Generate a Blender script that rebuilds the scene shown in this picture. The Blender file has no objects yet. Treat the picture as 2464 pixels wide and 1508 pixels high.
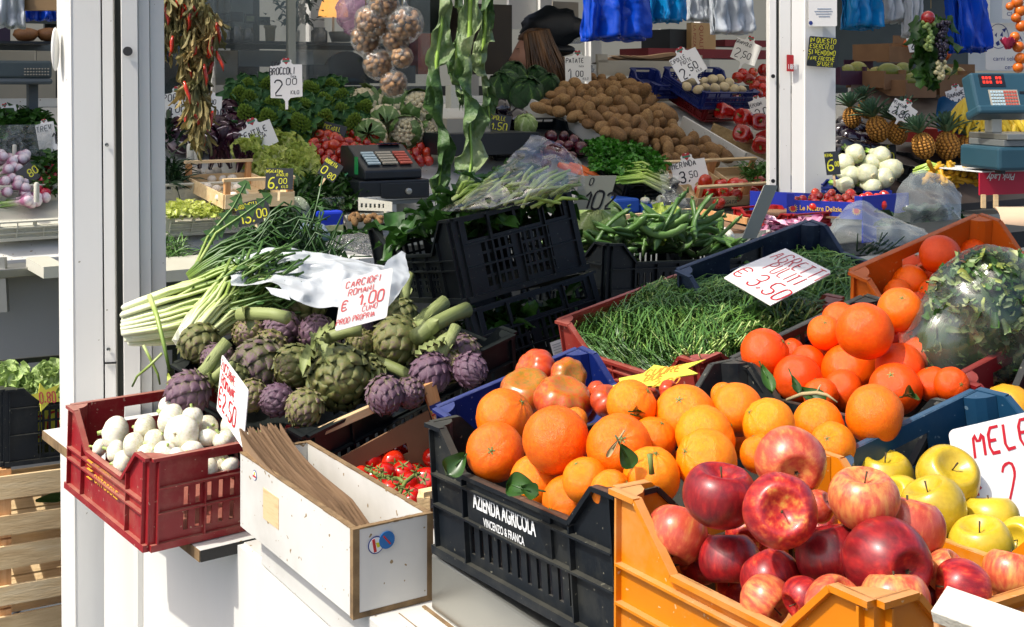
import bpy, math, random
from mathutils import Vector, Matrix, Euler
from mathutils import noise as MN
random.seed(7)
RN = random.Random(11)
SC = bpy.context.scene
COL = SC.collection
PI = math.pi
F, YH, CX, CZ = 3000.0, 200.0, 1232.0, 1.6
def rad(a): return math.radians(a)
def P(px, py, d): return Vector(((px-CX)/F*d, d, CZ-(py-YH)/F*d))
def Pz(px, py, z): return P(px, py, F*(CZ-z)/(py-YH))
def dirz(a, el=0.0):
    a = rad(a); e = rad(el)
    return Vector((math.cos(a)*math.cos(e), math.sin(a)*math.cos(e), math.sin(e)))
def Paz(C, a, px, py):
    n = Vector((-math.sin(rad(a)), math.cos(rad(a)), 0))
    r = P(px, py, 1.0)-Vector((0, 0, CZ))
    d = n.dot(Vector((C[0], C[1], 0)))/n.dot(r)
    return P(px, py, d)
# display frame: s along the counter, r back into the shop
OB = Vector((-1.23, 4.4, 0)); SD = dirz(33); RD = dirz(123)
RZ, RM = 1.05, 0.42
def S(s, r, z): return OB+SD*s+RD*r+Vector((0, 0, z))
def Pr(px, py, r):
    k = (px-CX)/F
    d = (r+OB.dot(RD))/(k*RD.x+RD.y)
    return P(px, py, d)
def Rp(px, py, lift=0.0):
    n = (Vector((0, 0, 1))-RD*RM).normalized()
    p0 = OB+Vector((0, 0, RZ))+n*lift
    o = Vector((0, 0, CZ)); v = P(px, py, 1.0)-o
    t = n.dot(p0-o)/n.dot(v)
    return o+v*t
def srz(p):
    q = p-OB
    return q.dot(SD), q.dot(RD), p.z
def frame(o, x, y, z=None):
    x = x.normalized(); z = x.cross(y).normalized() if z is None else z; y = z.cross(x)
    m = Matrix((x, y, z)).transposed().to_4x4(); m.translation = o
    return m
def T(v): return Matrix.Translation(Vector(v))
def RX(a): return Matrix.Rotation(rad(a), 4, 'X')
def RY(a): return Matrix.Rotation(rad(a), 4, 'Y')
def RZm(a): return Matrix.Rotation(rad(a), 4, 'Z')
def SCL(x, y=None, z=None):
    return Matrix.Diagonal((x, x if y is None else y, x if z is None else z, 1))
def align(v, roll=0.0):
    """matrix whose +Z points along v"""
    q = Vector(v).to_track_quat('Z', 'Y')
    return q.to_matrix().to_4x4() @ RZm(roll)
def rnd(a, b): return RN.uniform(a, b)
def hx(s):
    s = s.lstrip('#'); c = [int(s[i:i+2], 16)/255 for i in (0, 2, 4)]
    return tuple(((x/12.92) if x <= .04045 else ((x+.055)/1.055)**2.4) for x in c)+(1,)

class MB:
    def __init__(self): self.v = []; self.f = []; self.t = []; self.m = []
    def add(self, vs, fs, M=None, t=0.0, mi=0):
        b = len(self.v)
        if M is not None: vs = [M @ Vector(q) for q in vs]
        self.v.extend([tuple(q) for q in vs])
        self.t.extend(t if isinstance(t, list) else [t]*len(vs))
        self.f.extend([tuple(i+b for i in q) for q in fs]); self.m.extend([mi]*len(fs))
        return self
    def box(self, x0, x1, y0, y1, z0, z1, M=None, t=0.0, mi=0):
        v = [(x, y, z) for z in (z0, z1) for y in (y0, y1) for x in (x0, x1)]
        return self.add(v, [(0, 2, 3, 1), (4, 5, 7, 6), (0, 1, 5, 4), (2, 6, 7, 3), (0, 4, 6, 2), (1, 3, 7, 5)], M, t, mi)
    def bar(self, a, b, w, h, up=Vector((0, 0, 1)), M=None, t=0.0, mi=0):
        a = Vector(a); b = Vector(b); x = b-a; L = x.length
        if L < 1e-6: return self
        x = x/L; u = Vector(up)
        if abs(x.dot(u)) > .98: u = Vector((0, 1, 0))
        y = u.cross(x).normalized(); z = x.cross(y)
        m = Matrix((x, y, z)).transposed().to_4x4(); m.translation = a
        return self.box(0, L, -w/2, w/2, -h/2, h/2, m if M is None else M @ m, t, mi)
    def prism(self, poly, h, M=None, t=0.0, mi=0):
        n = len(poly)
        v = [(x, y, 0) for x, y in poly]+[(x, y, h) for x, y in poly]
        f = [tuple(range(n-1, -1, -1)), tuple(range(n, 2*n))]+[(i, (i+1) % n, n+(i+1) % n, n+i) for i in range(n)]
        return self.add(v, f, M, t, mi)
    def lathe(self, prof, n=24, M=None, t=None, mi=0, mod=None):
        v = []; f = []; tt = []
        for i, (r, z) in enumerate(prof):
            for k in range(n):
                a = 2*PI*k/n; rr = r*(mod(a, z) if mod else 1)
                v.append((rr*math.cos(a), rr*math.sin(a), z)); tt.append(t[i] if t else i/(len(prof)-1))
        for i in range(len(prof)-1):
            for k in range(n):
                k2 = (k+1) % n
                f.append((i*n+k, i*n+k2, (i+1)*n+k2, (i+1)*n+k))
        if prof[0][0] > 1e-5: f.append(tuple(range(n-1, -1, -1)))
        if prof[-1][0] > 1e-5: f.append(tuple((len(prof)-1)*n+k for k in range(n)))
        return self.add(v, f, M, tt, mi)
    def tube(self, pts, rs, n=8, M=None, t=None, mi=0, flat=1.0):
        pts = [Vector(p) for p in pts]; N = len(pts)
        if not isinstance(rs, (list, tuple)): rs = [rs]*N
        v = []; f = []; tt = []; ref = None
        for i, p in enumerate(pts):
            d = (pts[min(i+1, N-1)]-pts[max(i-1, 0)]).normalized()
            if ref is None:
                ref = Vector((0, 0, 1)) if abs(d.z) < .9 else Vector((1, 0, 0))
            x = (ref-d*ref.dot(d)).normalized(); ref = x; y = d.cross(x)
            for k in range(n):
                a = 2*PI*k/n
                v.append(p+(x*math.cos(a)*flat+y*math.sin(a))*rs[i]); tt.append((t[i] if t else i/(N-1)))
        for i in range(N-1):
            for k in range(n):
                k2 = (k+1) % n
                f.append((i*n+k, i*n+k2, (i+1)*n+k2, (i+1)*n+k))
        f.append(tuple(range(n-1, -1, -1))); f.append(tuple((N-1)*n+k for k in range(n)))
        return self.add(v, f, M, tt, mi)
    def grid(self, fn, nu, nv, M=None, tf=None, mi=0, closeu=False):
        v = []; t = []
        for i in range(nu+1):
            for j in range(nv+1):
                u, w = i/nu, j/nv
                v.append(fn(u, w)); t.append(tf(u, w) if tf else 0.0)
        f = [(i*(nv+1)+j, (i+1)*(nv+1)+j, (i+1)*(nv+1)+j+1, i*(nv+1)+j+1) for i in range(nu) for j in range(nv)]
        return self.add(v, f, M, t, mi)
    def ball(self, M=None, n=16, m=10, fn=None, t=0.0, mi=0, tf=None):
        v = [(0, 0, -1)]; f = []
        for i in range(1, m):
            a = -PI/2+PI*i/m
            for k in range(n):
                b = 2*PI*k/n; v.append((math.cos(a)*math.cos(b), math.cos(a)*math.sin(b), math.sin(a)))
        v.append((0, 0, 1))
        tt = [tf(Vector(q)) for q in v] if tf else t
        if fn: v = [Vector(q)*fn(Vector(q)) for q in v]
        for k in range(n): f.append((0, 1+(k+1) % n, 1+k))
        for i in range(m-2):
            for k in range(n):
                a = 1+i*n+k; b = 1+i*n+(k+1) % n
                f.append((a, b, b+n, a+n))
        l = len(v)-1
        for k in range(n): f.append((l, 1+(m-2)*n+k, 1+(m-2)*n+(k+1) % n))
        return self.add(v, f, M, tt, mi)
    def mesh(self, name, mats, smooth=True):
        me = bpy.data.meshes.new(name)
        me.from_pydata(self.v, [], self.f)
        if not isinstance(mats, (list, tuple)): mats = [mats]
        for m in mats: me.materials.append(m)
        if any(self.m): me.polygons.foreach_set('material_index', self.m)
        if any(self.t):
            a = me.attributes.new('vc', 'FLOAT', 'POINT'); a.data.foreach_set('value', [float(q) for q in self.t])
        if smooth:
            me.polygons.foreach_set('use_smooth', [True]*len(me.polygons))
        me.update()
        return me
    def build(self, name, mats, parent=None, M=None, smooth=False, label=None, cat=None, group=None, kind=None, bevel=0):
        return mkobj(name, self.mesh(name, mats, smooth), parent, M, label, cat, group, kind, bevel)
def props(o, label=None, cat=None, group=None, kind=None):
    if label: o['label'] = label
    if cat: o['category'] = cat
    if group: o['group'] = group
    if kind: o['kind'] = kind
    return o
def mkobj(name, data, parent=None, M=None, label=None, cat=None, group=None, kind=None, bevel=0):
    o = bpy.data.objects.new(name, data); COL.objects.link(o)
    if parent is not None: o.parent = parent
    if M is not None: o.matrix_basis = M
    if bevel:
        b = o.modifiers.new('bevel', 'BEVEL'); b.width = bevel; b.segments = 2; b.limit_method = 'ANGLE'; b.angle_limit = rad(40)
    return props(o, label, cat, group, kind)
def empty(name, M, label, cat, group=None):
    return mkobj(name, None, None, M, label, cat, group)
def dup(root, M, label=None, group=None, parent=None):
    r = root.copy(); COL.objects.link(r); r.matrix_basis = M
    if parent: r.parent = parent
    if label: r['label'] = label
    if group: r['group'] = group
    for c in root.children:
        d = c.copy(); COL.objects.link(d); d.parent = r
        for g in c.children:
            e = g.copy(); COL.objects.link(e); e.parent = d
    return r
class Kind:
    """one kind of thing: the first placement makes it, later ones copy it"""
    def __init__(self, name, parts, cat, group=None):
        # parts: list of (part name or None for the thing itself, mesh)
        self.name, self.parts, self.cat, self.group = name, parts, cat, group
    def put(self, M, label, group=None):
        g = group or self.group
        if self.parts[0][0] is None:
            o = mkobj(self.name, self.parts[0][1], None, M, label, self.cat, g); rest = self.parts[1:]
        else:
            o = empty(self.name, M, label, self.cat, g); rest = self.parts
        for n, me in rest: mkobj(n, me, o)
        return o
# ---------------------------------------------------------------- materials
def ramp(nt, stops):
    r = nt.nodes.new('ShaderNodeValToRGB'); e = r.color_ramp.elements
    e[0].position, e[0].color = stops[0][0], stops[0][1]
    e[1].position, e[1].color = stops[-1][0], stops[-1][1]
    for p, c in stops[1:-1]:
        q = e.new(p); q.color = c
    return r
def math_(nt, op, a, b=None, c=None, clamp=False):
    n = nt.nodes.new('ShaderNodeMath'); n.operation = op; n.use_clamp = clamp
    for i, x in enumerate((a, b, c)):
        if x is None: continue
        if isinstance(x, (int, float)): n.inputs[i].default_value = x
        else: nt.links.new(x, n.inputs[i])
    return n.outputs[0]
def mat(name, cols, na=.6, ns=6, vc=0.0, bias=.5, rough=.5, bump=0.0, bs=80, rand=0.0, metal=0, coat=0, sss=0, spec=.5, trans=0, alpha=1, stretch=None, ntype='noise', speck=None, dust=None, vornb=False, det=5, transl=0, rrand=.15, huer=0, bd=.004):
    m = bpy.data.materials.new(name); m.use_nodes = True; nt = m.node_tree; L = nt.links
    bsdf = nt.nodes['Principled BSDF']
    tc = nt.nodes.new('ShaderNodeTexCoord'); oi = nt.nodes.new('ShaderNodeObjectInfo')
    ad = nt.nodes.new('ShaderNodeVectorMath'); ad.operation = 'MULTIPLY_ADD'
    sc = nt.nodes.new('ShaderNodeCombineXYZ')
    for i in range(3): L.new(oi.outputs['Random'], sc.inputs[i])
    L.new(sc.outputs[0], ad.inputs[0]); ad.inputs[1].default_value = (37, 71, 53); L.new(tc.outputs['Object'], ad.inputs[2])
    vec = ad.outputs[0]
    if stretch:
        mp = nt.nodes.new('ShaderNodeMapping'); mp.inputs['Scale'].default_value = stretch; L.new(vec, mp.inputs['Vector']); nvec = mp.outputs[0]
    else: nvec = vec
    if isinstance(cols[0], str): cols = [(i/max(1, len(cols)-1), hx(c)) for i, c in enumerate(cols)]
    else: cols = [(p, hx(c)) for p, c in cols]
    if len(cols) == 1: cols = cols*2
    nz = nt.nodes.new('ShaderNodeTexNoise'); nz.inputs['Scale'].default_value = ns; nz.inputs['Detail'].default_value = det
    nz.inputs['Roughness'].default_value = .6
    L.new(nvec, nz.inputs['Vector'])
    fac = math_(nt, 'MULTIPLY_ADD', nz.outputs['Fac'], na*2, bias-na)
    if vc:
        at = nt.nodes.new('ShaderNodeAttribute'); at.attribute_name = 'vc'
        fac = math_(nt, 'MULTIPLY_ADD', at.outputs['Fac'], vc, fac)
    if rand:
        fac = math_(nt, 'ADD', fac, math_(nt, 'MULTIPLY_ADD', oi.outputs['Random'], rand, -rand/2))
    rp = ramp(nt, cols); L.new(fac, rp.inputs['Fac']); out = rp.outputs['Color']
    if speck:
        c, s_, th = speck
        vo = nt.nodes.new('ShaderNodeTexNoise'); vo.inputs['Scale'].default_value = s_; vo.inputs['Detail'].default_value = 1; L.new(vec, vo.inputs['Vector'])
        k = math_(nt, 'GREATER_THAN', vo.outputs['Fac'], th)
        mx = nt.nodes.new('ShaderNodeMix'); mx.data_type = 'RGBA'; L.new(k, mx.inputs[0]); L.new(out, mx.inputs[6]); mx.inputs[7].default_value = hx(c); out = mx.outputs[2]
    if dust:
        c, amt, s_ = dust
        ge = nt.nodes.new('ShaderNodeNewGeometry'); sx = nt.nodes.new('ShaderNodeSeparateXYZ'); L.new(ge.outputs['Normal'], sx.inputs[0])
        dz = nt.nodes.new('ShaderNodeTexNoise'); dz.inputs['Scale'].default_value = s_; dz.inputs['Detail'].default_value = 6; dz.inputs['Roughness'].default_value = .7; L.new(tc.outputs['Object'], dz.inputs['Vector'])
        up = math_(nt, 'MULTIPLY_ADD', math_(nt, 'MAXIMUM', sx.outputs[2], 0), .75, -.32)
        k = math_(nt, 'MULTIPLY', math_(nt, 'MULTIPLY_ADD', dz.outputs['Fac'], 1.6, up, clamp=True), amt)
        k = math_(nt, 'MULTIPLY', math_(nt, 'SUBTRACT', math_(nt, 'MULTIPLY_ADD', dz.outputs['Fac'], 2.2, up), .75, clamp=True), amt, clamp=True)
        mx = nt.nodes.new('ShaderNodeMix'); mx.data_type = 'RGBA'; L.new(k, mx.inputs[0]); L.new(out, mx.inputs[6]); mx.inputs[7].default_value = hx(c); out = mx.outputs[2]
    if rrand or huer:
        hv = nt.nodes.new('ShaderNodeHueSaturation'); L.new(out, hv.inputs['Color'])
        L.new(math_(nt, 'MULTIPLY_ADD', oi.outputs['Random'], rrand, 1-rrand/2), hv.inputs['Value'])
        if huer: L.new(math_(nt, 'MULTIPLY_ADD', oi.outputs['Random'], huer, .5-huer/2), hv.inputs['Hue'])
        out = hv.outputs[0]
    L.new(out, bsdf.inputs['Base Color'])
    bsdf.inputs['Roughness'].default_value = rough; bsdf.inputs['Metallic'].default_value = metal
    bsdf.inputs['Specular IOR Level'].default_value = spec; bsdf.inputs['Coat Weight'].default_value = coat; bsdf.inputs['Coat Roughness'].default_value = .08
    if sss:
        bsdf.inputs['Subsurface Weight'].default_value = sss; bsdf.inputs['Subsurface Radius'].default_value = (1, .5, .2); bsdf.inputs['Subsurface Scale'].default_value = .006
    if trans: bsdf.inputs['Transmission Weight'].default_value = trans
    bsdf.inputs['Alpha'].default_value = alpha
    if bump:
        bp = nt.nodes.new('ShaderNodeBump'); bp.inputs['Strength'].default_value = bump; bp.inputs['Distance'].default_value = bd
        if vornb:
            bn = nt.nodes.new('ShaderNodeTexVoronoi'); bn.inputs['Scale'].default_value = bs; L.new(vec, bn.inputs['Vector']); L.new(bn.outputs['Distance'], bp.inputs['Height'])
        else:
            bn = nt.nodes.new('ShaderNodeTexNoise'); bn.inputs['Scale'].default_value = bs; bn.inputs['Detail'].default_value = 3; L.new(nvec, bn.inputs['Vector']); L.new(bn.outputs['Fac'], bp.inputs['Height'])
        L.new(bp.outputs[0], bsdf.inputs['Normal'])
    if transl:
        tr = nt.nodes.new('ShaderNodeBsdfTranslucent'); L.new(out, tr.inputs['Color'])
        mx = nt.nodes.new('ShaderNodeMixShader'); mx.inputs[0].default_value = transl
        L.new(bsdf.outputs[0], mx.inputs[1]); L.new(tr.outputs[0], mx.inputs[2]); L.new(mx.outputs[0], nt.nodes['Material Output'].inputs['Surface'])
    return m
def film(name, col, see=.6, rough=.12, gl=.4, ns=18, bump=.8):
    """crumpled plastic film: part see-through, part milky, glossy creases"""
    m = bpy.data.materials.new(name); m.use_nodes = True; nt = m.node_tree; L = nt.links
    nt.nodes.remove(nt.nodes['Principled BSDF'])
    tc = nt.nodes.new('ShaderNodeTexCoord')
    nz = nt.nodes.new('ShaderNodeTexNoise'); nz.inputs['Scale'].default_value = ns; nz.inputs['Detail'].default_value = 6; nz.inputs['Distortion'].default_value = 1.2; L.new(tc.outputs['Object'], nz.inputs['Vector'])
    bp = nt.nodes.new('ShaderNodeBump'); bp.inputs['Strength'].default_value = bump; bp.inputs['Distance'].default_value = .01; L.new(nz.outputs['Fac'], bp.inputs['Height'])
    tr = nt.nodes.new('ShaderNodeBsdfTransparent'); tr.inputs[0].default_value = (1, 1, 1, 1)
    df = nt.nodes.new('ShaderNodeBsdfDiffuse'); df.inputs[0].default_value = hx(col); L.new(bp.outputs[0], df.inputs['Normal'])
    tl = nt.nodes.new('ShaderNodeBsdfTranslucent'); tl.inputs[0].default_value = hx(col); L.new(bp.outputs[0], tl.inputs['Normal'])
    m1 = nt.nodes.new('ShaderNodeMixShader'); m1.inputs[0].default_value = .4; L.new(df.outputs[0], m1.inputs[1]); L.new(tl.outputs[0], m1.inputs[2])
    gs = nt.nodes.new('ShaderNodeBsdfGlossy'); gs.inputs['Roughness'].default_value = rough; gs.inputs[0].default_value = (1, 1, 1, 1); L.new(bp.outputs[0], gs.inputs['Normal'])
    m2 = nt.nodes.new('ShaderNodeMixShader')
    rp = ramp(nt, [(0.3, (see+.1,)*3+(1,)), (.75, (max(0, see-.3),)*3+(1,))]); L.new(nz.outputs['Fac'], rp.inputs['Fac'])
    L.new(rp.outputs['Color'], m2.inputs[0]); L.new(m1.outputs[0], m2.inputs[1]); L.new(tr.outputs[0], m2.inputs[2])
    fr = nt.nodes.new('ShaderNodeFresnel'); fr.inputs['IOR'].default_value = 1.45; L.new(bp.outputs[0], fr.inputs['Normal'])
    k = math_(nt, 'MULTIPLY_ADD', fr.outputs[0], gl*1.6, gl*.08, clamp=True)
    m3 = nt.nodes.new('ShaderNodeMixShader'); L.new(k, m3.inputs[0]); L.new(m2.outputs[0], m3.inputs[1]); L.new(gs.outputs[0], m3.inputs[2])
    L.new(m3.outputs[0], nt.nodes['Material Output'].inputs['Surface'])
    return m
def emit(name, col, st):
    m = bpy.data.materials.new(name); m.use_nodes = True; b = m.node_tree.nodes['Principled BSDF']
    b.inputs['Base Color'].default_value = hx(col); b.inputs['Emission Color'].default_value = hx(col); b.inputs['Emission Strength'].default_value = st
    return m
M_ = {}
def mm(name, *a, **k):
    if name not in M_: M_[name] = mat(name, *a, **k)
    return M_[name]
# ---------------------------------------------------------------- writing
FONT = {k: [[(int(p[0]), int(p[1])) for p in st.split()] for st in v.split(';')] for k, v in {
 'A': '00 26 40;12 32', 'B': '00 06 36 45 44 33 03;33 42 41 30 00', 'C': '45 36 16 05 01 10 30 41', 'D': '00 06 26 35 44 42 31 20 00', 'E': '46 06 00 40;03 33',
 'F': '46 06 00;03 33', 'G': '45 36 16 05 01 10 30 41 43 23', 'H': '06 00;46 40;03 43', 'I': '16 10', 'J': '36 31 20 10 01', 'K': '06 00;46 03 40', 'L': '06 00 40',
 'M': '00 06 23 46 40', 'N': '00 06 40 46', 'O': '16 05 01 10 30 41 45 36 16', 'P': '00 06 36 45 44 33 03', 'Q': '16 05 01 10 30 41 45 36 16;22 40', 'R': '00 06 36 45 44 33 03;23 40',
 'S': '45 36 16 05 04 13 33 42 41 30 10 01', 'T': '06 46;26 20', 'U': '06 01 10 30 41 46', 'V': '06 20 46', 'Z': '06 46 00 40', '0': '16 05 01 10 30 41 45 36 16',
 '1': '04 26 20', '2': '05 16 36 45 44 00 40', '3': '05 16 36 45 44 33 13;33 42 41 30 10 01', '4': '30 36 02 42', '5': '46 06 03 33 42 41 30 10 01', '6': '46 26 04 01 10 30 41 42 33 13 02',
 '7': '06 46 10', '8': '13 04 05 16 36 45 44 33 42 41 30 10 01 02 13 33', '9': '43 13 04 05 16 36 45 40', '€': '45 36 16 05 01 10 30 41;04 34;02 32', ',': '11 00', '.': '00 10 11', '!': '16 12;11 10', "'": '16 15', '-': '13 33', '/': '00 46'}.items()}
def strokes(mb, text, o, ex, ey, nrm, x, y, h, wf=.75, lw=.012, jit=.25, slant=0.0, rot=0.0):
    """hand lettering on the sheet o + ex*u + ey*v; x, y, h in units of the sheet's height; lw a stroke width in metres"""
    H = ey.length; ux = ex.normalized(); uy = ey.normalized()
    rr = random.Random(sum(map(ord, text))+int(x*100)+int(y*50))
    cx = 0.0; base = o+ux*(x*H)+uy*(y*H)
    cr, sr = math.cos(rad(rot)), math.sin(rad(rot))
    k = 0
    for ch in text:
        if ch == ' ': cx += 3*wf; continue
        g = FONT.get(ch)
        if g is None: continue
        wmax = max(p[0] for st in g for p in st)
        dy = rr.uniform(-jit, jit); sc = rr.uniform(.92, 1.08)
        for st in g:
            pts = [((cx+p[0]*wf*sc+rr.uniform(-.15, .15)*jit*3+slant*p[1]), p[1]*sc+dy+rr.uniform(-.15, .15)*jit*3) for p in st]
            # round the corners a little
            if len(pts) > 2:
                q = [pts[0]]
                for i in range(1, len(pts)-1):
                    a, b, c = pts[i-1], pts[i], pts[i+1]
                    q += [(b[0]*.75+a[0]*.25, b[1]*.75+a[1]*.25), (b[0]*.75+c[0]*.25, b[1]*.75+c[1]*.25)]
                pts = q+[pts[-1]]
            w3 = []; lw_ = min(lw, .14*h*H)
            for a, b in pts:
                a, b = a*h/6, b*h/6; a, b = a*cr-b*sr, a*sr+b*cr
                w3.append(base+ux*(a*H)+uy*(b*H)+nrm*(.0006+.00012*(k % 9)))
            v = []
            for i, p in enumerate(w3):
                d = (w3[min(i+1, len(w3)-1)]-w3[max(i-1, 0)])
                if d.length < 1e-7: d = ux.copy()
                s_ = nrm.cross(d.normalized()).normalized()*(lw_/2*rr.uniform(.8, 1.15))
                v += [p-s_, p+s_]
            mb.add(v, [(2*i, 2*i+2, 2*i+3, 2*i+1) for i in range(len(w3)-1)])
            k += 1
        cx += wmax*wf+1.4*wf*1.0+.35
    return mb
def printed(mb, text, o, ex, ey, size, mi=0, lift=.0008, bold=0.0, shear=0.0, xs=1.0):
    """printed lettering with its lower left at o, running along ex"""
    c = bpy.data.curves.new('lettering', 'FONT'); c.body = text; c.size = 1; c.offset = bold; c.shear = shear
    ob = bpy.data.objects.new('lettering', c); me = bpy.data.meshes.new_from_object(ob)
    ux = ex.normalized(); uy = ey.normalized(); n = ux.cross(uy).normalized()
    mb.add([o+ux*(v.co.x*size*xs)+uy*(v.co.y*size)+n*lift for v in me.vertices], [tuple(p.vertices) for p in me.polygons], mi=mi)
    w = max([v.co.x for v in me.vertices] or [0])*size
    bpy.data.objects.remove(ob); bpy.data.curves.remove(c); bpy.data.meshes.remove(me)
    return w
# ---------------------------------------------------------------- materials list
ORANGE = mat('orange_peel', [(0, '#ea5600'), (.45, '#f47800'), (1, '#fa9c00')], na=.45, ns=9, bias=.5, rand=.55, rough=.34, bump=.5, bs=44, bd=.0013, vornb=True, sss=.06, spec=.42, speck=('#b9702a', 38, .755))
CITRUS_DEEP = mat('deep_orange_peel', [(0, '#dc3c00'), (.5, '#f05400'), (1, '#f67800')], na=.35, ns=9, rand=.5, rough=.33, bump=.45, bs=46, bd=.0012, vornb=True, sss=.06, spec=.42)
CALYX = mm('calyx_green', ['#4c5a24', '#7d8a3e'], rough=.6)
LEAFC = mm('citrus_leaf', ['#1f3a14', '#3d6426'], rough=.35, ns=20, vc=.3, transl=.15)
TWIG = mm('dry_twig', ['#8b7a52', '#b8a67a'], rough=.8)
def fruitmat(name, cols, st, **k):
    return mat(name, cols, stretch=st, **k)
APR = mat('red_apple_skin', [(0, '#640d16'), (.35, '#8c141c'), (.55, '#ac2420'), (.72, '#c4502c'), (1, '#cfa046')], na=.85, ns=4.2, bias=.36, vc=.17, rand=.35, stretch=(1, 1, .3), rough=.38, coat=.18, speck=('#d8a070', 210, .72), sss=.1, det=6)
APS = mat('striped_apple_skin', [(0, '#a83426'), (.35, '#c05038'), (.6, '#cc8048'), (1, '#d4ac58')], na=.75, ns=4.5, bias=.36, vc=.12, rand=.25, stretch=(1, 1, .3), rough=.34, coat=.25, speck=('#e0c080', 190, .73), sss=.1, det=6)
APY = mat('yellow_apple_skin', [(0, '#a88c1c'), (.5, '#c4a828'), (1, '#d0b840')], na=.4, ns=6, rand=.3, rough=.32, coat=.3, speck=('#6f5a1e', 120, .77), sss=.15)
STEM = mm('brown_stem', ['#2f2414', '#5a4828'], rough=.8)
TOM = mat('tomato_skin', [(0, '#9c0d06'), (.5, '#c01a0c'), (1, '#cf3a14')], na=.3, ns=5, rand=.5, rough=.16, coat=.5, sss=.1)
TOMD = mat('dark_tomato_skin', [(0, '#7a1008'), (.5, '#a31c10'), (1, '#bf4420')], na=.35, ns=6, rand=.6, rough=.2, coat=.4, sss=.05)
OXT = mat('ribbed_tomato_skin', [(0, '#6c7020'), (.3, '#b06c1c'), (.5, '#c04a20'), (1, '#b02a18')], na=.45, ns=7, bias=.62, vc=-.25, rand=.35, rough=.3, coat=.15, sss=.05)
ART = mat('artichoke_bract', [(0, '#4c5428'), (.25, '#62603c'), (.45, '#6a505a'), (.8, '#5a4052'), (1, '#6c5860')], na=.5, ns=14, bias=.12, vc=.6, rand=.7, rough=.5, bump=.3, bs=120)
ARTG = mat('green_artichoke_bract', [(0, '#48502a'), (.35, '#646a38'), (.6, '#74703c'), (.8, '#6c5850'), (1, '#705060')], na=.7, ns=9, bias=.15, vc=.6, rand=.3, rough=.5, bump=.3, bs=120)
STALK = mat('artichoke_stalk', ['#5c6a34', '#848e54', '#a8ae7c'], na=.6, ns=20, stretch=(1, 1, .08), rough=.6, bump=.5, bs=60)
ONW = mat('white_onion_skin', [(0, '#a89c6c'), (.25, '#cfcaa8'), (.5, '#dedac4'), (1, '#e8e6da')], na=.9, ns=7, stretch=(1, 1, .12), bias=.52, rough=.35, coat=.1, sss=.3, rand=.2, bump=.15, bs=30)
ONS = mat('onion_shoot', ['#c8d29a', '#8ea44a'], vc=.9, bias=.1, na=.2, rough=.5)
POT = mat('potato_skin', [(0, '#54391e'), (.5, '#866238'), (1, '#a68858')], na=.8, ns=5, rand=.3, rough=.75, bump=.6, bs=12, speck=('#4a3018', 14, .68))
GLEAF = mat('green_leaf', [(0, '#1e3c12'), (.5, '#3c6a22'), (1, '#6c9a3c')], na=.5, ns=14, rand=.3, vc=.35, bias=.3, rough=.45, bump=.4, bs=40, transl=.2)
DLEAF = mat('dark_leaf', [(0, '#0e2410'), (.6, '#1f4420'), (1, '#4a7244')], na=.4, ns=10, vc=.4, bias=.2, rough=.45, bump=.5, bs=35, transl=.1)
LETT = mat('lettuce_leaf', [(0, '#9cb848'), (.5, '#ccd474'), (1, '#ecebc0')], na=.5, ns=8, vc=.5, bias=.25, rough=.4, bump=.5, bs=40, transl=.35, rand=.3)
PALEL = mat('pale_cabbage_leaf', [(0, '#7c9c4c'), (.5, '#b0c47c'), (1, '#dbe3bc')], na=.4, ns=7, vc=.6, bias=.25, rough=.4, bump=.5, bs=25, transl=.25)
CREAM = mat('cauliflower_curd', ['#c8b98a', '#e8dfc0'], na=.5, ns=30, rough=.7, bump=.8, bs=60)
ROMAN = mat('green_broccoli_curd', ['#5c8a1c', '#94b838', '#b4cc54'], na=.5, ns=30, rough=.7, bump=1, bs=90, vornb=True)
RADI = mat('radicchio_leaf', [(0, '#20081a'), (.55, '#3c1128'), (.8, '#5c2440'), (.9, '#e0d4d4'), (1, '#efe9e4')], na=.2, ns=9, vc=.85, bias=.2, rough=.35, rand=.1, bump=.3, bs=30)
AGR = mat('agretti_blade', [(0, '#2c4a1e'), (.45, '#4e7834'), (.8, '#8aa850'), (1, '#b4c47c')], na=.45, ns=12, vc=.8, bias=.15, rough=.4)
CHIC = mat('chicory_stalk', [(0, '#e4e6cc'), (.25, '#c6d08e'), (.5, '#8ca24a'), (.75, '#4a6e2a'), (1, '#274a1c')], na=.15, ns=12, vc=.95, bias=.02, rough=.4)
CELERY = mat('celery_stalk', [(0, '#d8deb0'), (.4, '#aac45a'), (1, '#6c9a2e')], na=.2, ns=12, vc=.9, bias=.05, rough=.35)
GREEN_POD = mat('bean_pod', ['#34541c', '#4c7030', '#6c8a48'], na=.5, ns=8, rough=.4, rand=.5, bump=.2, bs=40)
EGG = mat('aubergine_skin', ['#0a0610', '#1a0f20'], rough=.12, coat=.8)
PEPR = mat('red_pepper_skin', ['#5e0806', '#980f0a', '#b01a10'], na=.4, ns=4, rough=.12, coat=.7, rand=.3)
PINE = mat('pineapple_skin', [(0, '#4a3010'), (.4, '#8c5c1c'), (.75, '#bf8430'), (1, '#d8a850')], na=.3, ns=40, vc=.75, bias=.1, rough=.6, bump=.4, bs=90)
CROWN = mat('pineapple_crown', ['#24402c', '#4c6c50', '#86a088'], na=.5, ns=12, vc=.3, bias=.4, rough=.5)
BAN = mat('banana_skin', [(0, '#5c5410'), (.2, '#c9a41c'), (1, '#dfc23a')], na=.25, ns=9, bias=.65, rough=.45)
WALN = mat('walnut_shell', ['#a87040', '#d0a070', '#e4c094'], na=.6, ns=50, rough=.6, bump=1, bs=90, rand=.4)
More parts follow.
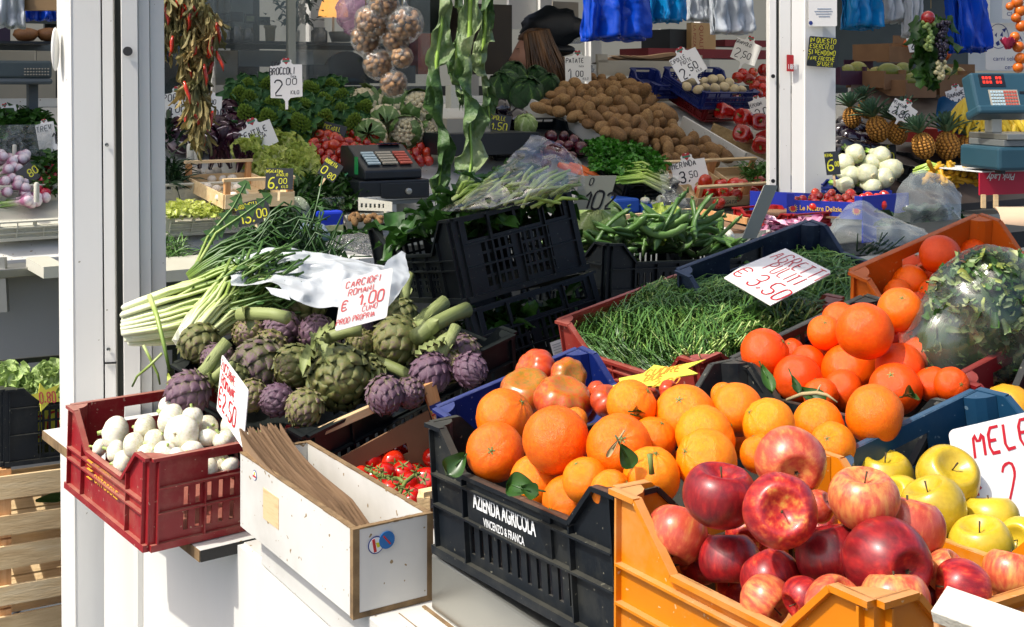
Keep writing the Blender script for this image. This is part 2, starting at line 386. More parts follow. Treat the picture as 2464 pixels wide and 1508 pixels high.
SQF = mat('courgette_flower', [(0, '#5c7c28'), (.4, '#cf9c18'), (1, '#e6b838')], na=.5, ns=30, vc=.5, bias=.25, rough=.5, transl=.3)
DRYL = mat('dried_leaf', ['#44482a', '#74744a', '#a08c58', '#8a6838'], na=.9, ns=9, rough=.7, transl=.2)
CHIL = mat('chilli_skin', ['#6a0c0c', '#b82a0c', '#cf4a14'], na=.5, ns=7, rough=.3, coat=.4)
REDON = mat('red_onion_skin', ['#24060f', '#4c1424', '#6c2c38'], na=.6, ns=5, stretch=(1, 1, .2), rough=.25, coat=.3, rand=.4)
MUSH = mat('mushroom_cap', ['#cabfa8', '#e8e0d2'], na=.6, ns=14, rough=.7, rand=.2)
CARR = mat('carrot_skin', ['#c04c08', '#dc6c18'], na=.5, ns=20, rough=.5)
RADISH = mat('radish_skin', ['#8a0c24', '#b4183a'], rough=.3)
SPRO = mat('spring_onion', [(0, '#e6dce0'), (.2, '#8a4a6c'), (.45, '#c8b0b8'), (.65, '#8ca860'), (1, '#3c6c2c')], na=.1, ns=6, vc=1, bias=0, rough=.35)
FENN = mat('fennel_bulb', [(0, '#7c9450'), (.35, '#b8be90'), (1, '#cfcdb4')], na=.9, ns=9, stretch=(1, 1, .15), bias=.7, rough=.35, bump=.3, bs=25, sss=.2)
WHITEP = mat('white_painted_panel', ['#c6c4bc', '#deddd6', '#e4e4de'], na=.4, ns=2.2, stretch=(2, 2, .6), rough=.35, bump=.02, bs=3, speck=('#a09a8a', 70, .80), rrand=.03)
WHITEB = mat('worn_white_board', ['#b0aea4', '#cccbc4', '#d4d4cc'], na=.6, ns=6, rough=.5, bump=.15, bs=20, speck=('#8a7550', 90, .735), rrand=.03)
RAWED = mat('raw_board_edge', ['#4a3c28', '#7c6444', '#9a825c'], na=.8, ns=30, rough=.9, bump=.5, bs=50, rrand=0)
GASKET = mat('rubber_gasket', ['#20241f', '#4a4e46', '#6a6e64'], na=.8, ns=30, stretch=(1, 1, .05), rough=.6, rrand=0)
WOOD = mat('pale_crate_wood', ['#b49468', '#d4b88a', '#e6d2aa'], na=.7, ns=9, stretch=(1, 6, 6), rough=.7, bump=.25, bs=40, rand=.4)
WOODV = mat('pine_post_wood', ['#a8703c', '#cc9660', '#dcb080'], na=.7, ns=26, stretch=(4, 4, .3), rough=.6)
GREYW = mat('rough_plank_wood', ['#77613e', '#a0875c', '#bfa67a'], na=.8, ns=6, stretch=(6, 1, 6), rough=.8, bump=.3, bs=30, rand=.3)
CARD = mat('brown_cardboard', ['#5c4430', '#7c5c40', '#8c6c4c'], na=.4, ns=10, rough=.85, rrand=.15)
KRAFT = mat('kraft_paper', ['#6c543c', '#8c7054', '#a08464'], na=.4, ns=9, rough=.85, rand=.5)
STEEL = mat('stainless_steel', ['#a3a39c', '#b8b8b0'], na=.5, ns=3, metal=.85, rough=.32, bump=.05, bs=8, rrand=0)
GREYM = mat('grey_metal', ['#6a6e6c', '#7c807e'], metal=.3, rough=.45, rrand=0)
def crateplastic(name, c, d='#a08c70', amt=.75, rough=.38, sp=.4):
    return mat(name, c, na=.5, ns=7, rough=rough, bump=.12, bs=30, dust=(d, amt, 9), spec=sp, speck=(d, 130, .735), rrand=0)
C_RED = crateplastic('red_crate_plastic', ['#70151a', '#8c1c22', '#98282a'], '#b08a74', .6)
C_RED2 = crateplastic('faded_red_crate_plastic', ['#7c2420', '#98382e'], '#b08070', .35)
C_DRED = crateplastic('dark_red_crate_plastic', ['#5c0d12', '#7c141a'], '#9c6054', .3)
C_BLK = crateplastic('black_crate_plastic', ['#0b0f14', '#12171c', '#1a2025'], '#6c6a5c', .34, sp=.3)
C_BLK2 = crateplastic('inky_crate_plastic', ['#070c10', '#0d1318'], '#3c4038', .25, sp=.35)
C_BLU = crateplastic('blue_crate_plastic', ['#0c1c58', '#12266c'], '#6c7088', .3)
C_NAVY = crateplastic('navy_crate_plastic', ['#0a1428', '#101e38'], '#4c5868', .5)
C_TEAL = crateplastic('teal_blue_crate_plastic', ['#0f3048', '#143c58', '#184664'], '#5c7484', .3)
C_YEL = crateplastic('yellow_crate_plastic', ['#b06204', '#c67408', '#cf8010'], '#c8a070', .7)
C_ORA = crateplastic('orange_crate_plastic', ['#a8480a', '#c05c10'], '#b88450', .25)
C_WHT = crateplastic('white_crate_plastic', ['#c4c2b0', '#d6d4c6'], '#a8a48c', .3)
PAPERW = mat('sign_card', ['#dcdad2', '#e6e4de'], na=.3, ns=3, rough=.5, rrand=0, speck=('#c4b8a8', 20, .76))
SHADEC = mat('grey_card_back', ['#7c7e70', '#8e8f80'], na=.4, ns=5, rough=.6, rrand=0)
SLATE = mat('black_price_slate', ['#14181a', '#20262a'], rough=.5, rrand=0)
YELCARD = mat('yellow_star_card', ['#d8d03c', '#e4dc58'], rough=.5, rrand=0)
INKB = mat('black_marker', ['#101012', '#18181c'], rough=.4, rrand=0)
INKR = mat('red_marker', ['#a80c18', '#c01a24'], na=.5, ns=30, rough=.5, rrand=0)
INKR2 = mat('faded_red_marker', ['#c83c3c', '#d86c68'], na=.8, ns=9, rough=.5, rrand=0)
INKY = mat('yellow_chalk', ['#b8b81c', '#d0cc30'], rough=.6, rrand=0)
INKW = mat('white_print', ['#d8dad8', '#e0e2e0'], rough=.5, rrand=0)
INKG = mat('gold_print', ['#d89c28', '#e0ac38'], rough=.6, rrand=0)
INKN = mat('navy_print', ['#1c2c6c', '#24347c'], rough=.6, rrand=0)
HEARTR = mat('heart_red', ['#9c1c20', '#b02428'], rough=.5, rrand=0)
BANDG = mat('band_green', ['#2c6c54', '#347c60'], rough=.5, rrand=0)
FILM = film('clear_film', '#e8eeee', see=1.08, gl=.6, rough=.1, bump=.9, ns=9)
FILM2 = film('milky_film', '#b8c2c0', see=.78, gl=.35, rough=.2, ns=8, bump=.6)
FILMW = film('white_film', '#e8eef0', see=.0, gl=.3, rough=.25, ns=7, bump=.6)
FILMG = film('thin_bag_film', '#cfd8d4', see=.97, gl=.3, rough=.15, ns=30, bump=1.0)
BAGB = mat('blue_bag_plastic', ['#0a3cae', '#0e4cc8', '#1460d8'], na=.4, ns=4, rough=.22, bump=.6, bs=16, transl=.3, rrand=0)
BAGL = mat('light_blue_bag_plastic', ['#0c84c4', '#1494d4'], na=.4, ns=4, rough=.22, bump=.6, bs=16, transl=.3, rrand=0)
BAGW = mat('white_bag_plastic', ['#c8ced2', '#dfe4e6'], na=.4, ns=4, rough=.25, bump=.5, bs=12, transl=.4, rrand=0)
DARKP = mat('dark_device_plastic', ['#14181c', '#1c2228'], rough=.35, rrand=0)
TEALP = mat('blue_grey_device_plastic', ['#20404c', '#2a4e5c'], rough=.4, rrand=0)
KEYP = mat('pale_keys', ['#9cb4bc', '#b8ccd0'], rough=.5, rrand=0)
KEYR = mat('red_keys', ['#b04c3c', '#c05c4c'], rough=.5, rrand=0)
BLACKM = mat('near_black', ['#08090a', '#101214'], rough=.5, rrand=0)
REDP = mat('red_plastic', ['#8c1414', '#a01c1c'], rough=.4, rrand=0)
GLASSM = film('window_glass', '#8fa3a8', see=.9, gl=.5, rough=.02, ns=2, bump=.02)
# ---------------------------------------------------------------- fruit meshes
def kmesh(name, mb, m, smooth=True): return mb.mesh(name, m, smooth)
def orange_mesh(seed, m=ORANGE, rough=1.0):
    r = random.Random(seed); ob = r.uniform(.93, 1.03); off = Vector((seed*3.1, 0, 0)); wr = r.uniform(.3, 1.6)*rough
    def fn(q):
        d = 1+.022*MN.noise(q*2+off)
        pole = max(0, q.z-.75)/.25
        d -= .05*pole*pole+.03*max(0, -q.z-.85)/.15
        a = math.atan2(q.y, q.x)
        d += .012*wr*math.sin(a*9+seed)*max(0, q.z-.25)*(1-pole*.4)
        d += .010*wr*MN.noise(q*7+off)
        return d
    b = MB(); b.ball(SCL(1, 1, ob), 44, 30, fn)
    c = MB()
    for k in range(5):
        a = k*72
        c.add([(0, 0, 0), (.10, .035, .012), (.15, 0, .004), (.10, -.035, .012)], [(0, 1, 2, 3)], T((0, 0, .955*ob-.0)) @ RZm(a))
    c.lathe([(.045, -.03), (.05, .02), (.03, .035)], 8, T((0, 0, .955*ob)))
    return b.mesh('orange', m), c.mesh('calyx', CALYX)
def apple_mesh(seed, m):
    r = random.Random(seed); h = r.uniform(.84, .98); off = Vector((seed*1.7, 2, 0))
    prof = []; tt = []
    for i in range(31):
        a = -PI/2+PI*i/30
        x = math.cos(a); z = math.sin(a)
        rr = (x**.86)*(1+.06*z)
        zz = z*h
        if z > .80: q = (z-.80)/.2; zz = h*(.80+.10*math.sin(q*PI*.55))-.40*q*q*h
        if z < -.84: q = (-z-.84)/.16; zz = -h*(.84+.05*q)+.22*q*q*h
        prof.append((max(rr, .0), zz)); tt.append(.9 if abs(z) > .93 else max(0, abs(z)-.55)*1.6)
    b = MB(); b.lathe(prof, 40, None, tt, mod=lambda a, z: 1+.022*math.sin(5*a+seed)*(1-abs(z))*.6+.02*math.sin(a+seed)+.018*math.cos(5*a)*(-z if z < 0 else 0))
    b.v = [tuple(Vector(v)*(1+.02*MN.noise(Vector(v)*1.5+off))) for v in b.v]
    s = MB(); s.tube([(0, 0, .42*h), (.02, .01, .62*h), (.07, .03, .92*h)], [.03, .022, .034], 7)
    c = MB()
    for k in range(5): c.add([(0, .05, 0), (0, -.05, 0), (.09, 0, -.07)], [(0, 1, 2)], T((0, 0, -.70*h)) @ RZm(72*k))
    return b.mesh('apple', m), s.mesh('stalk', STEM), c.mesh('calyx', STEM)
def tomato_mesh(seed, m=TOM, long=1.0, ribs=0, deep=0.0, calyx=True):
    r = random.Random(seed); n = ribs or 5
    prof = []; tt = []
    for i in range(21):
        a = -PI/2+PI*i/20; x = math.cos(a); z = math.sin(a)
        zz = z*long
        if z > .8: zz -= (.28 if ribs else .12)*((z-.8)/.2)**2*long
        prof.append((x**.9, zz)); tt.append(max(0, z))
    ph = [r.uniform(-.3, .3) for _ in range(12)]
    def mod(a, z):
        k = abs(math.sin(n*a/2+seed+.35*math.sin(a*2+ph[0])))**.55
        return 1-deep*(1-k)*(1-.35*max(0, -z))+.05*math.sin(a+ph[1]*9)*(1 if ribs else .3)
    b = MB(); b.lathe(prof, 48 if ribs else 24, None, tt, mod=mod)
    me = b.mesh('tomato', m)
    if not calyx: return me, None
    c = MB()
    for k in range(5):
        a = 72*k+r.uniform(-12, 12); L = r.uniform(.45, .7)
        c.add([(0, -.05, 0), (0, .05, 0), (L*.5, .07, .10), (L*.5, -.07, .10), (L, 0, .0+r.uniform(-.05, .2))], [(0, 1, 2, 3), (3, 2, 4)], T((0, 0, .86*long)) @ RZm(a))
    c.tube([(0, 0, .8*long), (.03, .02, 1.15*long)], [.06, .05], 6)
    return me, c.mesh('calyx', CALYX)
def potato_mesh(seed):
    r = random.Random(seed); s = (r.uniform(1.15, 1.7), 1, r.uniform(.8, .95)); off = Vector((seed*5, 0, 0))
    b = MB(); b.ball(SCL(*s), 20, 14, lambda q: 1+.13*MN.noise(q*1.1+off)+.03*MN.noise(q*3+off))
    return b.mesh('potato', POT)
def onion_mesh(seed, m=ONW, shoot=True):
    r = random.Random(seed); fl = r.uniform(.72, .95)
    prof = [(0, -fl*.93), (.12, -fl*.98), (.2, -fl*.97)]
    for i in range(2, 15):
        a = -PI/2+PI*.86*i/15; prof.append((math.cos(a), math.sin(a)*fl))
    prof += [(.3, fl*.93), (.17, fl*.99), (.10, fl*1.04)]
    b = MB(); b.lathe(prof, 28, None, None, mod=lambda a, z: 1+.015*math.sin(7*a+seed)+.04*math.sin(a+seed))
    out = [b.mesh('onion', m)]
    s = MB(); s.tube([(0, 0, fl*.95), (.03, 0, fl*1.1), (.08, .03, fl*(1.2+(.7 if seed % 3 == 0 else .15)*r.random()))], [.15, .13, .12], 9)
    out.append(s.mesh('shoot', ONS))
    h = MB()
    for k in range(16):
        a = r.uniform(0, 360); h.tube([(0, 0, 0), (.08, 0, -.06), (.14, 0, -.08+r.uniform(-.08, .08))], [.012, .01, .006], 3, T((0, 0, -fl*.93)) @ RZm(a))
    out.append(h.mesh('roots', TWIG))
    return out
def bract(mb, M, L, W, t0, r, tipc=.25):
    """one artichoke scale: broad, cupped, pointed with a notch, thick edge"""
    nu, nv = 5, 4
    def fn(u, v):
        w = W*(.62+.7*u)*(1-max(0, u-.38)**1.35*1.75); x = (v*2-1)
        y = w*x*.5
        return Vector((L*u*(1-.10*x*x*u*2), y, L*.10*math.sin(u*PI)*1.0-.30*W*x*x*(.4+.6*u)*.55+tipc*L*max(0, u-.72)**2*6*.25))
    mb.grid(fn, nu, nv, M, lambda u, v: min(1, t0+.75*(u if u < .86 else .2)-.35*(1 if abs(v*2-1) > .8 else 0)), 0)
def artichoke_mesh(seed, openness=0.0, mt=None):
    r = random.Random(seed); b = MB()
    b.ball(SCL(.80, .80, .88), 14, 10, None, .3)
    N = 76; ga = 137.5
    for i in range(N):
        f = i/(N-1)                       # 0 bottom, 1 top
        th = rad(12)+(PI-rad(24))*(1-f)    # polar angle from the top
        th = PI*.90*(1-f)**.86+rad(4)
        a = i*ga+r.uniform(-4, 4)
        R = Vector((math.sin(th)*.84, 0, math.cos(th)*.90))
        sz = .64*(.58+.55*math.sin(min(PI, th*1.1+.25)))
        tilt = math.degrees(th)            # bract lies along the meridian pointing to the top
        lift = (13+openness*22*(1-f)+r.uniform(-5, 12)) if f < .95 else 0
        m = RZm(a) @ T(R) @ RY(-(180-tilt)-0+lift-0) @ T((-sz*.55, 0, .03+.015*(i % 3)))
        m = RZm(a) @ T(R*(1.0)) @ Matrix(((-math.cos(th), 0, math.sin(th), 0), (0, 1, 0, 0), (math.sin(th), 0, math.cos(th), 0), (0, 0, 0, 1))) @ RY(-lift) @ T((-sz*.5, 0, .02+.012*(i % 4)))
        bract(b, m, sz*1.05, sz*.98, .1+.25*f+r.uniform(-.1, .1), r)
    return b.mesh('artichoke', mt or ART)
def leaf(mb, M, L, W, bend=.3, ruf=.0, cup=.2, nu=9, nv=6, rib=1.0, base=.25, seed=0, serr=0, fr=5, t0=0, tipw=.0):
    ph = seed*1.7
    def fn(u, v):
        x = v*2-1
        w = W*.5*(base+(1-base)*math.sin(min(1, u*1.15)*PI*.5))*math.sqrt(max(0, 1-(max(0, u-.55)/.45)**2.2*(1-tipw)))
        if serr: w *= (.55+.45*abs(math.sin(u*serr*PI)))
        ax = abs(x)
        z = -bend*L*u*u+cup*W*ax*ax*.5+ruf*W*(ax**2)*math.sin(u*fr*2*PI+ph+(1.3 if x > 0 else 0))*.5
        return Vector((L*u*(1-.25*bend*u)+ruf*W*.15*ax*math.cos(u*fr*6+ph), w*x, z))
    mb.grid(fn, nu, nv, M, lambda u, v: min(1, t0+max(0, rib*(1-abs(v*2-1)*3.2)*(1-u*.6))), 0)
def head_mesh(name, m, seed, n=22, L=1.0, W=.9, ruf=.5, core=True, spread=70, corem=None, fr=3, cup=.35):
    """a leafy head, leaves in a rosette opening upwards (unit radius)"""
    r = random.Random(seed); b = MB()
    if core: b.ball(SCL(.55, .55, .5) @ T((0, 0, .3)), 14, 9, lambda q: 1+.15*MN.noise(q*3+Vector((seed, 0, 0))), .6)
    for i in range(n):
        f = i/n; a = i*137.5+r.uniform(-8, 8)
        tilt = 82*(1-f)*spread/70+r.uniform(-6, 6)   # 0 = upright
        M = RZm(a) @ T((.12, 0, 0)) @ RY(-(90-tilt))
        leaf(b, M, L*(1.05-.35*f)*r.uniform(.9, 1.1), W*(1-.3*f), -.25 if f > .5 else .25, ruf, cup, 8, 8, 1, .35, seed+i, fr=fr, tipw=.3)
    return b.mesh(name, m)
def cabbage_mesh(seed, m, leaves=9, wrap=.9):
    r = random.Random(seed); b = MB()
    b.ball(SCL(.82), 24, 16, lambda q: 1+.04*MN.noise(q*2+Vector((seed, 0, 0))), .35, tf=lambda q: .25+.5*abs(math.sin(math.atan2(q.y, q.x)*5+2*MN.noise(q*2)))**8)
    for i in range(leaves):
        a = i*137.5+r.uniform(-15, 15); w = r.uniform(.9, 1.25)
        def fn(u, v, w=w, k=r.uniform(.95, 1.12), tl=r.uniform(.65, 1.0), sd=r.uniform(0, 9)):
            x = (v*2-1)
            th = PI*.98-u*PI*tl; phi = x*w*(.35+.65*math.sin(min(1, u*1.3)*PI/2))*(1-.5*max(0, u-.7)/.3)
            rr = .86*k+.05*math.sin(u*9+x*5+sd)*abs(x)+.16*max(0, u-.75)*2+.02*math.sin(x*20)*abs(x)
            return Vector((math.sin(th)*math.cos(phi)*rr, math.sin(th)*math.sin(phi)*rr, math.cos(th)*rr))
        b.grid(fn, 10, 10, RZm(a), lambda u, v: max(0, 1-abs(v*2-1)*7)+(.35 if abs(math.sin((v*2-1)*9-u*4)) > .93 else 0), 0)
    return b.mesh('cabbage', m)
def curd(b, M, seed, n=60, cone=0.0, mi=0, r0=.16):
    r = random.Random(seed)
    for i in range(n):
        f = (i+.5)/n; th = math.acos(1-f*1.05); a = i*2.39996
        k = 1.0-.0*f
        p = Vector((math.sin(th)*math.cos(a)*.8, math.sin(th)*math.sin(a)*.8, math.cos(th)*(.7+cone*(1-f))))
        s_ = r0*(.7+.6*f)
        if cone: b.lathe([(s_*1.1, -s_), (s_*.9, 0), (s_*.5, s_*.8), (0.01, s_*1.5)], 8, M @ T(p) @ align(p), mi=mi)
        else: b.ball(M @ T(p) @ SCL(s_), 8, 6, lambda q: 1+.2*MN.noise(q*3+Vector((i, 0, 0))), .5, mi=mi)
def rosefn(seed, m): return head_mesh('lettuce', m, seed)
def slab_pod(b, M, L, w, bend, n=9, seed=0):
    pts = [(L*(u/n-.5), bend*L*((u/n-.5)**2)*-1, .0) for u in range(n+1)]
    rs = [w*(.25 if u in (0, n) else 1-.18*(u % 2)) for u in range(n+1)]; rs[-1] = w*.12
    b.tube(pts, rs, 7, M, None, 0, flat=.55)
# ---------------------------------------------------------------- crates
def wall_panel(mb, O, U, N, L, H, th, top, holes, brk, mi=0):
    V = Vector((0, 0, 1)); us = sorted(set([0, L]+[min(max(b, 0), L) for b in brk]))
    for u0, u1 in zip(us, us[1:]):
        if u1-u0 < 1e-5: continue
        um = (u0+u1)/2
        hs = sorted(h for (a, b, h) in [(x[0], x[1], (x[2], x[3])) for x in holes] if a <= um <= b)
        cuts = []; lo = 0
        for h0, h1 in hs:
            if h0 > lo: cuts.append((lo, lo, h0, h0))
            lo = max(lo, h1)
        t0, t1 = top(u0+1e-6), top(u1-1e-6)
        if max(t0, t1) > lo: cuts.append((lo, lo, max(t0, lo), max(t1, lo)))
        for a0, a1, b0, b1 in cuts:
            q = [O+U*u0+V*a0, O+U*u1+V*a1, O+U*u1+V*b1, O+U*u0+V*b0]
            v = q+[p-N*th for p in q]
            mb.add(v, [(0, 1, 2, 3), (7, 6, 5, 4), (0, 4, 5, 1), (3, 2, 6, 7), (0, 3, 7, 4), (1, 5, 6, 2)], mi=mi)
def crate_wall(mb, O, U, N, L, H, kind, dip, dense=1.0, panel=None):
    th = .0035; pw = .045; sl = dip*1.0 if dip else 0
    flat0, flat1 = pw+sl, L-pw-sl
    def top(u):
        if not dip: return H
        if u < pw or u > L-pw: return H
        if u < flat0: return H-dip*(u-pw)/sl
        if u > flat1: return H-dip*(L-pw-u)/sl
        return H-dip
    T0 = H-dip; holes = []; brk = [pw, flat0, flat1, L-pw]
    a, b = (flat0 if dip else pw+.01), (flat1 if dip else L-pw-.01)
    mid = (a+b)/2
    if kind == 'slots' or kind == 'plain':
        n = max(4, int((b-a)/.022)); w = (b-a)/n
        for i in range(n):
            u0 = a+i*w+w*.3; u1 = u0+w*.42; um = (u0+u1)/2
            if kind == 'plain' and (not (i < 4 or i >= n-4) or (panel and panel[0]-.01 < um < panel[1]+.01)): continue
            lo, hi = .025, H*.36
            holes.append((u0, u1, lo, hi)); brk += [u0, u1]
            if panel and panel[0] < um < panel[1]: continue
            if kind == 'slots': holes.append((u0, u1, H*.42, T0-.03 if dip else H*.62))
    if kind == 'grid':
        n = max(5, int((b-a)/(.016/dense))); w = (b-a)/n
        for i in range(n):
            if i % 6 == 5: continue
            u0 = a+i*w+w*.15; u1 = u0+w*.62; brk += [u0, u1]
            z0 = .02; rows = 4; zz = (T0-.03-z0)/rows if dip else (H*.66-z0)/rows
            for k in range(rows): holes.append((u0, u1, z0+k*zz+.004, z0+(k+1)*zz-.002))
    if not dip and kind != 'none':
        hw = min(.15, L*.26); h0, h1 = H*.70, H*.88
        for (p, q) in (((mid-hw/2, mid+hw/2),) if kind != 'grid' or L <= .3 else ()):
            holes.append((p, q, h0, h1)); brk += [p, q]
        if kind == 'grid' and L > .3:
            for k in (-1.5, -.5, .5, 1.5):
                c = mid+k*(L*.215); holes.append((c-L*.095, c+L*.095, H*.71, H*.93)); brk += [c-L*.095, c+L*.095]
        elif kind == 'grid':
            for k in (-1, 1):
                c = mid+k*(L*.27); holes.append((c-.03, c+.03, h0, h1)); brk += [c-.03, c+.03]
    wall_panel(mb, O, U, N, L, H, th, top, holes, brk)
    V = Vector((0, 0, 1))
    # rolled rim following the outline
    path = [(0, H), (pw, H), (flat0, T0), (flat1, T0), (L-pw, H), (L, H)] if dip else [(0, H), (L, H)]
    for (u0, v0), (u1, v1) in zip(path, path[1:]):
        p0 = O+U*u0+V*(v0-.003)+N*.003; p1 = O+U*u1+V*(v1-.003)+N*.003
        mb.bar(p0, p1, .011, .006, up=V if abs(v0-v1) < 1e-6 else N.cross(p1-p0).normalized()*-1)
    # flanges and ribs
    for fz in ((H*.39, H*.66-.0) if not dip else (H*.39, T0-.018)):
        if kind == 'plain' and not dip and fz > H*.5: fz = H*.62
        mb.bar(O+U*.012+V*fz+N*.0035, O+U*(L-.012)+V*fz+N*.0035, .011, .003)
    mb.bar(O+V*.006+N*.003, O+U*L+V*.006+N*.003, .010, .012)
    n = max(3, int(round(L/.085)))
    for i in range(n+1):
        u = .012+(L-.024)*i/n
        if panel and panel[0] < u < panel[1]: continue
        tp = top(u)
        mb.bar(O+U*u+V*.010+N*.003, O+U*u+V*(tp-.008 if not (L*.3 < u < L*.7 and not dip) else H*.66)+N*.003, .009, .003, up=U)
def crate_mesh(LB, LA, H, kinds, dips, dense=1, panels=(None,)*4):
    """walls in order: -x end, +x end, near (-y), far (+y)"""
    mb = MB(); X, Y = Vector((1, 0, 0)), Vector((0, 1, 0)); e = .0037
    crate_wall(mb, Vector((0, 0, 0)), Y, -X, LA, H, kinds[0], dips[0], dense, panels[0])
    crate_wall(mb, Vector((LB, 0, 0)), Y, X, LA, H, kinds[1], dips[1], dense, panels[1])
    crate_wall(mb, Vector((e, 0, 0)), X, -Y, LB-2*e, H-.0006, kinds[2], dips[2], dense, panels[2])
    crate_wall(mb, Vector((e, LA, 0)), X, Y, LB-2*e, H-.0006, kinds[3], dips[3], dense, panels[3])
    body = mb
    base = MB(); n = 9
    base.box(.004, LB-.004, .004, LA-.004, .008, .012)
    post = []
    for cx, cy, sx, sy in ((0, 0, 1, 1), (LB, 0, -1, 1), (0, LA, 1, -1), (LB, LA, -1, -1)):
        q = MB(); post.append(q); q.prism([(cx+sx*.0045, cy+sy*.0045), (cx+sx*.034, cy+sy*.0045), (cx+sx*.028, cy+sy*.018), (cx+sx*.018, cy+sy*.028), (cx+sx*.0045, cy+sy*.034)], H-.014, T((0, 0, .013)))
    return body, base, post
def place_crate(name, label, mt, Cn, A, B, H, kinds=('slots', 'slots', 'plain', 'plain'), dips=(.05, .05, 0, 0), dense=1, panel=None, group=None, minLA=None, minLB=None):
    x = (B-Cn); y = (A-Cn); LB = minLB or x.length; LA = minLA or y.length
    x = x.normalized(); z = x.cross(y).normalized(); y = z.cross(x)
    M = Matrix((x, y, z)).transposed().to_4x4(); M.translation = Cn-z*H
    bo, ba, po = crate_mesh(LB, LA, H, kinds, dips, dense, (panel, None, None, None))
    root = empty(name, M, label, 'crate', group)
    bo.build('walls', mt, root, bevel=0); ba.build('base', mt, root)
    for q in po: q.build('corner_post', mt, root)
    return root, M, LB, LA
AZ = 122
def corners(c, d, a, b, az=AZ, off='C'):
    Cn = P(c[0], c[1], d); A = Paz(Cn, az, *a)
    B = Paz(Cn, az-90, *b) if off == 'C' else Cn+(Paz(A, az-90, *b)-A)
    return Cn, A, B
# front row
L0 = P(1043, 1012, 1.79); C0 = Paz(L0, AZ-1, 1490, 1187); D0 = Paz(L0, AZ-90, 1775, 862)
azi, aM, aLB, aLA = place_crate('plastic_crate', 'dusty black plastic crate of oranges with white lettering on its end', C_BLK, C0, L0, C0+(D0-L0), .185, kinds=('slots', 'plain', 'plain', 'slots'), dips=(.052, .052, .075, .055), panel=(.10, .31))
Y1 = P(1490, 1170, 1.40); CY = Paz(Y1, AZ-1, 2103, 1443); DY = Paz(Y1, AZ-90, 1965, 1078)
yel, yM, yLB, yLA = place_crate('plastic_crate', 'yellow plastic crate full of red apples at the bottom right', C_YEL, CY, Y1, CY+(DY-Y1), .20, kinds=('slots', 'plain', 'plain', 'plain'), dips=(.062, .055, .030, .055), panel=(.11, .32))
B1 = P(1990, 1108, 1.56); DB = Paz(B1, AZ-90, 2350, 935); CB = B1-dirz(AZ)*.36
blu, bM, bLB, bLA = place_crate('plastic_crate', 'teal blue plastic crate of yellow apples behind the yellow crate', C_TEAL, CB, B1, CB+(DB-B1), .20, dips=(.06, .06, 0, 0))
O1 = P(1768, 858, 2.10); DO = Paz(O1, AZ-90, 2088, 706); CO = O1-dirz(AZ)*.36-Vector((0, 0, .035))
bl2, cM, cLB, cLA = place_crate('plastic_crate', 'black plastic crate heaped with deep orange fruit behind the lettered black crate', C_BLK, CO, O1, CO+(DO-O1), .18, kinds=('slots', 'slots', 'plain', 'grid'), dips=(.05, .05, .08, 0))
G1 = P(2066, 643, 2.33); DG = Paz(G1, AZ-90, 2372, 508); CG = G1-dirz(AZ)*.38-Vector((0, 0, .09))
orc, gM, gLB, gLA = place_crate('plastic_crate', 'orange plastic crate of tangerines behind the bagged greens', C_ORA, CG, G1, CG+(DG-G1), .18, kinds=('none', 'plain', 'plain', 'plain'), dips=(.055, .05, 0, 0))
R1 = P(2305, 902, 1.90); DR = Paz(R1, AZ-90, 2520, 790); CR = R1-dirz(AZ)*.34-Vector((0, 0, .03))
drd, rM, rLB, rLA = place_crate('plastic_crate', 'dark red plastic crate with one lemon at the right edge', C_DRED, CR, R1, CR+(DR-R1), .19, dips=(.06, .06, 0, 0))
A1 = P(1680, 866, 2.26); AA = Paz(A1, AZ+2, 1343, 768); AB = Paz(A1, AZ-88, 2025, 716)
agr, agM, agLB, agLA = place_crate('plastic_crate', 'faded red plastic crate of green agretti nearest the ribbed tomatoes', C_RED2, A1, AA, AB, .15, kinds=('slots', 'plain', 'plain', 'none'), dips=(.055, .03, .04, .0))
N1 = P(1643, 643, 2.68); NB = Paz(N1, AZ-88, 1960, 525); CN = N1-dirz(AZ+2)*.42-Vector((0, 0, .085))
nav, nM, nLB, nLA = place_crate('plastic_crate', 'navy blue plastic crate of agretti under the agretti price card', C_NAVY, CN, N1, CN+(NB-N1), .16, kinds=('none', 'plain', 'plain', 'plain'), dips=(.05, .05, 0, 0))
T1 = P(1057, 976, 2.17); TB = Paz(T1, AZ-90, 1400, 832); CT = T1-dirz(AZ)*.30-Vector((0, 0, .03))
blt, tM, tLB, tLA = place_crate('plastic_crate', 'blue plastic crate of ribbed tomatoes', C_BLU, CT, T1, CT+(TB-T1), .13, kinds=('none', 'slots', 'plain', 'plain'), dips=(.045, .045, 0, 0))
K1 = P(735, 1047, 2.26); KA = Paz(K1, AZ+12, 432, 868); KB = Paz(K1, AZ-78, 1238, 800)
art, kM, kLB, kLA = place_crate('plastic_crate', 'black plastic crate of purple artichokes behind the red onion crate', C_BLK2, K1, KA, KB, .17, kinds=('slots', 'grid', 'slots', 'slots'), dips=(.045, .045, .0, 0))
W1 = P(360, 1102, 2.17); WA = Paz(W1, AZ+7, 168, 973); WB = Paz(W1, AZ-83, 722, 1035)
oni, oM, oLB, oLA = place_crate('plastic_crate', 'dusty red plastic crate of white onions with gold lettering', C_RED, W1, WA, WB, .165, kinds=('plain', 'plain', 'slots', 'plain'), dips=(.062, .062, 0, 0), panel=(.09, .28))
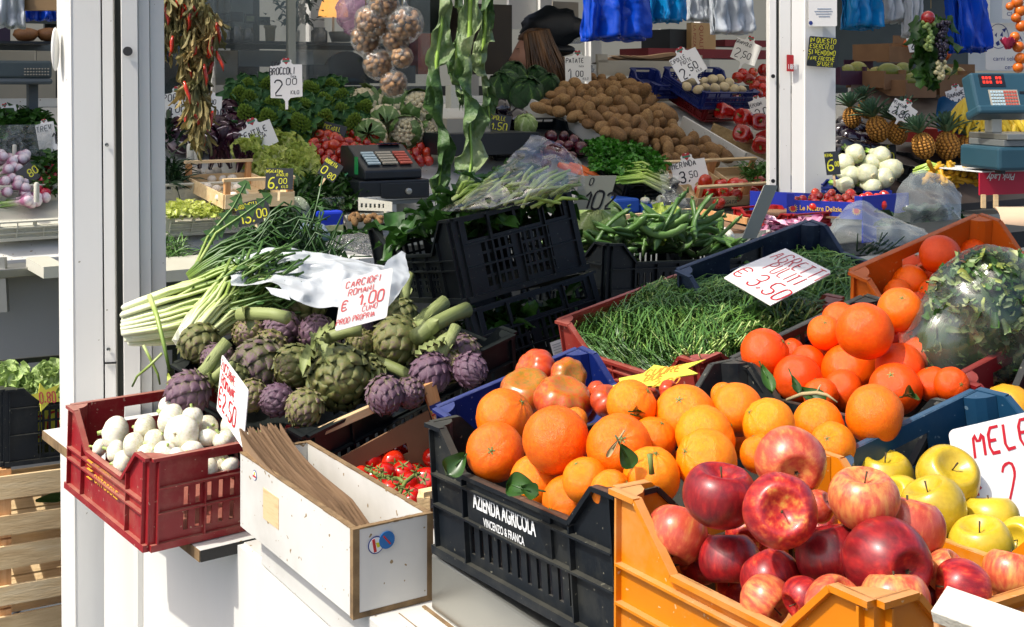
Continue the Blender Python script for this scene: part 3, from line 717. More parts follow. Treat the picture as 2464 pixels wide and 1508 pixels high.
# lettering on the crate ends
def on_wall(M, LA, u, v, off=.0045):
    """point on the outer face of the -x end; u runs from far (left in view) to near (right)"""
    return M @ Vector((-off, LA-u, v))
def wall_axes(M): R = M.to_3x3(); return R @ Vector((0, -1, 0)), R @ Vector((0, 0, 1))
def child_print(parent, M, name, mt, fn):
    mb = MB(); fn(mb); o = mb.build(name, mt, parent); o.matrix_parent_inverse = M.inverted(); return o
ux, uz = wall_axes(aM)
def f_(mb):
    printed(mb, 'AZIENDA AGRICOLA', on_wall(aM, aLA, .125, .094), ux, uz, .029, bold=.03, xs=.56)
    printed(mb, 'VINCENZO & FRANCA', on_wall(aM, aLA, .15, .075), ux, uz, .015, bold=.02, xs=.66)
pl = MB(); p0 = on_wall(aM, aLA, .108, .066, .001); pl.add([on_wall(aM, aLA, a, b, o) for o in (0, .0042) for a, b in ((.108, .066), (.312, .066), (.312, .124), (.108, .124))], [(4, 5, 6, 7), (0, 1, 5, 4), (1, 2, 6, 5), (2, 3, 7, 6), (3, 0, 4, 7)])
o = pl.build('name_panel', C_BLK, azi); o.matrix_parent_inverse = aM.inverted()
child_print(azi, aM, 'lettering', INKW, f_)
ux, uz = wall_axes(oM)
child_print(oni, oM, 'lettering', INKG, lambda mb: (printed(mb, 'ORTOSOLE', on_wall(oM, oLA, .150, .055), ux, uz, .023, bold=.01), printed(mb, 'SOC. AGRICOLA', on_wall(oM, oLA, .155, .083), ux, uz, .011), printed(mb, 's.r.l.', on_wall(oM, oLA, .18, .073), ux, uz, .009)))
def fbasket(mb):
    for k in range(5):
        mb.bar(on_wall(oM, oLA, .115, .055+k*.008), on_wall(oM, oLA, .140, .055+k*.008), .001, .004, up=ux)
    for k in range(5): mb.ball(T(on_wall(oM, oLA, .118+.005*k, .097+.003*(k % 2))) @ SCL(.003), 6, 5)
child_print(oni, oM, 'fruit_emblem', INKG, fbasket)
ux, uz = wall_axes(yM)
child_print(yel, yM, 'lettering', INKN, lambda mb: (printed(mb, 'SOC.', on_wall(yM, yLA, .122, .062), ux, uz, .012, bold=.01), printed(mb, 'AGR.', on_wall(yM, yLA, .122, .046), ux, uz, .012, bold=.01), printed(mb, 'FIORE', on_wall(yM, yLA, .150, .045), ux, uz, .034, bold=.02)))
# ---------------------------------------------------------------- fruit heaps
ORD = ['first', 'second', 'third', 'fourth', 'fifth', 'sixth', 'seventh', 'eighth', 'ninth', 'tenth', 'eleventh', 'twelfth', 'thirteenth']
ROWN = ['nearest', 'second', 'third', 'fourth', 'fifth', 'sixth', 'seventh']
def rowlabels(items, rows, fmt):
    idx = sorted(range(len(items)), key=lambda i: -items[i][1]); n = len(items); out = {}
    per = math.ceil(n/rows)
    for k in range(rows):
        ch = sorted(idx[k*per:(k+1)*per], key=lambda i: items[i][0])
        for j, i in enumerate(ch): out[i] = fmt.format(ORD[j], ROWN[k] if k < len(ROWN) else 'rear')
    return [out[i] for i in range(n)]
PLACED = []
def heap(M, H, items, kinds, fmt=None, rows=4, lift=.02, group=None, push=.93, own=None, walls=True, wy=.9, grow=1):
    """items: (px, py, diameter px, {options}); rests each fruit on the heap's surface, never inside its neighbours"""
    z = (M.to_3x3() @ Vector((0, 0, 1))).normalized(); p0 = M @ Vector((0, 0, H+lift)); o = Vector((0, 0, CZ))
    items = [tuple(i)+({},) if len(i) == 3 else i for i in items]
    labs = rowlabels(items, rows, fmt) if fmt else [None]*len(items)
    local = []; Mi = M.inverted()
    for i in sorted(range(len(items)), key=lambda i: -(items[i][1]+items[i][3].get('fr', -400 if items[i][3].get('up', 0) <= -.04 else 0))):
        px, py, dm, op = items[i]; dm *= grow
        v = P(px, py, 1.0)-o; t = z.dot(p0+z*op.get('up', 0)-o)/z.dot(v)
        t += op.get('dd', 0)
        for _ in range(80):
            r = dm/2*t/F; c = o+v*t
            e_ = Mi @ c
            if (not walls or (e_.x > r*.9 and e_.y > r*wy)) and all((c-q).length > (r+s)*push for q, s in local): break
            t += .005
        local.append((c, r))
        k = kinds[op.get('k', RN.randrange(len(kinds)))]
        ax = op.get('ax')
        if ax is None: ax = (rnd(-.8, .8), rnd(-.3, 1), rnd(-.3, .6))
        rot = align(Vector((ax[0], -ax[2], ax[1])), rnd(0, 360))
        k.put(T(c) @ rot @ SCL(r*op.get('s', 1)), op.get('l') or labs[i], group)
    PLACED.extend(local)
    return local
def KO(i, m=ORANGE, rough=1.0):
    a, b = orange_mesh(i, m, rough); return Kind('orange', [('peel', a), ('calyx', b)], 'orange', 'oranges in the black crates')
KOR = [KO(i) for i in range(1, 6)]
KCD = []
for i in range(6, 10):
    a, b = orange_mesh(i, CITRUS_DEEP, .7); KCD.append(Kind('orange', [('peel', a), ('calyx', b)], 'orange', 'oranges in the black crates'))
def KA(i, m):
    a, b, c = apple_mesh(i, m); return Kind('apple', [('skin', a), ('stalk', b), ('calyx', c)], 'apple')
KAR = [KA(i, APR) for i in (1, 2, 3)]; KAS = [KA(i, APS) for i in (4, 5)]; KAY = [KA(i, APY) for i in (6, 7)]
KAP = KAR+KAS+KAY
A_ = 'apple in the yellow crate'
heap(yM, .20, [
 (1733, 1192, 178, dict(k=0, ax=(0.1, 1, .05), up=.02, l='large plain dark red apple with pale dots, highest at the left of the apple crate')),
 (1630, 1287, 148, dict(k=4, ax=(.3, .8, -.5), l='blotched orange and yellow apple in the left corner of the yellow crate')),
 (1904, 1115, 172, dict(k=3, ax=(0, .1, -1), up=.035, l='peachy yellow apple with its blossom end forward, rearmost beside the oranges')),
 (1878, 1229, 178, dict(k=1, ax=(-.1, .35, 1), up=.03, l='red apple turned so its deep stalk hollow faces forward, left of centre')),
 (1971, 1218, 80, dict(k=3, l='small pale apple wedged behind the red apple with the deep stalk hollow')),
 (2079, 1200, 168, dict(k=3, ax=(0, 1, .1), up=.03, l='yellow apple with thin red stripes standing in front of the yellow apples')),
 (2178, 1272, 182, dict(k=4, ax=(.2, .9, -.2), up=.0, fr=-75, l='streaky pinkish red apple below the yellow apples')),
 (2000, 1334, 172, dict(k=2, fr=40, ax=(.2, -1, .3), up=.0, l='dark red apple in the centre, left of the largest glossy one')),
 (2137, 1355, 208, dict(k=1, fr=70, ax=(-.35, -.1, -1), up=.03, l='largest glossy red apple with its blossom end turned to the front')),
 (1855, 1390, 150, dict(k=2, ax=(.3, -.6, .5), l='dark red apple with a yellow cheek low in the crate front')),
 (1755, 1345, 150, dict(k=2, up=-.02, ax=(0, -.8, .3), l='shaded dark red apple beneath the large plain dark red apple')),
 (1840, 1445, 125, dict(k=4, up=-.02, l='orange striped apple peeping over the front rim of the yellow crate')),
 (2155, 1445, 165, dict(k=3, ax=(0, .8, -.3), up=-.02, l='pale peachy apple against the corner post of the yellow crate')),
 (2008, 1462, 150, dict(k=4, l='pink red apple lowest at the front rim of the yellow crate')),
 (2280, 1380, 112, dict(k=4, up=-.02, l='small orange pink apple behind the red and green one on the right')),
 (2318, 1418, 140, dict(k=1, ax=(-.9, .1, -.1), l='red apple with a yellow green end on the right of the crate')),
 (2432, 1380, 135, dict(k=3, l='striped pale apple at the right edge by the crate rim')),
 (1935, 1440, 110, dict(k=2, up=-.05, l='deep red apple in shadow between the front apples')),
 (2080, 1440, 80, dict(k=4, up=-.05, l='small orange apple tucked under the largest glossy one')),
 (2400, 1460, 100, dict(k=4, up=-.05, l='orange red apple behind the white wooden slat')), (1690, 1345, 120, dict(k=0, up=-.06, l='dark apple glimpsed low at the left wall of the yellow crate')), (1800, 1290, 110, dict(k=2, up=-.06, l='apple hidden in the dark gap below the two highest red apples')), (1790, 1410, 130, dict(k=1, up=-.05, l='red apple low behind the dusty front rim')), (1960, 1250, 110, dict(k=2, up=-.06, l='dark apple in the gap beside the small pale apple')), (2240, 1440, 110, dict(k=1, up=-.04, l='red apple between the corner post and the white slat')),
 ], KAP, lift=.012, push=.88, group='apples in the yellow crate')
heap(bM, .20, [
 (2128, 1150, 142, dict(k=0, ax=(0, 1, .1), l='yellow apple at the left end of the teal crate, half hidden behind the striped apple')),
 (2280, 1148, 150, dict(k=1, ax=(.1, .8, .75), up=.05, l='greenish yellow apple showing its stalk, highest in the teal crate')),
 (2248, 1222, 155, dict(k=0, ax=(-.4, .9, .0), up=.03, l='plain yellow apple just below the one showing its stalk')),
 (2385, 1248, 132, dict(k=1, ax=(0, 1, -.3), l='yellow apple with a small dark sticker by the price card')),
 (2362, 1316, 152, dict(k=0, ax=(-.2, 1, .1), l='yellow apple with a dark stalk end, lowest in the teal crate')),
 (2458, 1300, 112, dict(k=1, l='yellow apple cut off by the right edge of the picture')),
 (2215, 1300, 90, dict(k=0, up=-.08, l='yellow apple mostly hidden under the others in the teal crate')),
 (2170, 1200, 110, dict(k=1, up=.0, l='yellow apple behind the striped pale apple')), (2320, 1230, 100, dict(k=0, up=-.06, l='yellow apple low between two others in the teal crate'))], KAY, lift=-.05, group='yellow apples in the teal crate', walls=False)
heap(aM, .185, [
 (1192, 1087, 142, dict(ax=(-.15, .35, 1), l='orange with creases round its stalk scar at the left corner of the lettered crate')),
 (1338, 1058, 162, dict(up=.02, ax=(-.1, -.15, -1), l='large smooth yellow orange with its navel facing forward')),
 (1490, 1077, 160, dict(up=.02, ax=(0, .6, 1), l='orange with a dry twig and dark leaf hanging from its stalk')),
 (1648, 1000, 150, dict(up=.05, l='smooth orange standing highest in the lettered crate')),
 (1214, 1005, 142, dict(up=.02)), (1290, 1160, 132, {}), (1370, 1208, 132, {}), (1408, 1155, 112, dict(up=-.02)), (1470, 1180, 98, {}),
 (1568, 1146, 138, dict(ax=(.1, 1, .4), l='flattened orange with an upright green stalk beside the yellow crate')),
 (1572, 1058, 112, {}), (1697, 1052, 152, {}), (1700, 1108, 152, {}), (1520, 975, 124, dict(up=.02)), (1775, 985, 128, dict(up=.03)), (1850, 1022, 130, {}),
 (1830, 1092, 100, {}), (1970, 1022, 126, {}), (2104, 997, 144, dict(up=.02, l='yellowish orange against the teal crate wall at the far right')),
 (2004, 1070, 108, {}), (1740, 950, 60, {}), (1385, 1010, 60, dict(up=-.04)), (1300, 1115, 60, dict(up=-.05)), (1600, 1100, 60, dict(up=-.05)), (1900, 1070, 90, dict(up=-.05)), (1780, 1060, 90, dict(up=-.05)),
 ], KOR, 'orange in the lettered black crate, {} from the left in its {} row', 5, lift=.022, wy=.2)
heap(cM, .18, [
 (1841, 850, 120, dict(ax=(.6, .5, .3), up=.02, l='round orange at the left end of the rear black crate, lit from the left')), (1943, 872, 84, {}), (1920, 911, 116, {}),
 (2081, 797, 136, dict(up=.06, fr=100, ax=(.1, .0, -1), l='big deep orange fruit with scuffed skin on top of the rear crate')), (2025, 772, 96, {}), (2166, 745, 108, dict(up=.05)), (2012, 848, 86, {}), (2043, 893, 132, {}),
 (2029, 940, 102, {}), (2166, 884, 118, {}), (2154, 936, 126, {}), (2222, 806, 108, dict(up=.02)), (2150, 838, 96, {}), (2245, 925, 88, {}), (2290, 925, 84, {}), (2100, 900, 80, dict(up=-.05)), (1985, 900, 70, dict(up=-.05)), (2220, 870, 90, dict(up=-.04)), (2125, 775, 80, {}), (1985, 800, 84, {}), (1900, 850, 76, {}), (2100, 850, 90, {}), (1975, 950, 84, {}), (2205, 770, 80, {}), (2110, 960, 70, {}), (2215, 850, 84, {})],
 KCD, 'deep orange fruit in the rear black crate, {} from the left in its {} row', 4, lift=.01, wy=.2)
heap(gM, .18, [
 (2262, 613, 98, dict(up=.05, ax=(-.3, -.9, .4), l='dark shaded tangerine standing highest in the orange crate')), (2187, 680, 90, {}), (2235, 668, 86, dict(up=.01)), (2250, 711, 84, {}), (2293, 678, 78, {}), (2312, 640, 76, {}), (2343, 612, 74, {}), (2390, 640, 78, dict(up=.0)), (2200, 640, 60, {}), (2160, 705, 70, {}), (2210, 735, 70, {}), (2280, 745, 70, {}), (2330, 690, 80, {})],
 KCD, 'shaded tangerine in the orange crate, {} from the left in its {} row', 2, lift=-.06, group='tangerines in the orange crate')
LEM = MB(); LEM.lathe([(0, -1.15), (.12, -1.1), (.3, -.95), (.7, -.65), (.95, -.2), (.95, .25), (.7, .7), (.3, .98), (.14, 1.12), (0, 1.15)], 20)
o = LEM.build('lemon', mat('lemon_peel', ['#c88c10', '#d8a018'], rough=.35, bump=.3, bs=200), None, T(P(2425, 990, 1.78)) @ RY(70) @ SCL(.04), True, 'yellow lemon under the rim of the dark red crate', 'lemon')
# ribbed tomatoes
KOX = [Kind('tomato', [(None, tomato_mesh(i, OXT, .74, 7+i % 3, .11, False)[0])], 'tomato', 'ribbed tomatoes in the blue crate') for i in range(1, 6)]
heap(tM, .13, [
 (1289, 889, 100, dict(ax=(-.6, .5, .4), up=.02, l='brownish red ribbed tomato highest at the back of the blue crate')), (1270, 942, 124, dict(ax=(-.1, 1, .5), l='flat red ribbed tomato at the left of the blue crate')),
 (1366, 907, 86, dict(ax=(.4, .4, .9), up=.03, l='orange and green ribbed tomato leaning on the others')), (1355, 962, 132, dict(ax=(.2, .9, .3), l='wide reddish brown ribbed tomato in front, split by deep folds')),
 (1434, 944, 54, dict(l='small greenish tomato beside the yellow star card')), (1463, 968, 84, dict(fr=-30, ax=(.5, .7, .4), l='orange red ribbed tomato under the yellow star card')), (1610, 940, 52, dict(l='tomato glimpsed through the black crate rim')), (1560, 955, 60, dict(up=-.05, l='red tomato just right of the yellow star card')), (1410, 985, 60, dict(up=-.05, l='dark ribbed tomato low behind the oranges')), (1315, 975, 60, dict(up=-.05, l='ribbed tomato wedged low between two larger ones'))],
 KOX, lift=.04, walls=False, grow=1.1)
# white onions
KON = []
for i in range(1, 5):
    a, b, c = onion_mesh(i); KON.append(Kind('onion', [('bulb', a), ('shoot', b), ('roots', c)], 'onion', 'white onions in the red crate'))
heap(oM, .165, [(278, 1041, 82, dict(ax=(-.9, .1, .2))), (349, 1030, 64, {}), (323, 1071, 62, dict(ax=(.9, .2, .1))), (375, 1060, 60, dict(ax=(.6, .6, .2))), (437, 1043, 84, dict(ax=(.2, -.2, -1), up=.02, l='large white onion on top with its root end facing forward')), (409, 1006, 70, dict(up=.03, ax=(-.8, .5, .1))), (405, 978, 46, dict(up=.03)), (462, 1004, 52, dict(ax=(0, 1, .1), up=.03, l='greenish onion standing upright at the back of the red crate')), (499, 1028, 56, {}), (556, 1028, 62, dict(ax=(.9, .3, 0))), (499, 1052, 50, {}), (537, 1058, 52, {}), (574, 1052, 48, {}), (278, 1085, 52, dict(ax=(-.9, .3, .3))), (240, 1077, 42, dict(ax=(-1, .2, 0))), (297, 1113, 62, dict(ax=(-1, 0, .2))), (398, 1085, 52, {}), (357, 1094, 56, {}), (340, 1110, 50, {}), (525, 1115, 56, {}), (500, 1125, 50, {}), (552, 1122, 50, {}), (460, 1090, 60, {}), (430, 1100, 50, {}), (600, 1060, 44, {}), (630, 1065, 44, {})],
 KON, 'white onion in the red crate, {} from the left in its {} row', 3, lift=-.002, push=.8, grow=1.02)
# cherry tomatoes on the vine
VT = [tomato_mesh(i) for i in (11, 12, 13)]
KVT = [Kind('tomato', [('skin', a), ('calyx', b)], 'tomato', 'vine tomatoes in the wooden crate') for a, b in VT]
fr = frame(P(940, 1260, 2.12), dirz(32), dirz(122)) @ T((-.5, -.5, 0))
heap(fr, .0, [(890, 1109, 50, dict(ax=(-.1, .8, -.3), l='upright red vine tomato at the left back of the wooden crate')), (944, 1113, 49, dict(ax=(.3, .2, .9))), (1008, 1111, 56, dict(l='largest vine tomato, back right against the cardboard')), (957, 1086, 40, {}), (978, 1104, 38, {}), (925, 1141, 44, dict(ax=(-.5, .7, .5))), (970, 1139, 46, {}), (1027, 1160, 54, {}), (940, 1180, 42, {}), (982, 1165, 44, {}), (918, 1172, 38, {}), (989, 1203, 47, {}), (869, 1140, 30, {}), (1040, 1100, 36, {}), (1012, 1190, 40, dict(up=-.02)), (900, 1150, 40, dict(up=-.02)), (955, 1155, 40, dict(up=-.03)), (1000, 1140, 40, dict(up=-.03))],
 KVT, 'red vine tomato in the wooden crate, {} from the left in its {} row', 4, lift=.035, grow=1.3, push=.8)
mb = MB()
def vine(pts, d0):
    q = [P(x, y, d) for x, y, d in pts]; mb.tube(q, [.0035]*len(q), 6)
vine([(880, 1128, 2.17), (905, 1140, 2.13), (935, 1150, 2.10), (962, 1152, 2.08), (970, 1160, 2.06)], 0)
vine([(955, 1205, 2.0), (965, 1180, 2.02), (975, 1160, 2.04), (995, 1145, 2.06), (1010, 1138, 2.08)], 0)
for (x, y, d) in ((893, 1125, 2.12), (920, 1135, 2.1), (942, 1148, 2.08), (1000, 1137, 2.05), (958, 1168, 2.02), (982, 1180, 2.0), (962, 1200, 1.99), (915, 1150, 2.09)):
    for k in range(5):
        a = rad(72*k); mb.tube([P(x, y, d), P(x, y, d)+Vector((math.cos(a)*.009, -.004, math.sin(a)*.009))], [.0022, .0008], 4)
mb.build('tomato_vine', CALYX, None, None, True, 'green stalk of the vine tomatoes lying across them', 'vine')
# artichokes
KAT = []
for i, op in ((1, .0), (2, .4), (3, .15)):
    me = artichoke_mesh(i, op); st = MB()
    st.tube([(0, 0, -.7), (.02, 0, -1.2), (.05, .03, -1.9), (.02, 0, -2.6)], [.34, .27, .25, .27], 10, None, None, 0)
    for k in range(2): leaf(st, T((0, 0, -1.1)) @ RZm(k*170+30) @ RY(60), .8, .45, .3, .15, .5, 5, 4, .8)
    KAT.append((me, st.mesh('stalk', STALK), artichoke_mesh(i+5, op, ARTG), Kind('artichoke', [('head', me)], 'artichoke'), None))
KA_ = {(c, s): [Kind('artichoke', [('head', q[0] if c == 'p' else q[2])]+([('stalk', q[1])] if s else []), 'artichoke', 'artichokes in the black crate') for q in KAT] for c in 'pg' for s in (0, 1)}
V_ = lambda x, y, z: (x, y, z)
zk = (kM.to_3x3() @ Vector((0, 0, 1)))
ARTS = [(542, 750, 98, 'p', (-.75, .1, .3), 1, 'purple artichoke upper left with its pale stalk pointing right'), (481, 823, 92, 'g', (-.3, -.6, .8), 0, 'green brown artichoke at the left end over the crate rim'),
 (615, 718, 66, 'p', (.1, .6, .5), 0, 'pale artichoke tucked under the plastic sheet'), (600, 804, 74, 'g', (-.2, .3, .9), 0, 'green artichoke between the two left purple ones'), (623, 877, 118, 'p', (-.2, -.7, .75), 0, 'big purple green artichoke left of centre, its tip pointing down'),
 (454, 944, 98, 'p', (-.55, -.75, .4), 1, 'artichoke hanging over the red onion crate, stalk up to the right'), (730, 743, 98, 'g', (-.45, .5, .6), 1, 'brownish artichoke at the top beside the price card'), (680, 793, 86, 'p', (-.5, .1, .8), 0, 'rosy purple artichoke above the big one in the middle'),
 (711, 881, 98, 'g', (-.55, -.1, .85), 1, 'dark artichoke in the middle left of the open one'), (818, 908, 146, 'g', (.05, .1, 1), 0, 'largest green artichoke opened wide and facing forward'), (784, 835, 68, 'p', (.1, .8, .3), 0, 'smooth purple artichoke under the price card'),
 (957, 820, 114, 'g', (-.65, -.45, .7), 1, 'olive green artichoke right of the card with two thick stalks'), (965, 758, 76, 'g', (-.1, -.6, .5), 1, 'green artichoke with a cut stalk standing up by the card corner'), (668, 962, 74, 'p', (-.6, .1, .9), 0, 'small dark purple artichoke at the front'),
 (734, 979, 84, 'g', (-.3, -.5, .8), 0, 'grey green artichoke at the front rim under the largest one'), (1037, 896, 90, 'p', (-.35, -.6, .5), 1, 'purple artichoke on the right with a short cut stalk'), (1114, 846, 78, 'p', (-.1, -.3, .3), 0, 'shaded artichoke in the right corner of its crate'),
 (1130, 889, 76, 'p', (.5, -.3, .7), 0, 'small pink purple artichoke against the right rim'), (926, 948, 84, 'p', (.1, -.5, .7), 0, 'dark artichoke in shadow below the price card'), (525, 865, 74, 'p', (-.3, .2, .8), 0, 'purple artichoke half hidden above the courgette card'),
 (560, 915, 80, 'g', (-.3, -.2, .8), 0, 'artichoke behind the courgette price card'), (860, 790, 70, 'p', (.2, .5, .5), 0, 'artichoke hidden behind the price card'), (1060, 830, 70, 'g', (0, .4, .5), 0, 'green artichoke in shade between the two stalks'), (870, 830, 70, 'g', (0, .4, .5), 0, 'green artichoke under the stalk by the card foot'), (580, 760, 70, 'g', (0, .4, .5), 0, 'green artichoke under the long pale stalk'), (650, 835, 80, 'g', (-.2, .1, .8), 0, 'artichoke wedged between the rosy and the big purple green one'), (760, 800, 78, 'p', (.1, .5, .7), 0, 'purple artichoke left of the card foot'), (885, 905, 84, 'g', (.3, .1, .8), 0, 'green artichoke right of the largest one'), (1080, 880, 76, 'g', (.2, .2, .8), 0, 'green artichoke between the two right hand purple ones'), (985, 945, 70, 'p', (.1, .1, .8), 0, 'shaded artichoke at the right front rim'), (605, 950, 72, 'g', (-.2, -.2, .9), 0, 'artichoke at the front rim left of the small dark one')]
its = []
def heap_art():
    z = zk; o = Vector((0, 0, CZ)); p0 = kM @ Vector((0, 0, .17+.02)); local = []
    for px, py, dm, kd, ax, st, lb in sorted(ARTS, key=lambda a: -a[1]):
        v = P(px, py, 1.0)-o; t = z.dot(p0-o)/z.dot(v)+.0
        for _ in range(60):
            r = dm/2*t/F; c = o+v*t
            if all((c-q).length > (r+s)*.86 for q, s in local): break
            t += .006
        local.append((c, r))
        w = Vector((ax[0], -ax[2], ax[1]))
        k = KA_[(kd, st)][1 if dm > 140 else RN.choice((0, 2))]
        ob = k.put(T(c) @ align(w, rnd(0, 360)) @ SCL(r*1.17), lb)
    return local
ARTP = heap_art()
# loose stalks seen lying over the artichokes
mb = MB()
def stalk(a, b, w0, w1, d0, d1, name='artichoke_stalk', lb=''):
    m = MB(); p, q = P(*a, d0), P(*b, d1); mid = (p+q)/2+Vector((0, 0, .004)); v = q-p; L = v.length
    pts = [(0, 0, 0), (.003, .004, L*.35), (.0, .006, L*.7), (.002, 0, L)]
    m.tube(pts, [w0, (w0+w1)/2, w1*.96, w1*1.08], 12, None, None, 0)
    for k in range(3): leaf(m, T((0, 0, L*.06)) @ RZm(k*120+20) @ RY(-62), w0*3.2, w0*2, .5, .2, .6, 5, 4, .8)
    m.build(name, STALK, None, T(p) @ align(v), True, lb, 'artichoke stalk', 'cut artichoke stalks')
stalk((575, 757), (690, 765), .013, .012, 2.42, 2.36, lb='long pale artichoke stalk pointing right at the upper left')
stalk((1000, 812), (1125, 745), .017, .0155, 2.5, 2.62, lb='thick green artichoke stalk rising to the right of the card')
stalk((1035, 860), (1088, 812), .0155, .014, 2.5, 2.5, lb='short thick artichoke stalk beside the purple right hand artichoke')
stalk((760, 825), (870, 795), .013, .012, 2.5, 2.5, lb='artichoke stalk lying under the price card')
stalk((850, 850), (1000, 915), .013, .012, 2.55, 2.5, lb='artichoke stalk sloping down beneath the olive green artichoke')
stalk((500, 925), (560, 880), .010, .009, 2.42, 2.4, lb='thin artichoke stalk behind the courgette price card')
# ---------------------------------------------------------------- cards
def rrect(w, h, r=.06, n=4, wob=0):
    p = []
    for cx, cy, a0 in ((w-r, h-r, 0), (r, h-r, 90), (r, r, 180), (w-r, r, 270)):
        for k in range(n+1): a = rad(a0+90*k/n); p.append((cx+r*math.cos(a), cy+r*math.sin(a)))
    return p
def card(name, label, TL, TR, BL, mt, ink, lines, lw=.006, poly=None, extra=None, group='price cards', cat='price card', th=.0018, jit=.2, lname='lettering', stem=None):
    ex, ey = TR-TL, TL-BL; W, H = ex.length, ey.length; ux, uy = ex.normalized(), ey.normalized(); n = ux.cross(uy).normalized(); o = BL
    poly = poly or rrect(W/H, 1, .05)
    vy = n.cross(ux); M0 = Matrix((ux, vy, n)).transposed().to_4x4(); M0.translation = o; KS = Matrix(((1, uy.dot(ux), 0, 0), (0, uy.dot(vy), 0, 0), (0, 0, 1, 0), (0, 0, 0, 1)))
    b = MB(); b.prism([(x*H, y*H) for x, y in poly], th, T((0, 0, -th)))
    if stem: b.box(stem*H-.006, stem*H+.006, -stem_len(H), 0.02, -th*.8, -th*.2)
    root = empty(name, M0, label, cat, group)
    b.v = [tuple(KS @ Vector(q)) for q in b.v]; b.build('card', mt, root)
    if lines:
        l = MB(); Z = Vector((0, 0, 1))
        for k, ln in enumerate(lines):
            t, x, y, h = ln[:4]; op = ln[4] if len(ln) > 4 else {}
            q = MB(); strokes(q, t, Vector((0, 0, 0)), Vector((W, 0, 0)), Vector((0, H, 0)), Z, x, y, h, op.get('wf', .75), op.get('lw', lw), jit, op.get('slant', 0.05), op.get('rot', 0))
            l.add(q.v, q.f, KS, t=0.0)
        l.build(lname, ink, root)
    if extra: extra(root, W, H)
    return root
def stem_len(H): return H*.25
card('price_card', 'white card reading CARCIOFI ROMANI in faded red among the artichokes', P(826, 672, 2.44), P(946, 643, 2.50), P(806, 797, 2.36), PAPERW, INKR2,
 [('CARCIOFI', .07, .80, .13, dict(rot=-1)), ('ROMANI', .14, .63, .12), ('€', .05, .36, .2, dict(lw=.003)), ('1,00', .36, .38, .22, dict(lw=.005)), ('CUNO', .45, .25, .1, dict(lw=.0015)), ('PROD PROPRIA', .0, .10, .105, dict(lw=.004, wf=.62))], lw=.0035)
card('price_card', 'tall pink white card reading ZUCCHINE ROMANE stuck in the onion crate', P(534, 852, 2.30), P(597, 938, 2.20), P(521, 985, 2.26), PAPERW, INKR,
 [('ZUCCHINE', .03, .76, .17, dict(wf=.55, lw=.0028)), ('ROMANE', .1, .52, .19, dict(wf=.62, lw=.003)), ('€2,50', .05, .12, .32, dict(wf=.62, lw=.004))], lw=.003)
card('price_card', 'white card reading AGRETTI PULITI lying on the navy crate', P(1890, 597, 2.56), P(1986, 645, 2.43), P(1742, 668, 2.42), PAPERW, INKR,
 [('AGRETTI', .03, .70, .24, dict(wf=.5, lw=.003)), ('PULITI', .16, .46, .22, dict(wf=.5, lw=.003)), ('€', .0, .12, .25, dict(lw=.004)), ('3,50', .26, .10, .28, dict(wf=.6, lw=.0045))], poly=[(0, 1), (.75, 1), (.8, .95), (.8, 0), (.3, 0), (.0, .0), (-.05, .3)], lw=.003)
card('price_card', 'large white card reading MELE leaning behind the yellow apples', P(2283, 1035, 1.58), P(2560, 970, 1.70), P(2330, 1300, 1.44), PAPERW, INKR,
 [('MELE', .22, .68, .25, dict(wf=.72, lw=.0055, slant=.1)), ('€', .08, .2, .22, dict(lw=.005, wf=.7, slant=.2)), ('2,00', .42, .10, .42, dict(wf=.5, lw=.005, slant=.15))], lw=.005, jit=.3)
def starpoly(n, r0, r1, cx=.5, cy=.5, sx=1.0):
    return [(cx+sx*(r1 if k % 2 else r0)*math.cos(PI*k/n+.3), cy+(r1 if k % 2 else r0)*math.sin(PI*k/n+.3)) for k in range(2*n)]
INKO = mat('orange_marker', ['#d89c2c', '#d88428'], rrand=0)
card('price_card', 'yellow star shaped card lying on the ribbed tomatoes', P(1490, 885, 2.10), P(1605, 870, 2.13), P(1440, 958, 2.0), YELCARD, INKO, [('CUORE', .55, .58, .2, dict(wf=.6)), ('BUE', .6, .38, .18, dict(wf=.6)), ('2,00', .8, .12, .22, dict(wf=.6))], poly=[(0, .35), (.2, .42), (.12, .62), (.5, .68), (.6, .95), (.9, .78), (1.5, .9), (1.25, .65), (1.5, .4), (1.15, .38), (1.1, .1), (.75, .2), (.4, -.02), (.38, .2)], lw=.003)
card('price_card', 'grey backed card standing askew behind the navy crate', P(1840, 444, 3.1), P(1897, 447, 3.2), P(1785, 574, 3.0), SHADEC, INKB, [], poly=rrect(.42, 1, .04))
card('price_card', 'grey green card with black figures standing beside the carrots', P(1398, 423, 3.4), P(1487, 422, 3.42), P(1375, 505, 3.4), SHADEC, INKB, [('102', .3, .02, .5, dict(wf=.75, lw=.006)), ('O', .3, .72, .2, dict(lw=.003))], poly=rrect(1.05, 1, .02))
card('price_card', 'small white card with red lettering ending DORI behind the orange crate', P(2290, 712, 3.0), P(2440, 722, 3.05), P(2290, 775, 3.0), PAPERW, INKR, [('POMODORI', .2, .42, .4, dict(wf=.6))], lw=.004)
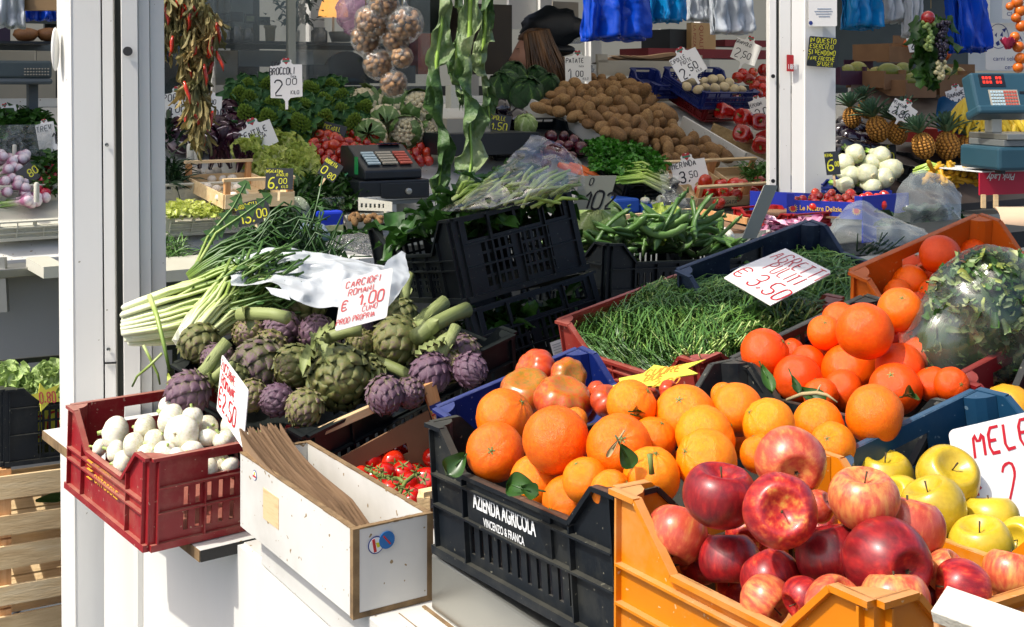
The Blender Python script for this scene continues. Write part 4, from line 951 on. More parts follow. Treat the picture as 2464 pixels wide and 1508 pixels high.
# ---------------------------------------------------------------- white box with paper bags
near = P(850, 1490, 1.755); H_ = P(848, 1275, 1.755).z-near.z
y_ = dirz(123); x_ = dirz(33); LA_ = .44; LB_ = .128
bx = empty('paper_bag_box', frame(near, x_, y_), 'worn white open wooden box holding brown paper bags at the front', 'box')
for nm, a in (('side_panel', (0, .008, 0.0085, LA_-.0085, .0, H_)), ('side_panel', (LB_-.008, LB_, 0.0085, LA_-.0085, 0, H_)), ('end_panel', (0, LB_, 0, .008, 0, H_)), ('end_panel', (0, LB_, LA_-.008, LA_, 0, H_)), ('base', (.0125, LB_-.0125, .0125, LA_-.0125, 0, .01))):
    m = MB(); m.box(*a); m.build(nm, WHITEB, bx, bevel=.001)
m = MB(); t = .0095; e = .0006
m.box(-e, t, -e, t, -.001, H_+e); m.box(LB_-t, LB_+e, -e, t, -.001, H_+e)
m.box(t, LB_-t, -e, .002, -.001, .007)
for (a, b) in (((0.004, t, H_), (0.004, LA_, H_)), ((LB_-.004, t, H_), (LB_-.004, LA_, H_)), ((t, .004, H_), (LB_-t, .004, H_)), ((t, LA_-.004, H_), (LB_-t, LA_-.004, H_))):
    n = 14; a = Vector(a); b = Vector(b)
    for k in range(n): m.bar(a+(b-a)*(k/n), a+(b-a)*((k+1)/n), .0082+rnd(0, .0012), .0015+rnd(0, .0012))
m.build('raw_edge', RAWED, bx)
m = MB(); m.box(-.0008, 0, .27, .335, .045, .095); o = m.build('torn_label', mat('torn_label_paper', ['#c8a878', '#d8bc90', '#c09868'], na=.8, ns=60, stretch=(1, .3, 3), rrand=0), bx)
def sticker(parent, M, r, lab='sticker', c1='navy_print', txt=None, lean=0):
    m = MB(); m.lathe([(r, 0), (r, .0006)], 24, M); m.mi = 0
    m.build(lab, INKN, parent)
    m = MB(); m.lathe([(r*.88, .0007), (r*.88, .0009)], 24, M); m.build('sticker_face', INKW, parent)
    m = MB(); m.prism([(-r*.25, 0), (-r*.12, r*.7), (r*.3, r*.65), (r*.35, .1*r)], .0004, M @ T((0, 0, .0009)))
    m.build('sticker_fruit', INKY, parent)
    m = MB(); m.box(-r*.75, r*.75, -r*.4, -r*.05, .0009, .0013, M); m.build('sticker_band', INKR, parent)
sticker(bx, T((-.0002, .372, .105)) @ RZm(90) @ RX(90) @ RY(180) @ SCL(1), .0085)
sticker(bx, T((.035, -.0008, .098)) @ RX(90) @ RZm(-80), .0125)
m = MB(); m.lathe([(.0125, 0), (.0125, .0016)], 24, T((.052, -.0008, .102)) @ RX(90)); m.build('blue_sticker', mat('sticker_blue', ['#145c9c', '#1c6cac'], rrand=0), bx)
m = MB(); m.box(-.0085, .0085, -.0012, .0012, 0, .0022, T((.052, -.0008, .102)) @ RX(90) @ RZm(-50)); m.build('blue_sticker', HEARTR, bx)
# bundle of bags
Mb = frame(near, x_, y_)
for k in range(26):
    m = MB(); f = k/25; L = .41+rnd(-.008, .008); hh = .098+rnd(-.002, .002)
    x0 = .02+f*.055
    def fn(u, v, x0=x0, L=L, hh=hh, k=k, f=f):
        y = .05+u*L; z = .012+v*hh+.05*u*u*v+(.006*math.sin(k))*u*v*.3-.02*v*max(0, .25-u)*4
        return Vector((x0-.012*v+.004*math.sin(u*7+k)*v-.02*u*v*(1-f)+.012*u, y, z))
    m.grid(fn, 12, 4)
    v2 = [(p[0]+.0012, p[1], p[2]) for p in m.v]; b0 = len(m.v)
    m.add(v2, [tuple(reversed(q)) for q in m.f[:]])
    m.build('paper_bag', KRAFT, None, Mb, False, 'folded brown paper bag in the bundle standing in the white box', 'paper bag', 'folded paper bags in the white box')
# ---------------------------------------------------------------- wooden crate with cardboard for the vine tomatoes
q0 = P(725, 1050, 2.27); q1 = P(1040, 912, 2.40)
v = q1-q0; L = v.length; xw = v.normalized(); down = Vector((0, 0, -1)); yw = dirz(122)
zw = xw.cross(yw).normalized(); yw = zw.cross(xw)
wc = empty('wooden_crate', Matrix.Translation(q0) @ Matrix((xw, yw, zw)).transposed().to_4x4(), 'wooden crate lined with brown cardboard holding vine tomatoes', 'crate')
m = MB(); m.box(0, L, 0, .012, -.016, 0); m.build('top_rail', WOOD, wc, bevel=.001)
m = MB(); m.prism([(L-.028, -.001), (L, -.001), (L, -.12), (L-.016, -.12)], .012, RX(90) @ T((0, 0, .001))); m.build('corner_post', WOODV, wc)
for i, (zz, mt_, hh) in enumerate(((-.042, INKN, .010), (-.052, INKY, .003), (-.060, HEARTR, .003))):
    m = MB(); m.box(L-.025, L+.0005, -.0145, -.0140, zz-hh, zz); m.build('painted_band', mt_, wc)
m = MB(); m.box(.002, .022, 0, .012, -.10, -.016); m.build('corner_post', WOODV, wc)
hole = MB()
wall_panel(hole, Vector((.02, -.004, -.20)), Vector((1, 0, 0)), Vector((0, -1, 0)), L-.045, .165, .004, lambda u: .13+.02*u/L, [(L*.30, L*.62, .085, .105)], [L*.30, L*.62])
hole.build('cardboard_lining', CARD, wc)
m = MB(); m.box(.0, .03, -.24, 0, -.24, -.11); m.box(.0, L, -.24, .0, -.25, -.24); m.box(L-.010, L, -.24, -.005, -.24, -.125); m.build('cardboard_lining', CARD, wc)
m = MB(); pa = P(1020, 1192, 1.93); pb = P(1046, 1178, 1.99)
Mi = wc.matrix_basis.inverted()
m.bar(pa+Vector((0, 0, -.06)), pa+Vector((0, 0, 0)), .02, .02, M=Mi); m.build('corner_post', WOOD, wc)
m = MB(); m.bar(pa+Vector((0, 0, .002))-dirz(32)*.005, pa+dirz(32)*.3+Vector((0, 0, .002)), .018, .012, M=Mi); m.build('top_rail', WOOD, wc)
# white slat crate at the bottom right
wr = empty('wooden_crate', Matrix.Identity(4), 'white topped wooden crate corner at the bottom right', 'crate')
m = MB(); c1 = P(2262, 1452, 1.0); c2 = P(2560, 1560, .93); m.bar(c1, c2, .03, .012, up=Vector((0, -.7, 1))); m.build('top_rail', mat('whitewashed_slat', ['#a8a08c', '#c8c4b4', '#d4d2c6'], na=.7, ns=14, stretch=(1, 8, 8), rough=.8, bump=.3, bs=40, rrand=0), wr, bevel=.001)
m = MB(); m.bar(c1+Vector((.01, .0, -.01)), c1+Vector((.016, .0, -.14)), .025, .018); m.build('corner_post', WOODV, wr)
m = MB(); m.bar(c1+Vector((.10, .03, -.03)), c1+Vector((.28, .20, .02)), .012, .005); m.build('wire_brace', GREYM, wr)
m = MB(); m.bar(c1+Vector((0, 0, -.13)), c2+Vector((0, 0, -.13)), .02, .05); m.bar(c1+Vector((0, 0, -.07)), c2+Vector((0, 0, -.07)), .012, .03); m.build('side_board', WOOD, wr)
# ---------------------------------------------------------------- setting
ST = mat('stone_paving', ['#3c4248', '#50565a', '#62666a'], na=.7, ns=5, rough=.7, bump=.2, bs=30, rrand=0)
g = MB(); g.box(-60, 60, -8, 90, -.05, 0); g.build('pavement', ST, kind='structure')
g = MB()
for k in range(30): g.box(-9, 9, 1+k*.5, 1.008+k*.5, .001, .003); g.box(-7+k*.5, -6.992+k*.5, 1, 14, .004, .006)
g.build('pavement_joints', mm('joint', ['#1c1e20'], rrand=0), kind='structure')
GREYWALL = mat('pale_grey_panel', ['#a8a8a2', '#b8b8b2'], na=.4, ns=1, rough=.5, rrand=0)
def wallseg(mb, p, q, z0, z1, th=.03, lean=0.0):
    p = Vector((p[0], p[1], 0)); q = Vector((q[0], q[1], 0)); x = (q-p); L = x.length; x.normalize(); n = Vector((x.y, -x.x, 0))
    if n.y > 0: n = -n
    v = []
    for z in (z0, z1):
        sh = Vector((1, 0, 0))*lean*(2.2-z)
        for a in (p, q, q-n*th, p-n*th): v.append(a+Vector((0, 0, z))+sh)
    mb.add(v, [(3, 2, 1, 0), (4, 5, 6, 7), (0, 1, 5, 4), (1, 2, 6, 5), (2, 3, 7, 6), (3, 0, 4, 7)])
def gp(px, d): return ((px-CX)/F*d, d)
post = empty('stall_post', T((0, 0, 0)), 'broad white metal post with a dark rubber strip at the left of the stall', 'post')
ln = .008
for nm, segs in (('column', [((133, 3.17), (166, 3.07)), ((166.5, 3.072), (239, 3.09))]), ('door_frame', [((242, 3.092), (269, 3.097))]), ('jamb', [((288, 3.092), (328, 3.105))]), ('jamb', [((329, 3.125), (356, 3.135)), ((357.5, 3.15), (392, 3.17))])):
    m = MB()
    for a, b in segs: wallseg(m, gp(*a), gp(*b), 0, 2.75, .06, ln)
    m.build(nm, WHITEP, post, bevel=.0015)
m = MB(); wallseg(m, gp(236, 3.13), gp(290, 3.135), 0, 2.75, .03, ln); m.build('rubber_strip', GASKET, post)
m = MB(); wallseg(m, gp(242, 3.085), gp(270, 3.09), .905, .909, .005, ln); m.build('frame_joint', BLACKM, post)
m = MB(); m.lathe([(.0115, 0), (.0115, .004)], 20, T(P(308, 123, 3.09)) @ RX(90)); m.build('lock_hole', BLACKM, post)
for x, y in ((257, 348), (261, 840)):
    m = MB(); m.lathe([(.005, 0), (.004, .003), (.002, .001)], 14, T(P(x, y, 3.09)) @ RX(90)); m.build('screw', GREYM, post)
m = MB(); m.ball(T(P(133, 118, 3.12)) @ SCL(.008, .02, .055)); m.build('door_handle', WHITEP, post, smooth=True)
post2 = empty('stall_post', T((0, 0, 0)), 'white metal post with the yellow lettered chalk sign on it', 'post')
for nm, segs in (('column', [((1905, 4.90), (1936, 4.89)), ((1937, 4.885), (2011, 4.93))]), ('door_frame', [((1876, 4.9), (1903, 4.9))]), ('jamb', [((1851, 4.9), (1868, 4.9))])):
    m = MB()
    for a, b in segs: wallseg(m, gp(*a), gp(*b), 0, 2.75, .06)
    m.build(nm, WHITEP, post2, bevel=.0015)
m = MB(); wallseg(m, gp(1866, 4.93), gp(1878, 4.93), 0, 2.75, .03); m.build('rubber_strip', GASKET, post2)
for x, y, r in ((1876-9, 183, .008), (1876-9, 588*.74, .008)):
    m = MB(); m.lathe([(r, 0), (r, .004)], 14, T(P(x-7, y, 4.89)) @ RX(90)); m.build('lock_hole', BLACKM, post2)
card('sticker', 'small red and white sticker on the white post', P(1893, 131, 4.88), P(1910, 132, 4.88), P(1893, 171, 4.88), HEARTR, INKW, [('LIBERO', .1, .15, .3, dict(rot=0, wf=.3, lw=.002))], cat='sticker', group=None)
def f_notice(root, W, H):
    l = MB()
    for k, (a, b) in enumerate(((.3, .8), (.2, .85), (.25, .8), (.35, .75))):
        l.box(W*a, W*b, H*(.62-.09*k)-.0015, H*(.62-.09*k)+.0015, .0008, .0012)
    l.build('lettering', mm('pale_print', ['#8c98a8'], rrand=0), root)
    s = MB(); s.lathe([(.008, .0004), (.008, .001)], 14, T((W*.07, H*.12, 0))); s.build('seal', INKN, root)
card('notice', 'white printed notice taped high on the white post', P(1946, -5, 4.87), P(2014, -5, 4.88), P(1946, 63, 4.87), PAPERW, INKB, [], cat='notice', group=None, extra=f_notice)
card('chalk_sign', 'dark sign with yellow hand lettering IN QUESTO ESERCIZIO taped to the white post', P(1948, 86, 4.86), P(2022, 92, 4.88), P(1941, 158, 4.86), SLATE, INKY,
 [('IN QUESTO', .03, .80, .155, dict(lw=.005, wf=.78)), ('ESERCIZIO', .05, .61, .15, dict(lw=.005, wf=.72)), ('SI VENDONO', .02, .40, .16, dict(lw=.005, wf=.68)), ('FAVE FRESCHE', .02, .21, .13, dict(lw=.005, wf=.64)), ('SFUSE!!', .35, .04, .13, dict(lw=.005))], cat='sign', group=None)
# table of the foreground display
def along(p, a, l): return Vector(p)+dirz(a)*l
e0 = Vector((-.196, 1.758, 0)); dA = dirz(122); dB = dirz(32)
tb = empty('display_table', T((0, 0, 0)), 'white front table with a white side panel and steel tray, carrying the crates', 'table')
def slab(name, o, la0, la1, lb0, lb1, z0, z1, mt, root, bevel=0, az=122):
    a, b = dirz(az), dirz(az-90); m = MB(); q = [o+a*x+b*y for x, y in ((la0, lb0), (la1, lb0), (la1, lb1), (la0, lb1))]
    v = [Vector((p.x, p.y, z)) for z in (z0, z1) for p in q]
    m.add(v, [(0, 1, 2, 3), (7, 6, 5, 4), (0, 4, 5, 1), (1, 5, 6, 2), (2, 6, 7, 3), (3, 7, 4, 0)])
    return m.build(name, mt, root, bevel=bevel)
slab('table_top', e0, -1.3, 1.25, .012, 1.9, .74, .776, WHITEB, tb, .002)
slab('side_panel', e0, -1.3, 1.5, .0, .012, 0, .774, WHITEP, tb)
slab('panel_frame', e0, 1.16, 1.195, -.012, -.0005, 0, .774, WHITEP, tb)
slab('panel_frame', e0, -1.3, 1.15, -.018, -.0005, .26, .295, WHITEP, tb)
slab('ledge', e0, -1.2, .44, .0, .24, .778, .8435, WHITEB, tb, .002)
slab('ledge_edge', e0, -1.2, .0, .078, .083, .8437, .846, RAWED, tb)
slab('ledge_edge', e0, -1.2, .0, .040, .0415, .8437, .8442, RAWED, tb)
slab('steel_tray', e0, -1.2, -.012, .086, 1.3, .8438, .925, STEEL, tb, .004)
slab('shelf_board', Vector((-.549, 2.19, 0)), 0, .945, .002, .32, .758, .779, WHITEB, tb, .001, az=126.5)
slab('shelf_edging', Vector((-.549, 2.19, 0)), -.002, -.0003, .002, .32, .7585, .7785, BLACKM, tb, 0, az=126.5)
slab('shelf_edging', Vector((-.549, 2.19, 0)), .0, .945, -.0005, .0015, .7585, .7785, RAWED, tb, 0, az=126.5)
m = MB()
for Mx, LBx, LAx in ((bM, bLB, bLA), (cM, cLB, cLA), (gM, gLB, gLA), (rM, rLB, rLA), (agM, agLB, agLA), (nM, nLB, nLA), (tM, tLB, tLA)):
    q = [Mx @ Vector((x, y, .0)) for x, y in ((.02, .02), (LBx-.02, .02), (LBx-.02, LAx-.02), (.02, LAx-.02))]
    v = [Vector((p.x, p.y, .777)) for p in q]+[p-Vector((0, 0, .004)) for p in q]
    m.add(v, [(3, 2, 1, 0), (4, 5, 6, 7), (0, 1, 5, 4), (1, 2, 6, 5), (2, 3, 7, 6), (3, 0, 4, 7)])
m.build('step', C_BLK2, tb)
# ---------------------------------------------------------------- leafy masses in the front crates
def blades(name, label, M, x0, x1, y0, y1, z, hump, n, mt, L=(.10, .2), w=.0016, seed=1, dirs=(0, 360), cat='agretti', curl=.5, mound=True, dens=None):
    r = random.Random(seed); b = MB()
    def hz(x, y): return z+hump*(max(0, math.sin(PI*min(1, max(0, (x-x0)/(x1-x0))))*math.sin(PI*min(1, max(0, (y-y0)/(y1-y0)))))**.3)*(1+.9*MN.noise(Vector((x*9, y*9, seed)))+.35*MN.noise(Vector((x*28, y*28, seed))))
    if mound: b.grid(lambda u, v: Vector((x0+(x1-x0)*u, y0+(y1-y0)*v, hz(x0+(x1-x0)*u, y0+(y1-y0)*v)-.026)), 20, 16)
    for i in range(n):
        x, y = r.uniform(x0, x1), r.uniform(y0, y1); cl = MN.noise(Vector((x*7, y*7, 3+seed)))*140
        a = rad(r.choice(dirs)+cl+r.gauss(0, 34)); l = r.uniform(*L); k = r.gauss(0, curl); rise = r.uniform(-.008, .03)
        v = []; t = []; px, py = x, y; g0 = r.uniform(0, .35) if r.random() > .04 else .8; N = 7
        for j in range(N+1):
            f = j/N; a += k*.28/N*6
            zz = hz(px, py)+rise+.03*math.sin(f*PI)*r.uniform(.3, .8)-.012*f+r.uniform(-.001, .001)
            ww = w*(1-.75*f*f)
            nx, ny = -math.sin(a)*ww/2, math.cos(a)*ww/2
            v += [(px-nx, py-ny, zz), (px+nx, py+ny, zz+ww*.4)]; t += [g0+.25*(1-f), g0+.35*(1-f)]
            px += math.cos(a)*l/N; py += math.sin(a)*l/N
            px = min(max(px, x0-.012), x1+.012); py = min(max(py, y0-.012), y1+.012)
        b.add(v, [(2*j, 2*j+2, 2*j+3, 2*j+1) for j in range(N)], None, t)
    o = b.build(name, mt, None, M, True, label, cat, None, 'stuff'); return o
blades('agretti_greens', 'loose mass of fine green agretti in the faded red crate', agM, .015, agLB-.015, .015, agLA-.015, .10, .035, 3900, AGR, seed=2, dirs=(60, 120, 40, 150), w=.0024)
blades('agretti_greens', 'darker mass of fine green agretti in the navy crate', nM, .01, nLB-.0, -.02, nLA-.02, .07, .02, 2200, AGR, seed=5, dirs=(20, 60, 100), w=.003)
# cut ends of agretti, pale
b = MB()
for i in range(110):
    x = RN.uniform(.0, agLB*.9); y = RN.uniform(.0, .06); a = RN.uniform(-40, 220)
    p = Vector((x, y+.01, .125+RN.uniform(0, .02))); q = p+Vector((math.cos(rad(a))*.02, -.012, RN.uniform(.01, .03)))
    b.tube([p, (p+q)/2+Vector((.002, 0, .002)), q], [.0013, .0016, .0014], 5, None, [.7, .9, 1])
b.build('agretti_greens', AGR, None, agM, True, 'pale cut ends of the agretti at the near rim of the faded red crate', 'agretti', None, 'stuff')
# chicory bunches
def bunch(name, label, base, tip, d0, d1, n, R, L, mt=CHIC, spread=.25, sag=.06, leafy=.7, seed=3, w=.0045, grp='bunches of long chicory', lw=.02, cat='chicory', white=0.0, leaft=.75):
    r = random.Random(seed); p, q = P(*base, d0), P(*tip, d1); ax = (q-p).normalized(); L = L or (q-p).length
    s = ax.cross(Vector((0, 0, 1))).normalized(); u = s.cross(ax)
    stem = MB(); lf = MB()
    for i in range(n):
        a = r.uniform(0, 2*PI); rr = math.sqrt(r.random())*R; l = L*r.uniform(.75, 1.12); da = a+r.gauss(0, .35); sp = spread*r.uniform(.2, 1)
        pts = []; N = 9
        for j in range(N+1):
            f = j/N; bulge = rr*((.72 if w > .007 else .35)+(.28 if w > .007 else .65)*math.sin(min(1, f*2.4)*PI/2))+l*sp*f*f*.5
            c = p+ax*(l*f)+(s*math.cos(da)+u*math.sin(da))*bulge+Vector((0, 0, -sag*f*f*l*r.uniform(.5, 1.5)))
            pts.append(c)
        rad_ = [w*(1.25-.75*j/N)*r.uniform(.9, 1.1) for j in range(N+1)]
        stem.tube(pts, rad_, 6, None, [min(1, white+j/N*.85+r.uniform(-.03, .03)) for j in range(N+1)], 0, .6)
        if r.random() < leafy:
            for k in range(4, N):
                for sd in (-1, 1):
                    if r.random() < .9:
                        dv = (pts[k+1]-pts[k]).normalized(); sv = dv.cross(Vector((r.uniform(-.5, .5), r.uniform(-.5, .5), 1))).normalized()*sd
                        Lr = lw*r.uniform(.5, 1.3)*(k/N); o = pts[k]; e = o+sv*Lr+dv*Lr*.9+Vector((0, 0, r.uniform(-.4, .5)*Lr))
                        m1 = o+dv*Lr*.9
                        lf.add([o-dv*Lr*.15, o+sv*Lr*.5+dv*Lr*.2, e, m1+sv*Lr*.35, m1], [(0, 1, 2, 3), (0, 3, 4)], None, leaft+r.uniform(0, .25))
    root = empty(name, T(p), label, cat, grp)
    for nm, mb in (('stalk_cluster', stem), ('leafage', lf)):
        if mb.v:
            o = mb.build(nm, mt, root, None, True); o.matrix_parent_inverse = T(-p)
    return root
bunch('chicory_bulb', 'pale bulbous chicory head lying left with its white base against the post', (308, 782), (640, 720), 2.72, 2.72, 120, .058, .36, seed=4, w=.0082, spread=.12, sag=-.1, lw=.018)
bunch('chicory_bulb', 'second white stalked chicory head curving up behind the left artichokes', (448, 838), (560, 690), 2.62, 2.70, 75, .04, .30, seed=8, w=.0075, spread=.35, sag=.35, lw=.018)
bunch('chicory_bunch', 'dark green long stalked chicory bunch rising behind the white sheet', (458, 672), (640, 560), 2.95, 3.0, 140, .045, .40, seed=9, w=.006, spread=.55, sag=.45, white=.6, lw=.02, grp=None)
bunch('chicory_bunch', 'drooping dark leaves of chicory reaching right over the bagged vegetables', (600, 610), (800, 580), 3.0, 3.02, 40, .03, .24, seed=12, w=.003, spread=.7, sag=.9, white=.6, lw=.02, grp=None)
for i, (pts, lb) in enumerate(((((470, 640, 2.95), (500, 570, 2.97), (560, 500, 3.0), (592, 440, 3.02)), 'long jagged chicory leaf standing up over the mushroom crate'), (((480, 630, 2.94), (520, 560, 2.96), (580, 520, 2.98), (650, 470, 3.0)), 'second jagged chicory leaf reaching up beside the first'))):
    m = MB(); q = [P(*p) for p in pts]; fine = []
    for k in range(len(q)-1):
        for j in range(5): fine.append(q[k].lerp(q[k+1], j/5))
    fine.append(q[-1]); n = len(fine)
    m.tube(fine, [.0045*(1-.7*k/n) for k in range(n)], 6, None, [.4+.5*k/n for k in range(n)])
    for k in range(3, n-1):
        for sd in (-1, 1):
            o = fine[k]; dv = (fine[k+1]-o).normalized(); sv = Vector((dv.z, 0, -dv.x))*sd; Lr = .011*(1+(k % 3)*.4)
            m.add([o, o+sv*Lr+dv*Lr*.2, o+sv*Lr*.3+dv*Lr*1.0, o+dv*Lr], [(0, 1, 2, 3)], None, .9)
    m.build('chicory_leaf', CHIC, None, None, True, lb, 'leaf')
for i, (pts, lb) in enumerate(((((360, 712, 2.6), (378, 760, 2.55), (395, 830, 2.5), (408, 893, 2.5)), 'single green stalk hanging down in front of the white chicory head'), (((390, 850, 2.55), (360, 880, 2.55), (330, 905, 2.55), (318, 930, 2.55)), 'thin curled stalk dangling below the chicory head'), (((345, 830, 2.6), (365, 870, 2.6), (380, 900, 2.6), (385, 925, 2.6)), 'thin stalk hanging beside the post under the chicory'))):
    m = MB(); q = [P(*p) for p in pts]; m.tube(q, [.0055, .005, .004, .003] if i == 0 else [.003, .003, .0025, .002], 7, None, [.35, .5, .6, .8]); m.build('chicory_stalk', CHIC, None, None, True, lb, 'stalk')
# small artichoke shoots and leaves around
for i in range(9):
    x, y, L = RN.choice([(900, 870), (930, 900), (830, 790), (760, 830), (880, 930), (1010, 860), (520, 890), (980, 880), (860, 950)]), 0, 0
    m = MB(); leaf(m, Matrix.Identity(4), .07, .035, .6, .5, .5, 10, 6, 1, .3, i, serr=4); m.build('artichoke_leaf', STALK, None, T(P(x[0]+RN.uniform(-8, 8), x[1], 2.42)) @ RZm(RN.uniform(0, 360)) @ RY(RN.uniform(-50, 10)), True, 'small curled leaf loose among the artichokes', 'leaf', 'curled leaves among the artichokes')
# ---------------------------------------------------------------- sheets of plastic
def sheet(name, label, rows, mt, nz=.02, sub=6, freq=6, seed=0, cat='plastic sheet', thick=0, parent=None, group=None):
    """rows: lists of (px, py, depth) with equal counts; a crumpled surface through them"""
    G = [[P(*p) for p in r] for r in rows]; R, C = len(G), len(G[0])
    def cr(a, b, c, d, t): return .5*((2*b)+(c-a)*t+(2*a-5*b+4*c-d)*t*t+(3*b-a-3*c+d)*t**3)
    def at(u, v):
        U, V = u*(R-1), v*(C-1); i, j = min(int(U), R-2), min(int(V), C-2); fu, fv = U-i, V-j
        rr = []
        for a in (-1, 0, 1, 2):
            ii = min(max(i+a, 0), R-1); g_ = G[ii]
            rr.append(cr(g_[max(j-1, 0)], g_[j], g_[j+1], g_[min(j+2, C-1)], fv))
        p = cr(*rr, fu); k = p*freq+Vector((seed, 0, 0))
        a = 1-abs(MN.noise(k))*2; b_ = MN.noise(k*2.7)
        a2 = 1-abs(MN.noise(k*2.3+Vector((9, 0, 0))))*2
        return p+Vector((b_*.4, -1, .5))*nz*(a*.6+a2*.35+b_*.3)
    m = MB(); m.grid(at, (R-1)*sub*2, (C-1)*sub*2)
    return m.build(name, mt, parent, None, True, label, cat, group) if parent is None else m.build(name, mt, parent, None, True)
sheet('plastic_sheet', 'crumpled white plastic sheet spread behind the artichokes', [[(552, 632, 2.85), (640, 604, 2.85), (740, 610, 2.85), (850, 630, 2.85), (945, 655, 2.85)], [(556, 655, 2.75), (645, 645, 2.75), (750, 650, 2.74), (850, 665, 2.72), (950, 690, 2.7)], [(560, 690, 2.66), (660, 692, 2.62), (720, 735, 2.58), (810, 750, 2.58), (905, 760, 2.58)]], FILMW, .03, seed=2, sub=10, freq=10)
sheet('plastic_sheet', 'bright white crumpled bag end standing beside the CARCIOFI card', [[(965, 608, 2.72), (975, 612, 2.72)], [(925, 640, 2.62), (982, 650, 2.66)], [(940, 680, 2.58), (986, 668, 2.62)], [(930, 745, 2.56), (958, 712, 2.58)]], BAGW, .012, freq=14, seed=5)
sheet('plastic_sheet', 'torn white plastic strip over the pale artichoke', [[(640, 692, 2.45), (690, 700, 2.42)], [(655, 710, 2.42), (700, 725, 2.4)]], BAGW, .008, freq=14, seed=7)
# ---------------------------------------------------------------- tilted black crates behind the artichokes
def tri_crate(label, N, L, Rr, B, dN, dL, dR, dB, H, kinds, dips, mt=C_BLK2, dense=1):
    n, l, r_, b_ = P(*N, dN), P(*L, dL), P(*Rr, dR), P(*B, dB)
    return place_crate('plastic_crate', label, mt, n, l, r_, H, kinds=kinds, dips=dips, dense=dense)
bb, bbM, bbLB, bbLA = tri_crate('tilted black crate of loose greens with a clear bag on it, topmost of its stack', (1083, 527), (888, 545), (1372, 455), (1125, 722), 2.75, 3.16, 2.91, 2.744, .19, ('grid', 'grid', 'grid', 'grid'), (.075, .06, 0, 0))
b2, b2M, b2LB, b2LA = tri_crate('black plastic crate of greens under the tilted one, with a white paper label', (1128, 745), (960, 770), (1425, 652), (1150, 900), 2.76, 3.16, 2.93, 2.744, .19, ('grid', 'grid', 'grid', 'slots'), (.0, .0, 0, 0))
m = MB(); x0 = 0.17; m.box(x0, x0+.043, -.0105, -.0098, .02, .066); o = m.build('paper_label', PAPERW, b2)
m = MB()
for k in range(6): m.box(x0+.004, x0+.03+.002*(k % 3), -.0112, -.0106, .058-.006*k, .0588-.006*k)
m.build('label_print', mm('grey_print', ['#606468'], rrand=0), b2)
def leafpile(name, label, M, x0, x1, y0, y1, z, n, mt, L=.08, W=.045, hump=.04, seed=1, kind='stuff', cat='greens', ruf=.4):
    r = random.Random(seed); b = MB()
    for i in range(n):
        x, y = r.uniform(x0, x1), r.uniform(y0, y1); h = z+hump*math.sin(PI*(x-x0)/(x1-x0))*math.sin(PI*(y-y0)/(y1-y0))+r.uniform(-.02, .02)
        s_ = r.uniform(.6, 1.3)
        leaf(b, T((x, y, h)) @ RZm(r.uniform(0, 360)) @ RY(r.uniform(-60, 15)) @ RX(r.uniform(-40, 40)), L*s_, W*s_, .4, ruf, .4, 6, 4, 1, .3, i, fr=2)
    return b.build(name, mt, None, M, True, label, cat, None, kind)
leafpile('leafy_greens', 'heap of leafy greens in the tilted black crate', bbM, .03, bbLB-.02, .03, bbLA-.03, .15, 170, GLEAF, .09, .05, .05, 3)
leafpile('leafy_greens', 'leafy greens behind the slots of the lower black crate', b2M, .015, b2LB-.02, .015, b2LA-.03, .10, 120, GLEAF, .08, .04, .04, 4)
m = MB(); m.box(0, .6, 0, .5, -.45, -.195, Matrix.Identity(4)); m.build('plastic_crate', C_BLK2, None, b2M @ T((-.02, 0, .19)), False, 'dark crate at the foot of the black stack', 'crate')
# clear bag of stalks on top
rows = [[(1060, 508, 2.75), (1120, 470, 2.78), (1190, 425, 2.8), (1240, 380, 2.82), (1280, 335, 2.85)], [(1080, 515, 2.7), (1160, 470, 2.68), (1250, 430, 2.68), (1320, 400, 2.7), (1330, 350, 2.8)], [(1110, 520, 2.7), (1200, 500, 2.64), (1290, 480, 2.64), (1370, 450, 2.68), (1400, 400, 2.8)], [(1160, 522, 2.74), (1230, 505, 2.7), (1300, 490, 2.7), (1360, 470, 2.72), (1400, 470, 2.8)]]
sheet('clear_plastic_bag', 'clear crumpled plastic bag of green stalks on the tilted black crate', rows, FILM, .035, seed=11, cat='bag', freq=7)
leafpile('leafy_greens', 'green stalks and leaves inside the clear bag on the black crate', T(P(1150, 505, 2.86)) @ RZm(25), -.02, .22, -.02, .06, .0, 110, GLEAF, .08, .03, .06, 9)
m = MB()
for i in range(46):
    a = P(1085+RN.uniform(0, 240), 505-RN.uniform(0, 45), 2.8+RN.uniform(-.04, .06)); b_ = a+Vector((RN.uniform(.02, .09), RN.uniform(-.02, .02), RN.uniform(-.0, .06)))
    m.tube([a, (a+b_)/2+Vector((0, 0, .01)), b_], [.004, .0045, .003], 6, None, [.2, .6, .3])
m.build('cut_stalk_pile', CELERY, None, None, True, 'pale green stalks in the clear bag on the black crate', 'stalks', None, 'stuff')
